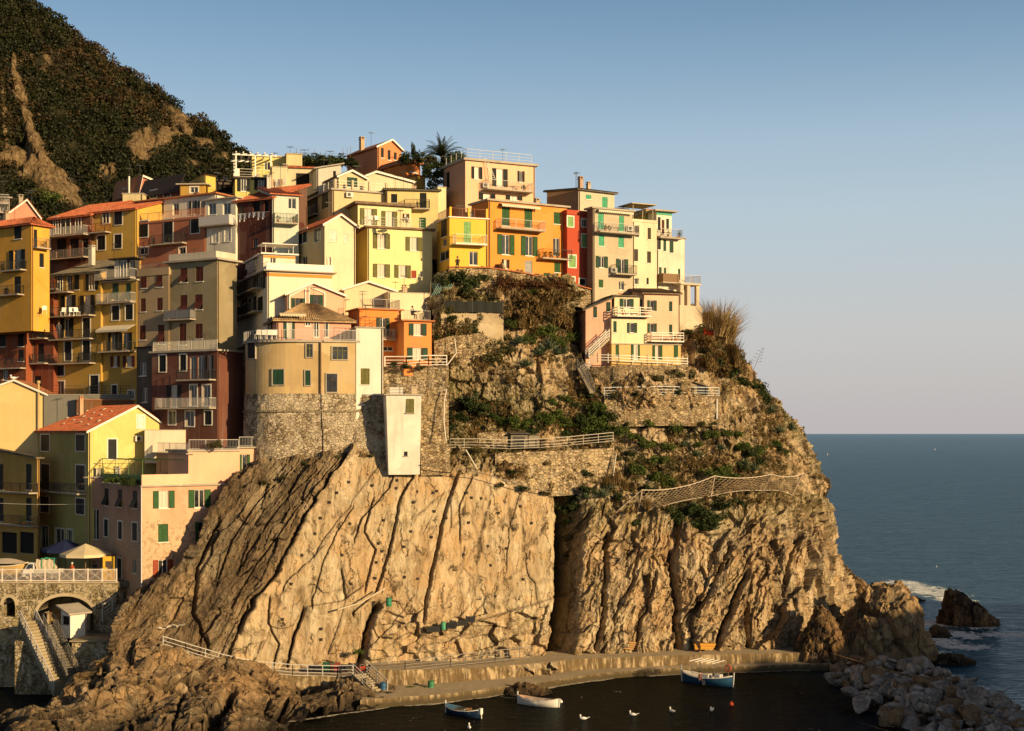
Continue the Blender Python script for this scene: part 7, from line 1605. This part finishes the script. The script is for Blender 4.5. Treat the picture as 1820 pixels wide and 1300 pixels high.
rkA=rockm('stack',(.14,.09,.045),(.28,.20,.11),(.38,.29,.17),(.018,.013,.009)); rkD=rockm('wet',(.016,.010,.007),(.042,.026,.015),(.14,.08,.03),(.006,.005,.004))
def seat(px,py): Y=YW(py); return (X(px,Y),Y)
x,y=seat(1568,1176); rock('sea_rock','big sunlit rock at the foot of the point between cliff and breakwater',(x,y,-.6),(5.6,4.2,8.0),[(-1,.55),(-.6,.7),(-.15,.9),(.25,1.05),(.6,.85),(1,.5)],11,7,rkA,.20)
x,y=seat(1466,1188); rock('sea_rock','black hump of rock beside the quay steps, in the shadow of the big one',(x,y+1.4,-.6),(2.9,2.6,6.6),[(-1,.7),(0,1),(1,.8)],23,6,rkD,.18)
x,y=seat(1500,1155); rock('sea_rock','dark jagged rock shoulder behind the black hump',(x,y,-.5),(4.5,3,5.0),None,29,6,rkA,.22)
x,y=seat(1532,1066); rock('sea_rock','upright pointed slab of dark rock at the waterline behind the point',(x-.3,y+3,-.5),(3.6,3,5.4),[(-1,1.15),(-.3,1.0),(.4,.5),(1,.35)],31,6,rkD,.16)
x,y=seat(1572,1064); rock('sea_rock','rounded black rock right of the pointed slab behind the point',(x,y+1,-.5),(3.4,3,2.6),None,37,6,rkD,.18)
x,y=seat(1738,1113); rock('sea_rock','dark wedge-shaped rock standing alone out in the surf',(x,y+1.6,-.7),(4.0,2.6,5.3),[(-1,2.6),(-.85,1.75),(-.6,1.12),(-.3,.86),(.05,.66),(.4,.52),(.7,.36),(1,.2)],41,7,rkD,.15)
x,y=seat(1667,1132); rock('sea_rock','small low dark rock in the foam left of the wedge rock',(x,y,-.5),(1.5,1.2,1.6),None,43,5,rkD,.2)
x,y=seat(1628,1068); rock('sea_rock','low flat black rock awash behind the big sunlit rock',(x,y,-.4),(1.4,1.0,.9),None,47,5,rkD,.2)
x,y=seat(1695,1180); rock('sea_rock','brown weedy rock low in the water right of the big sunlit rock',(x,y,-.4),(2.4,1.6,1.5),None,53,6,rkD,.2)
x,y=seat(1615,1165); rock('sea_rock','brown skirt of rock at the seaward foot of the big sunlit rock',(x,y-.3,-.5),(3.0,2.2,4.0),[(-1,1.1),(0,.9),(1,.45)],57,6,rkA,.2)
x,y=seat(935,1236); rock('sea_rock','weed-black boulder against the foot of the quay',(x,y+.6,-.3),(2.2,1.1,1.3),None,59,5,rkD,.2)
# breakwater
bwm=rockm('boulder',(.07,.065,.06),(.30,.28,.26),(.70,.68,.64),(.015,.013,.012)); bwb=rockm('boulderbrown',(.08,.05,.025),(.20,.13,.07),(.34,.25,.16),(.015,.01,.008))
def hullrock(i):
    import bmesh
    g=random.Random(700+i); bm=bmesh.new(); ax=(1,g.uniform(.6,.9),g.uniform(.5,.75))
    for k in range(15):
        v=Vector((g.gauss(0,1),g.gauss(0,1),g.gauss(0,1))).normalized()*g.uniform(.8,1.05); bm.verts.new((v.x*ax[0],v.y*ax[1],v.z*ax[2]))
    bmesh.ops.convex_hull(bm,input=bm.verts); bmesh.ops.delete(bm,geom=[v for v in bm.verts if not v.link_faces],context='VERTS')
    bmesh.ops.bevel(bm,geom=bm.edges[:],offset=.07,segments=2,affect='EDGES',profile=.6); bmesh.ops.triangulate(bm,faces=bm.faces[:]); bmesh.ops.subdivide_edges(bm,edges=[e for e in bm.edges if e.calc_length()>.25],cuts=4,use_grid_fill=True); bmesh.ops.triangulate(bm,faces=bm.faces[:])
    co=np.array([v.co[:] for v in bm.verts]); n=co/np.linalg.norm(co,axis=1)[:,None]; d=fbm(co[:,0]*2+i,co[:,1]*2,co[:,2]*2,4,i)*.10+fbm(co[:,0]*9,co[:,1]*9,co[:,2]*9,3,i)*.03
    for v,q in zip(bm.verts,co+n*d[:,None]): v.co=q
    me=bpy.data.meshes.new('boulder'); bm.to_mesh(me); bm.free(); me.materials.append(bwb if i%4==0 else bwm); 
    for k,w_ in (('tone',.10),('moss',0),('crack',0)): at=me.attributes.new(k,'FLOAT','POINT'); at.data.foreach_set('value',[w_]*len(me.vertices))
    return link('boulder',me)
variants=[hullrock(i) for i in range(10)]
rng=random.Random(12); used=set(); nb=0
crest=[(1470,1195),(1500,1178),(1545,1165),(1600,1168),(1650,1178),(1700,1205),(1760,1235),(1850,1272)]
pl=[]
for row in range(22):
    for c_ in range(40):
        px=1475+c_*9.5+rng.uniform(-5,5); cy=itp(crest,px); py=cy+2+row*8.6+rng.uniform(-4,4)
        if py>1322: continue
        if px<itp([(1190,1475),(1215,1500),(1240,1530),(1280,1600),(1322,1680)],py)-8*rng.random(): continue
        pl.append((px,py,cy))
rng.shuffle(pl); pl=pl[:190]
for px,py,cy in pl:
    dz=min(1,(py-cy)/110); zt=1.9*(1-dz)**.7*itp([(1475,.4),(1560,1.0),(1700,1.0),(1850,.8)],px)+.15+rng.uniform(-.1,.5); Y=(CZ-zt)*F/(py-770); s=rng.choice([.6,.8,1.05,1.3,1.6,1.9])*rng.uniform(.85,1.15)
    i=rng.randrange(10); v_=variants[i]
    if i not in used: o=v_; used.add(i)
    else: o=v_.copy(); col.objects.link(o)
    o.location=(X(px,Y),Y,zt-s*.25); o.scale=(s*rng.uniform(.9,1.3),s*rng.uniform(.8,1.1),s*rng.uniform(.7,1.1)); o.rotation_euler=(rng.uniform(-.5,.5),rng.uniform(-.5,.5),rng.uniform(0,6.3))
    sz='large' if s>1.1 else ('small' if s<.6 else 'middle-sized'); cl='brown' if i%4==0 else 'grey-white'
    wh='on the crest of the breakwater heap' if py-cy<25 else ('on the dark harbour side of the breakwater' if px<1640 else 'on the seaward slope of the breakwater')
    tag(o,f'{sz} {cl} angular boulder {wh}','boulder','boulders of the breakwater')
for i,v_ in enumerate(variants):
    if i not in used: bpy.data.objects.remove(v_)
# core of the heap, so no gaps show water between boulders
mb=MB(); 
def core(u,v):
    px=1520+u*360; cy=itp(crest,px); py=cy+6+v*150; z=1.7*(1-v)**.8*itp([(1475,.1),(1530,.2),(1580,.8),(1850,.8)],px)-.4; Y=(CZ-z)*F/(py-770); return (X(px,Y),Y,z+.25*float(vn(px*.05,py*.08,0,3)))
mb.grid(core,60,24); mb.grid(lambda u,v:(lambda q:(q[0]+v*.3,q[1]+v*3,q[2]*(1-v)-v*.8))(core(u,0)),60,6); tag(mb.build('breakwater',rkD if 0 else paint((.03,.027,.024),.9)),kind='structure')
# ================================================================ PLANTS
nrg=np.random.default_rng(21)
def bushmesh(name,mat,r=1.0,nl=900,sz=.13,lobes=14,flat=.8,up=.2,el=1.5,seed=1):
    g=np.random.default_rng(seed); c=g.normal(size=(lobes,3))*np.array([.42,.42,.32])*r; c[:,2]=np.abs(c[:,2])+.15*r; rr=np.stack([g.uniform(.28,.5,lobes)*r]*3,1); rr[:,2]*=flat
    co,fc=leaf_cloud(g,c,rr,[nl//lobes]*lobes,sz,el,up); me=npmesh(name,co,fc,4,[mat]); return me
lm_dark=leafm('dark',(.014,.026,.007),(.045,.065,.016),(.09,.10,.028),.8); lm_green=leafm('green',(.035,.06,.010),(.10,.14,.026),(.19,.20,.045),.8); lm_olive=leafm('olive',(.05,.05,.018),(.11,.10,.035),(.16,.13,.05),.8)
lm_dry=leafm('dry',(.09,.055,.02),(.22,.14,.055),(.12,.11,.03),.9); lm_straw=leafm('straw',(.28,.19,.08),(.45,.33,.16),None,.9); lm_agave=leafm('agave',(.05,.075,.045),(.13,.17,.10),(.22,.24,.13),1.2); lm_red=leafm('russet',(.07,.025,.012),(.13,.055,.02),(.05,.06,.015),.8)
B={}
for k,(m_,kw) in {'dark':(lm_dark,{}),'green':(lm_green,{'sz':.11,'nl':1400}),'olive':(lm_olive,{}),'dry':(lm_dry,{'el':3.2,'up':1.5,'sz':.10,'nl':1300}),'red':(lm_red,{'sz':.10,'nl':1100})}.items():
    B[k]=[bushmesh('shrub',m_,seed=s*3+len(k),**kw) for s in range(3)]
def bladetuft(mat,n,h,spread,w,seed,droop=.5,name='tuft'):
    g=random.Random(seed); mb=MB()
    for i in range(n):
        a=g.uniform(0,6.28); l=h*g.uniform(.55,1.1); s=spread*g.uniform(.2,1); x0,y0=g.gauss(0,.18*spread),g.gauss(0,.18*spread); pts=[]; px_=Vector((-math.sin(a),math.cos(a),0))*w
        for k in range(5): t=k/4; pts.append(Vector((x0+math.cos(a)*s*t**1.5*h*.6,y0+math.sin(a)*s*t**1.5*h*.6,l*t*(1-droop*s*t*.45))))
        for k in range(4): wa=1-k/4.2;wb=1-(k+1)/4.2; mb.poly([pts[k]-px_*wa,pts[k]+px_*wa,pts[k+1]+px_*wb,pts[k+1]-px_*wb])
    me=bpy.data.meshes.new(name); me.from_pydata(mb.v,[],mb.f); me.materials.append(mat); me.update(); return me
def agavemesh(seed):
    g=random.Random(seed); mb=MB()
    for i in range(30):
        a=i*2.4; e=R(12+70*(i/30)); l=g.uniform(.75,1.05); d=Vector((math.cos(a)*math.cos(e),math.sin(a)*math.cos(e),math.sin(e))); s=Vector((-math.sin(a),math.cos(a),0)); up=d.cross(s)*-1
        P_=[Vector((0,0,.05)),d*l*.35,d*l*.7+Vector((0,0,-.02)),d*l+Vector((0,0,-.10*math.cos(e)))]; W_=[.05,.085,.06,.002]
        for k in range(3):
            a0,a1=P_[k],P_[k+1]; mb.poly([a0-s*W_[k]+up*.02,a0-up*.02,a1-up*.015,a1-s*W_[k+1]+up*.02]); mb.poly([a0-up*.02,a0+s*W_[k]+up*.02,a1+s*W_[k+1]+up*.02,a1-up*.015])
    me=bpy.data.meshes.new('agave'); me.from_pydata(mb.v,[],mb.f); me.materials.append(lm_agave); me.update(); return me
AG=[agavemesh(1),agavemesh(2)]; GT=[bladetuft(lm_dry,170,1.3,1.0,.025,s,.5) for s in (1,2,3)]; GS=[bladetuft(lm_straw,120,1.4,.8,.02,s,.4) for s in (4,5)]; REED=bladetuft(lm_straw,300,3.9,1.35,.05,7,.30); REED2=bladetuft(lm_dry,260,3.0,.8,.045,8,.4)
rs=random.Random(31)
def plant(name,me,p,s,label,cat,group,sz=1.0,tilt=.15):
    o=link(name,me,None,p); o.scale=(s*rs.uniform(.9,1.1),s*rs.uniform(.9,1.1),s*sz*rs.uniform(.9,1.1)); o.rotation_euler=(rs.uniform(-tilt,tilt)+.12,rs.uniform(-tilt,tilt),rs.uniform(0,6.3)); return tag(o,label,cat,group)
def shrubs(kind,name,lst,label,cat='shrub',group=None,off=.25):
    for q in lst:
        px,py,s=q; p=on_cliff(px,py,off*s); me=rs.choice(B[kind]); plant(name,me,p+Vector((0,0,-.35*s)),s,label,cat,group or label[:60],.95)
shrubs('dark','shrub',[(815,497,1.5),(836,503,1.4),(795,500,1.1),(825,516,1.1),(858,492,.9)],'dark bushy shrub crowning the slope just below the yellow house',group='dark shrubs below the yellow house')
shrubs('olive','shrub',[(818,520,1.0),(835,522,.9),(870,495,.7)],'yellow-green shrub above the black screen fence',group='shrubs above the screen fence')
shrubs('dark','shrub',[(835,718,1.6),(856,728,1.3),(815,742,1.0),(875,742,.9),(800,565,.9),(800,598,.6),(779,600,.5),(845,592,.6)],'dark green shrub on the rubble terraces above the garden path',group='dark shrubs on the terraces')
shrubs('green','shrub',[(908,748,1.2),(925,756,1.1),(889,745,.9),(940,750,.9),(965,740,1.1),(984,742,1.2),(1003,752,1.1),(1024,757,1.1),(1042,762,1.2),(1062,748,1.2),(978,714,.9),(1000,708,.8),(1062,722,1.3),(1085,760,1.1)],'green shrub in the dense hedge band above the garden path',group='shrub band above the garden path')
shrubs('dark','shrub',[(1048,735,1.4),(1078,735,1.3),(1035,745,1.2),(1070,770,1.2),(950,765,.9),(1010,770,.9),(1045,700,1.0),(1020,720,.9)],'dark shrub in the shaded gully left of the terrace wall',group='dark shrubs in the gully')
shrubs('green','shrub',[(1108,764,1.1),(1128,775,1.0),(1150,790,1.0),(1195,760,1.0),(1184,794,1.0),(1170,818,1.2),(1131,833,1.1),(1165,849,1.1),(1187,860,1.2),(1260,772,1.1),(1311,771,.9),(1283,833,1.3),(1262,843,1.3),(1322,794,1.0),(1350,800,1.0),(1375,787,.9),(1300,845,.9),(1240,790,.8),(1290,770,.8)],'rounded bright green shrub on the rocky slope above the rockfall net',group='rounded shrubs on the point')
shrubs('dark','shrub',[(1222,905,1.5),(1250,915,1.6),(1280,898,1.3),(1205,925,1.2),(1240,935,1.3),(1265,935,1.0),(1190,905,.9),(1310,895,.9),(1330,805,1.0),(1345,820,1.1),(1320,830,1.0),(1385,800,.9),(1120,805,.8),(1150,870,.9),(1040,870,.9),(1015,880,1.0),(1010,905,1.0),(1024,900,.8),(1100,885,.8),(1130,930,.8)],'dark evergreen shrub spilling over the rock round the rockfall net',group='dark shrubs round the net')
shrubs('olive','shrub',[(898,620,1.0),(880,635,1.0),(865,645,.9),(900,600,.8),(1225,666,1.2),(1198,664,1.2),(1170,672,.9),(1140,676,.8),(955,795,.9),(885,800,.9),(912,805,.8),(1085,650,.8),(1070,665,.7),(1245,625,.9),(845,800,.7),(1092,815,.8),(1060,810,.8)],'olive-brown shrub rooted on the terraced slope',group='olive shrubs on the slope')
shrubs('red','shrub',[(905,505,1.5),(890,512,1.2),(925,512,1.4),(985,505,1.3),(960,508,1.2),(1000,512,1.1)],'russet shrub under the brick-coped wall of the orange house',group='russet shrubs under the wall')
shrubs('green','shrub',[(970,588,1.3),(985,605,1.1),(1025,548,1.0),(935,603,1.0),(955,520,.9),(1010,600,1.0),(905,575,.9)],'green shrub in the gully left of the pink villa',group='green shrubs in the gully')
shrubs('dry','shrub',[(930,535,1.6),(955,550,1.7),(980,530,1.6),(1005,545,1.5),(945,575,1.5),(1000,575,1.3),(920,560,1.3),(1015,525,1.2)],'brown-green thicket shrub in the gully left of the pink villa',group='thicket shrubs in the gully')
shrubs('dark','shrub',[(1250,590,1.3),(1268,604,1.4),(1288,634,1.5),(1304,660,1.4),(1258,640,1.4),(1240,575,1.0),(1275,650,1.5),(1320,682,1.2)],'dark leafy bush on the edge of the point beside the villa',group='dark bushes beside the villa')
shrubs('dry','shrub',[(1262,625,1.4),(1285,640,1.5),(1255,650,1.4),(1305,655,1.3),(1275,665,1.4),(1300,625,1.2),(1245,605,1.1),(1320,670,1.0)],'brown scrubby shrub on the point right of the pink villa',group='scrub on the point')
shrubs('green','shrub',[(1275,592,.9),(1312,640,.9),(1325,672,.8),(1222,590,.7),(1232,610,.7)],'green shrub mixed into the scrub of the point',group='green shrubs on the point')
shrubs('dark','shrub',[(1352,700,1.6),(1362,715,1.1),(1345,688,1.1)],'big dark succulent bush against the sky on the shoulder of the point',group='succulent bushes on the shoulder')
for px,py,s in ((940,545,1.3),(965,560,1.4),(990,560,1.3),(925,585,1.2),(955,600,1.2),(1010,580,1.1),(975,525,1.1),(1080,870,1.1),(1095,860,1.1),(1110,870,.9),(860,660,.7),(905,680,.6),(1020,600,1.0),(880,575,.9),(1150,905,.9)): plant('grass_tuft',rs.choice(GT),on_cliff(px,py,.3),s*1.2,'arching tuft of dry brown grass on the slope','grass tuft','dry grass tufts on the slope')
for px,py,s in ((1010,505,.9),(885,530,.9),(1240,570,.8),(1315,700,.7),(1300,690,.8),(1380,760,.6),(1120,700,.6)): plant('grass_tuft',rs.choice(GS),on_cliff(px,py,.2),s,'pale straw-coloured grass tuft on the cliff','grass tuft','pale grass tufts')
plant('reed_clump',REED,P(1281,600,156.5),1.25,'tall pale reed clump fanning against the sky on the point','reeds',None,1,.02); plant('reed_clump',REED,P(1262,588,156.8),.9,'shorter pale reed clump left of the tall one beside the red tarpaulin','reeds',None,1,.02)
plant('reed_clump',REED,P(1294,612,157),1.0,'leaning pale reed clump right of the tall one','reeds',None,1,.12)
plant('reed_clump',REED2,P(1305,652,158),1.2,'lower ragged reed clump leaning seaward below the tall one','reeds',None,1,.1)
for px,py,s in ((975,622,1.5),(988,632,1.2),(960,632,1.1),(936,652,1.2),(922,612,1.2),(1002,628,1.0)): plant('agave',rs.choice(AG),on_cliff(px,py,.5),s,'grey-green agave on the bare slope left of the pink villa','agave','agaves on the slope')
for px,py,s in ((1340,738,1.3),(1372,735,1.3),(1393,748,1.4),(1405,765,1.3),(1385,770,1.1),(1355,728,1.0),(1340,838,1.2),(1325,828,1.0),(1238,812,1.0),(1215,795,.9),(1283,800,.9)): plant('agave',rs.choice(AG),on_cliff(px,py,.3),s,'agave rosette on the seaward shoulder of the point','agave','agaves on the shoulder')
for px,py,s in ((1040,888,1.2),(1072,884,1.2),(1085,872,1.0)): plant('agave',rs.choice(AG),on_cliff(px,py,.5),s,'agave beside the left post of the rockfall net','agave','agaves beside the net')
mb=MB(); a=on_cliff(1333,668,.1); b=P(1356,617,a.y-.3)-a; mb.tube((0,0,-.3),b,.03,.012,n=5)
for i in range(9): t=.45+.055*i; p=b*t; s=(.55-.04*i)*(-1 if i%2 else 1); mb.tube(p,p+Vector((s,0,.12)),.012,n=3); mb.lathe([(.05,0),(.07,.05),(.02,.09)],6,tuple(p+Vector((s,0,.1))))
o=mb.build('agave_flower_stalk',paint((.10,.07,.04),.8),None,a); tag(o,'thin leaning agave flower stalk against the sky','plant stalk')
# low plants rooted all over the upper slope
def cover():
    q=cliff_pts; x,y,z=q[...,0],q[...,1],q[...,2]; PXc=910+F*x/y; PYc=770-(z-CZ)/y*F; n=9000
    J=nrg.integers(0,q.shape[0]-30,60000); I=nrg.integers(30,q.shape[1]-62,60000); px=PXc[J,I];py=PYc[J,I]; stp=itp(SLABTOP,px)
    den=fbm(x[J,I]*.22,y[J,I]*.22,z[J,I]*.35,4,900)
    bare=((px>1062)&(px<1285)&(py>655)&(py<752))|((px>905)&(px<1010)&(py>645)&(py<735))|((px>1290)&(py>680)&(py<760)&(px<1345))|((px>800)&(px<900)&(py>650)&(py<715))
    w=np.where(py<stp-2,np.clip(.45+den*1.5,0,1),np.clip(.25-(py-stp)/60,0,.3)*(px>1010))*np.where(bare,.12,1)*np.where(px<790,.2,1)*((px<1000)|(px>1225)|(py<505)|(py>655)|(px<1040))
    ok=nrg.random(60000)<w; J=J[ok][:n];I=I[ok][:n]; C=q[J,I]+np.array([0,-.1,.0]); s=nrg.uniform(.12,.38,len(C)); kind=fbm(C[:,0]*.3,C[:,1]*.3,C[:,2]*.3,3,910)+nrg.normal(size=len(C))*.25
    for nm,sel,mat,el,lb in (('ground_cover',kind<.05,lm_olive,1.6,'low olive ground cover over the terraced slope'),('dry_grass',kind>=.05,lm_dry,3.5,'dry brown grass between the shrubs of the slope')):
        k=np.where(sel)[0]; co,fc=leaf_cloud(nrg,C[k],np.stack([s[k]]*3,1),[26]*len(k),.10,el,1.0); tag(link(nm,npmesh(nm,co,fc,4,[mat])),lb,'grass' if 'dry' in nm else 'ground cover',kind='stuff')
cover()
# ---- palm and garden on the village top
pr=empty('palm_tree',P(786,300,165),0,'tall date palm with arching fronds on the village skyline','palm tree'); mb=MB(); hb=Z(268,165)-Z(300,165)
for i in range(8): mb.tube((0,0,hb*i/8-.6),(0.01*i,0,hb*(i+1)/8-.6),.30-.008*i,.26-.008*i,n=10)
mb.build('trunk',paint((.16,.10,.05),.9),pr); mb=MB(); g=random.Random(6)
for i in range(44):
    a=g.uniform(0,6.28); e0=R(g.uniform(25,85)); l=g.uniform(2.2,3.0); d=Vector((math.cos(a),math.sin(a),0)); pts=[]
    for k in range(9): t=k/8; ang=e0-R(75)*t*t*(1.2-e0/2); pts.append((pts[-1]+(d*math.cos(ang)+Vector((0,0,math.sin(ang))))*l/8) if pts else Vector((0,0,hb-.7)))
    s=Vector((-d.y,d.x,0))
    for k in range(1,9):
        p=pts[k];dr=(pts[k]-pts[k-1]).normalized(); mb.tube(pts[k-1],p,.025,n=3,cap=False)
        for j in range(3):
            q=pts[k-1].lerp(p,j/3); ll=.50*math.sin(math.pi*min(1,(k+j/3)/9.2)**.7)+.08
            for sg in (-1,1): e=q+(s*sg*.75+dr*.7+Vector((0,0,-.25)))*ll; mb.poly([q,q+dr*.07,e])
mb.build('crown',leafm('palm',(.02,.03,.008),(.06,.07,.02),None,.8),pr)
def top(name,me,px,py,Y,s,label,cat,sz=1,group=None): 
    o=link(name,me,None,P(px,py,Y)); o.scale=(s,s,s*sz); o.rotation_euler=(0,0,rs.uniform(0,6)); tag(o,label,cat,group)
top('cypress_shrub',B['dark'][0],736,292,167,.55,'slim dark shrub pointing up beside the highest gable','shrub',4.2)
for i,(px,py,s,k) in enumerate(((720,290,1.1,'dark'),(748,288,.9,'dark'),(768,290,1.1,'olive'),(800,294,1.3,'dark'),(813,290,1.1,'green'),(775,302,1.1,'dark'),(762,318,1.2,'dark'),(775,330,1.0,'olive'),(785,316,1.1,'dark'),(758,300,.9,'olive'),(795,305,1.0,'dark'),(768,345,1.0,'dark'))): top('shrub',B[k][i%3],px,py,164.5-.25*(py-290)/10,s,'shrub in the crowded hilltop garden round the palm','shrub',1,'hilltop garden shrubs')
for px,py,s in ((822,284,.9),(765,285,.8),(752,279,.7)): top('agave',AG[0],px,py,164,s,'spiky agave in a pot among the hilltop garden plants','agave',1.2,'hilltop agaves')
for i,px in enumerate(range(520,622,9)): top('shrub',B['dark'][i%3],px,292+(i%2)*4,172,1.35,'dark shrub in the row along the vine terrace on the skyline','shrub',.8,'shrubs of the vine terrace')
sr=empty('vine_stakes',P(520,285,172.5),0,'row of thin vine stakes and wire on the skyline terrace','stakes'); mb=MB(); g=random.Random(2)
for i in range(15): x_=i*.5+g.uniform(-.1,.1); mb.tube((x_,0,-1),(x_+g.uniform(-.1,.1),0,g.uniform(.7,1.7)),.03,n=4)
mb.build('stake',wood,sr); mb=MB(); mb.tube((0,0,.9),(7,0,.75),.012,n=3); mb.build('wire',dmetal,sr)
for px,py,Y,k,s,l in ((700,652,141,'dark',.5,'weedy bush hanging over the tall retaining wall'),(722,655,141,'dark',.6,'weedy bush hanging over the tall retaining wall'),(748,656,141,'olive',.5,'weedy bush hanging over the tall retaining wall'),(380,796,135.8,'olive',.75,'potted olive bush on the pink house roof terrace'),(200,858,133.6,'green',.7,'leafy plant in a corner of the planted pink terrace'),(222,862,132.8,'dark',.8,'dark plant mass on the planted pink terrace'),(238,862,132.4,'dark',.7,'dark plant mass on the planted pink terrace'),(518,392,157,'dark',.7,'dark pot plant on the aqua-white balcony'),(513,380,157,'red',.7,'russet climber on the aqua-white balcony'),(505,396,157,'dark',.5,'dark pot plant on the aqua-white balcony'),(405,333,167,'red',.5,'russet pot plant on the dark terrace room'),(730,1228,129.4,'green',.55,'weeds growing on the low landing by the green barrel'),(750,1230,129.4,'green',.6,'weeds growing on the low landing by the green barrel'),(705,1232,128.6,'green',.45,'weeds growing on the low landing by the green barrel'),(785,1232,130,'green',.45,'weeds growing on the low landing by the green barrel'),(638,1162,132.2,'green',.5,'weed clump in the wide fissure above the crates'),(70,350,182,'olive',1.6,'olive shrub on the bare ground behind the pink gable'),(88,358,182,'green',1.5,'green shrub beside the rock spine behind the roofs')):
    top('shrub',rs.choice(B[k]),px,py,Y,s,l,'shrub',.9,l[:50])

for px,py,s,k in ((1085,755,.7,'olive'),(1112,757,.6,'dark'),(1150,757,.8,'green'),(1180,758,.6,'olive'),(1215,758,.7,'dark'),(1245,757,.7,'olive'),(1268,756,.6,'dark'),(1090,706,.5,'olive'),(1130,703,.5,'dark'),(1205,703,.6,'dark'),(1250,704,.5,'olive'),(890,866,.6,'olive'),(930,872,.7,'dark'),(965,880,.6,'olive'),(905,842,.5,'dark'),(985,884,.7,'dark'),(1020,812,.6,'olive'),(1040,845,.7,'dark'),(1070,852,.6,'olive'),(790,700,.5,'olive'),(798,735,.6,'dark'),(800,765,.7,'dark'),(792,790,.5,'olive'),(770,826,.5,'olive'),(700,828,.4,'olive'),(660,812,.4,'olive'),(600,815,.4,'olive'),(540,826,.4,'dark'),(505,850,.4,'olive'),(470,860,.4,'olive'),(1010,930,.7,'dark'),(1015,960,.6,'olive'),(1008,990,.5,'dark')):
    plant('shrub',rs.choice(B[k]),on_cliff(px,py,.3*s),s,'weedy tuft rooted along the walls and ledges of the cliff','shrub','weeds along walls and ledges',.9)
# ================================================================ LIGHT AND CAMERA
SUN_AZ=R(50); SUN_EL=R(15)
sd=Vector((math.sin(SUN_AZ)*math.cos(SUN_EL),-math.cos(SUN_AZ)*math.cos(SUN_EL),math.sin(SUN_EL)))
ld=bpy.data.lights.new('sun','SUN'); ld.energy=5.0; ld.angle=R(.5); ld.color=(1,.71,.36)
lo=bpy.data.objects.new('sun',ld); col.objects.link(lo); lo.rotation_euler=sd.to_track_quat('Z','Y').to_euler()
w=bpy.data.worlds.new('World'); scene.world=w; w.use_nodes=True; nt=w.node_tree
bg=nt.nodes['Background']; sky=nt.nodes.new('ShaderNodeTexSky'); sky.sky_type='NISHITA'; sky.sun_disc=False
sky.sun_elevation=SUN_EL; sky.sun_rotation=math.atan2(sd.x,sd.y); sky.altitude=0; sky.air_density=1.0; sky.dust_density=2.0; sky.ozone_density=2.5
g_=N(nt,'ShaderNodeTexCoord'); sp=N(nt,'ShaderNodeSeparateXYZ'); L(nt,g_.outputs['Generated'],sp.inputs[0])
haze=ramp(nt,sp.outputs[2],[(0,(5.3,4.9,4.9)),(.07,(5.9,5.8,5.7)),(.15,(5.2,6.2,6.8)),(.3,(2.5,4.5,6.6))]); fac=ramp(nt,sp.outputs[2],[(0,.9),(.2,.75),(.36,0)])
L(nt,mix(nt,fac,mix(nt,1.0,sky.outputs[0],ramp(nt,sp.outputs[2],[(.32,1),(.45,.35)]),'MULTIPLY'),haze),bg.inputs[0]); bg.inputs[1].default_value=.075
cd=bpy.data.cameras.new('camera'); cam=bpy.data.objects.new('camera',cd); col.objects.link(cam); scene.camera=cam
cam.location=(0,0,CZ); cam.rotation_euler=(R(90),0,0); cd.sensor_width=36; cd.lens=36*F/1820; cd.shift_y=120/1820; cd.clip_end=100000; cd.clip_start=1
scene.view_settings.view_transform='Standard'; scene.view_settings.look='None'; scene.view_settings.gamma=1; scene.view_settings.exposure=.5
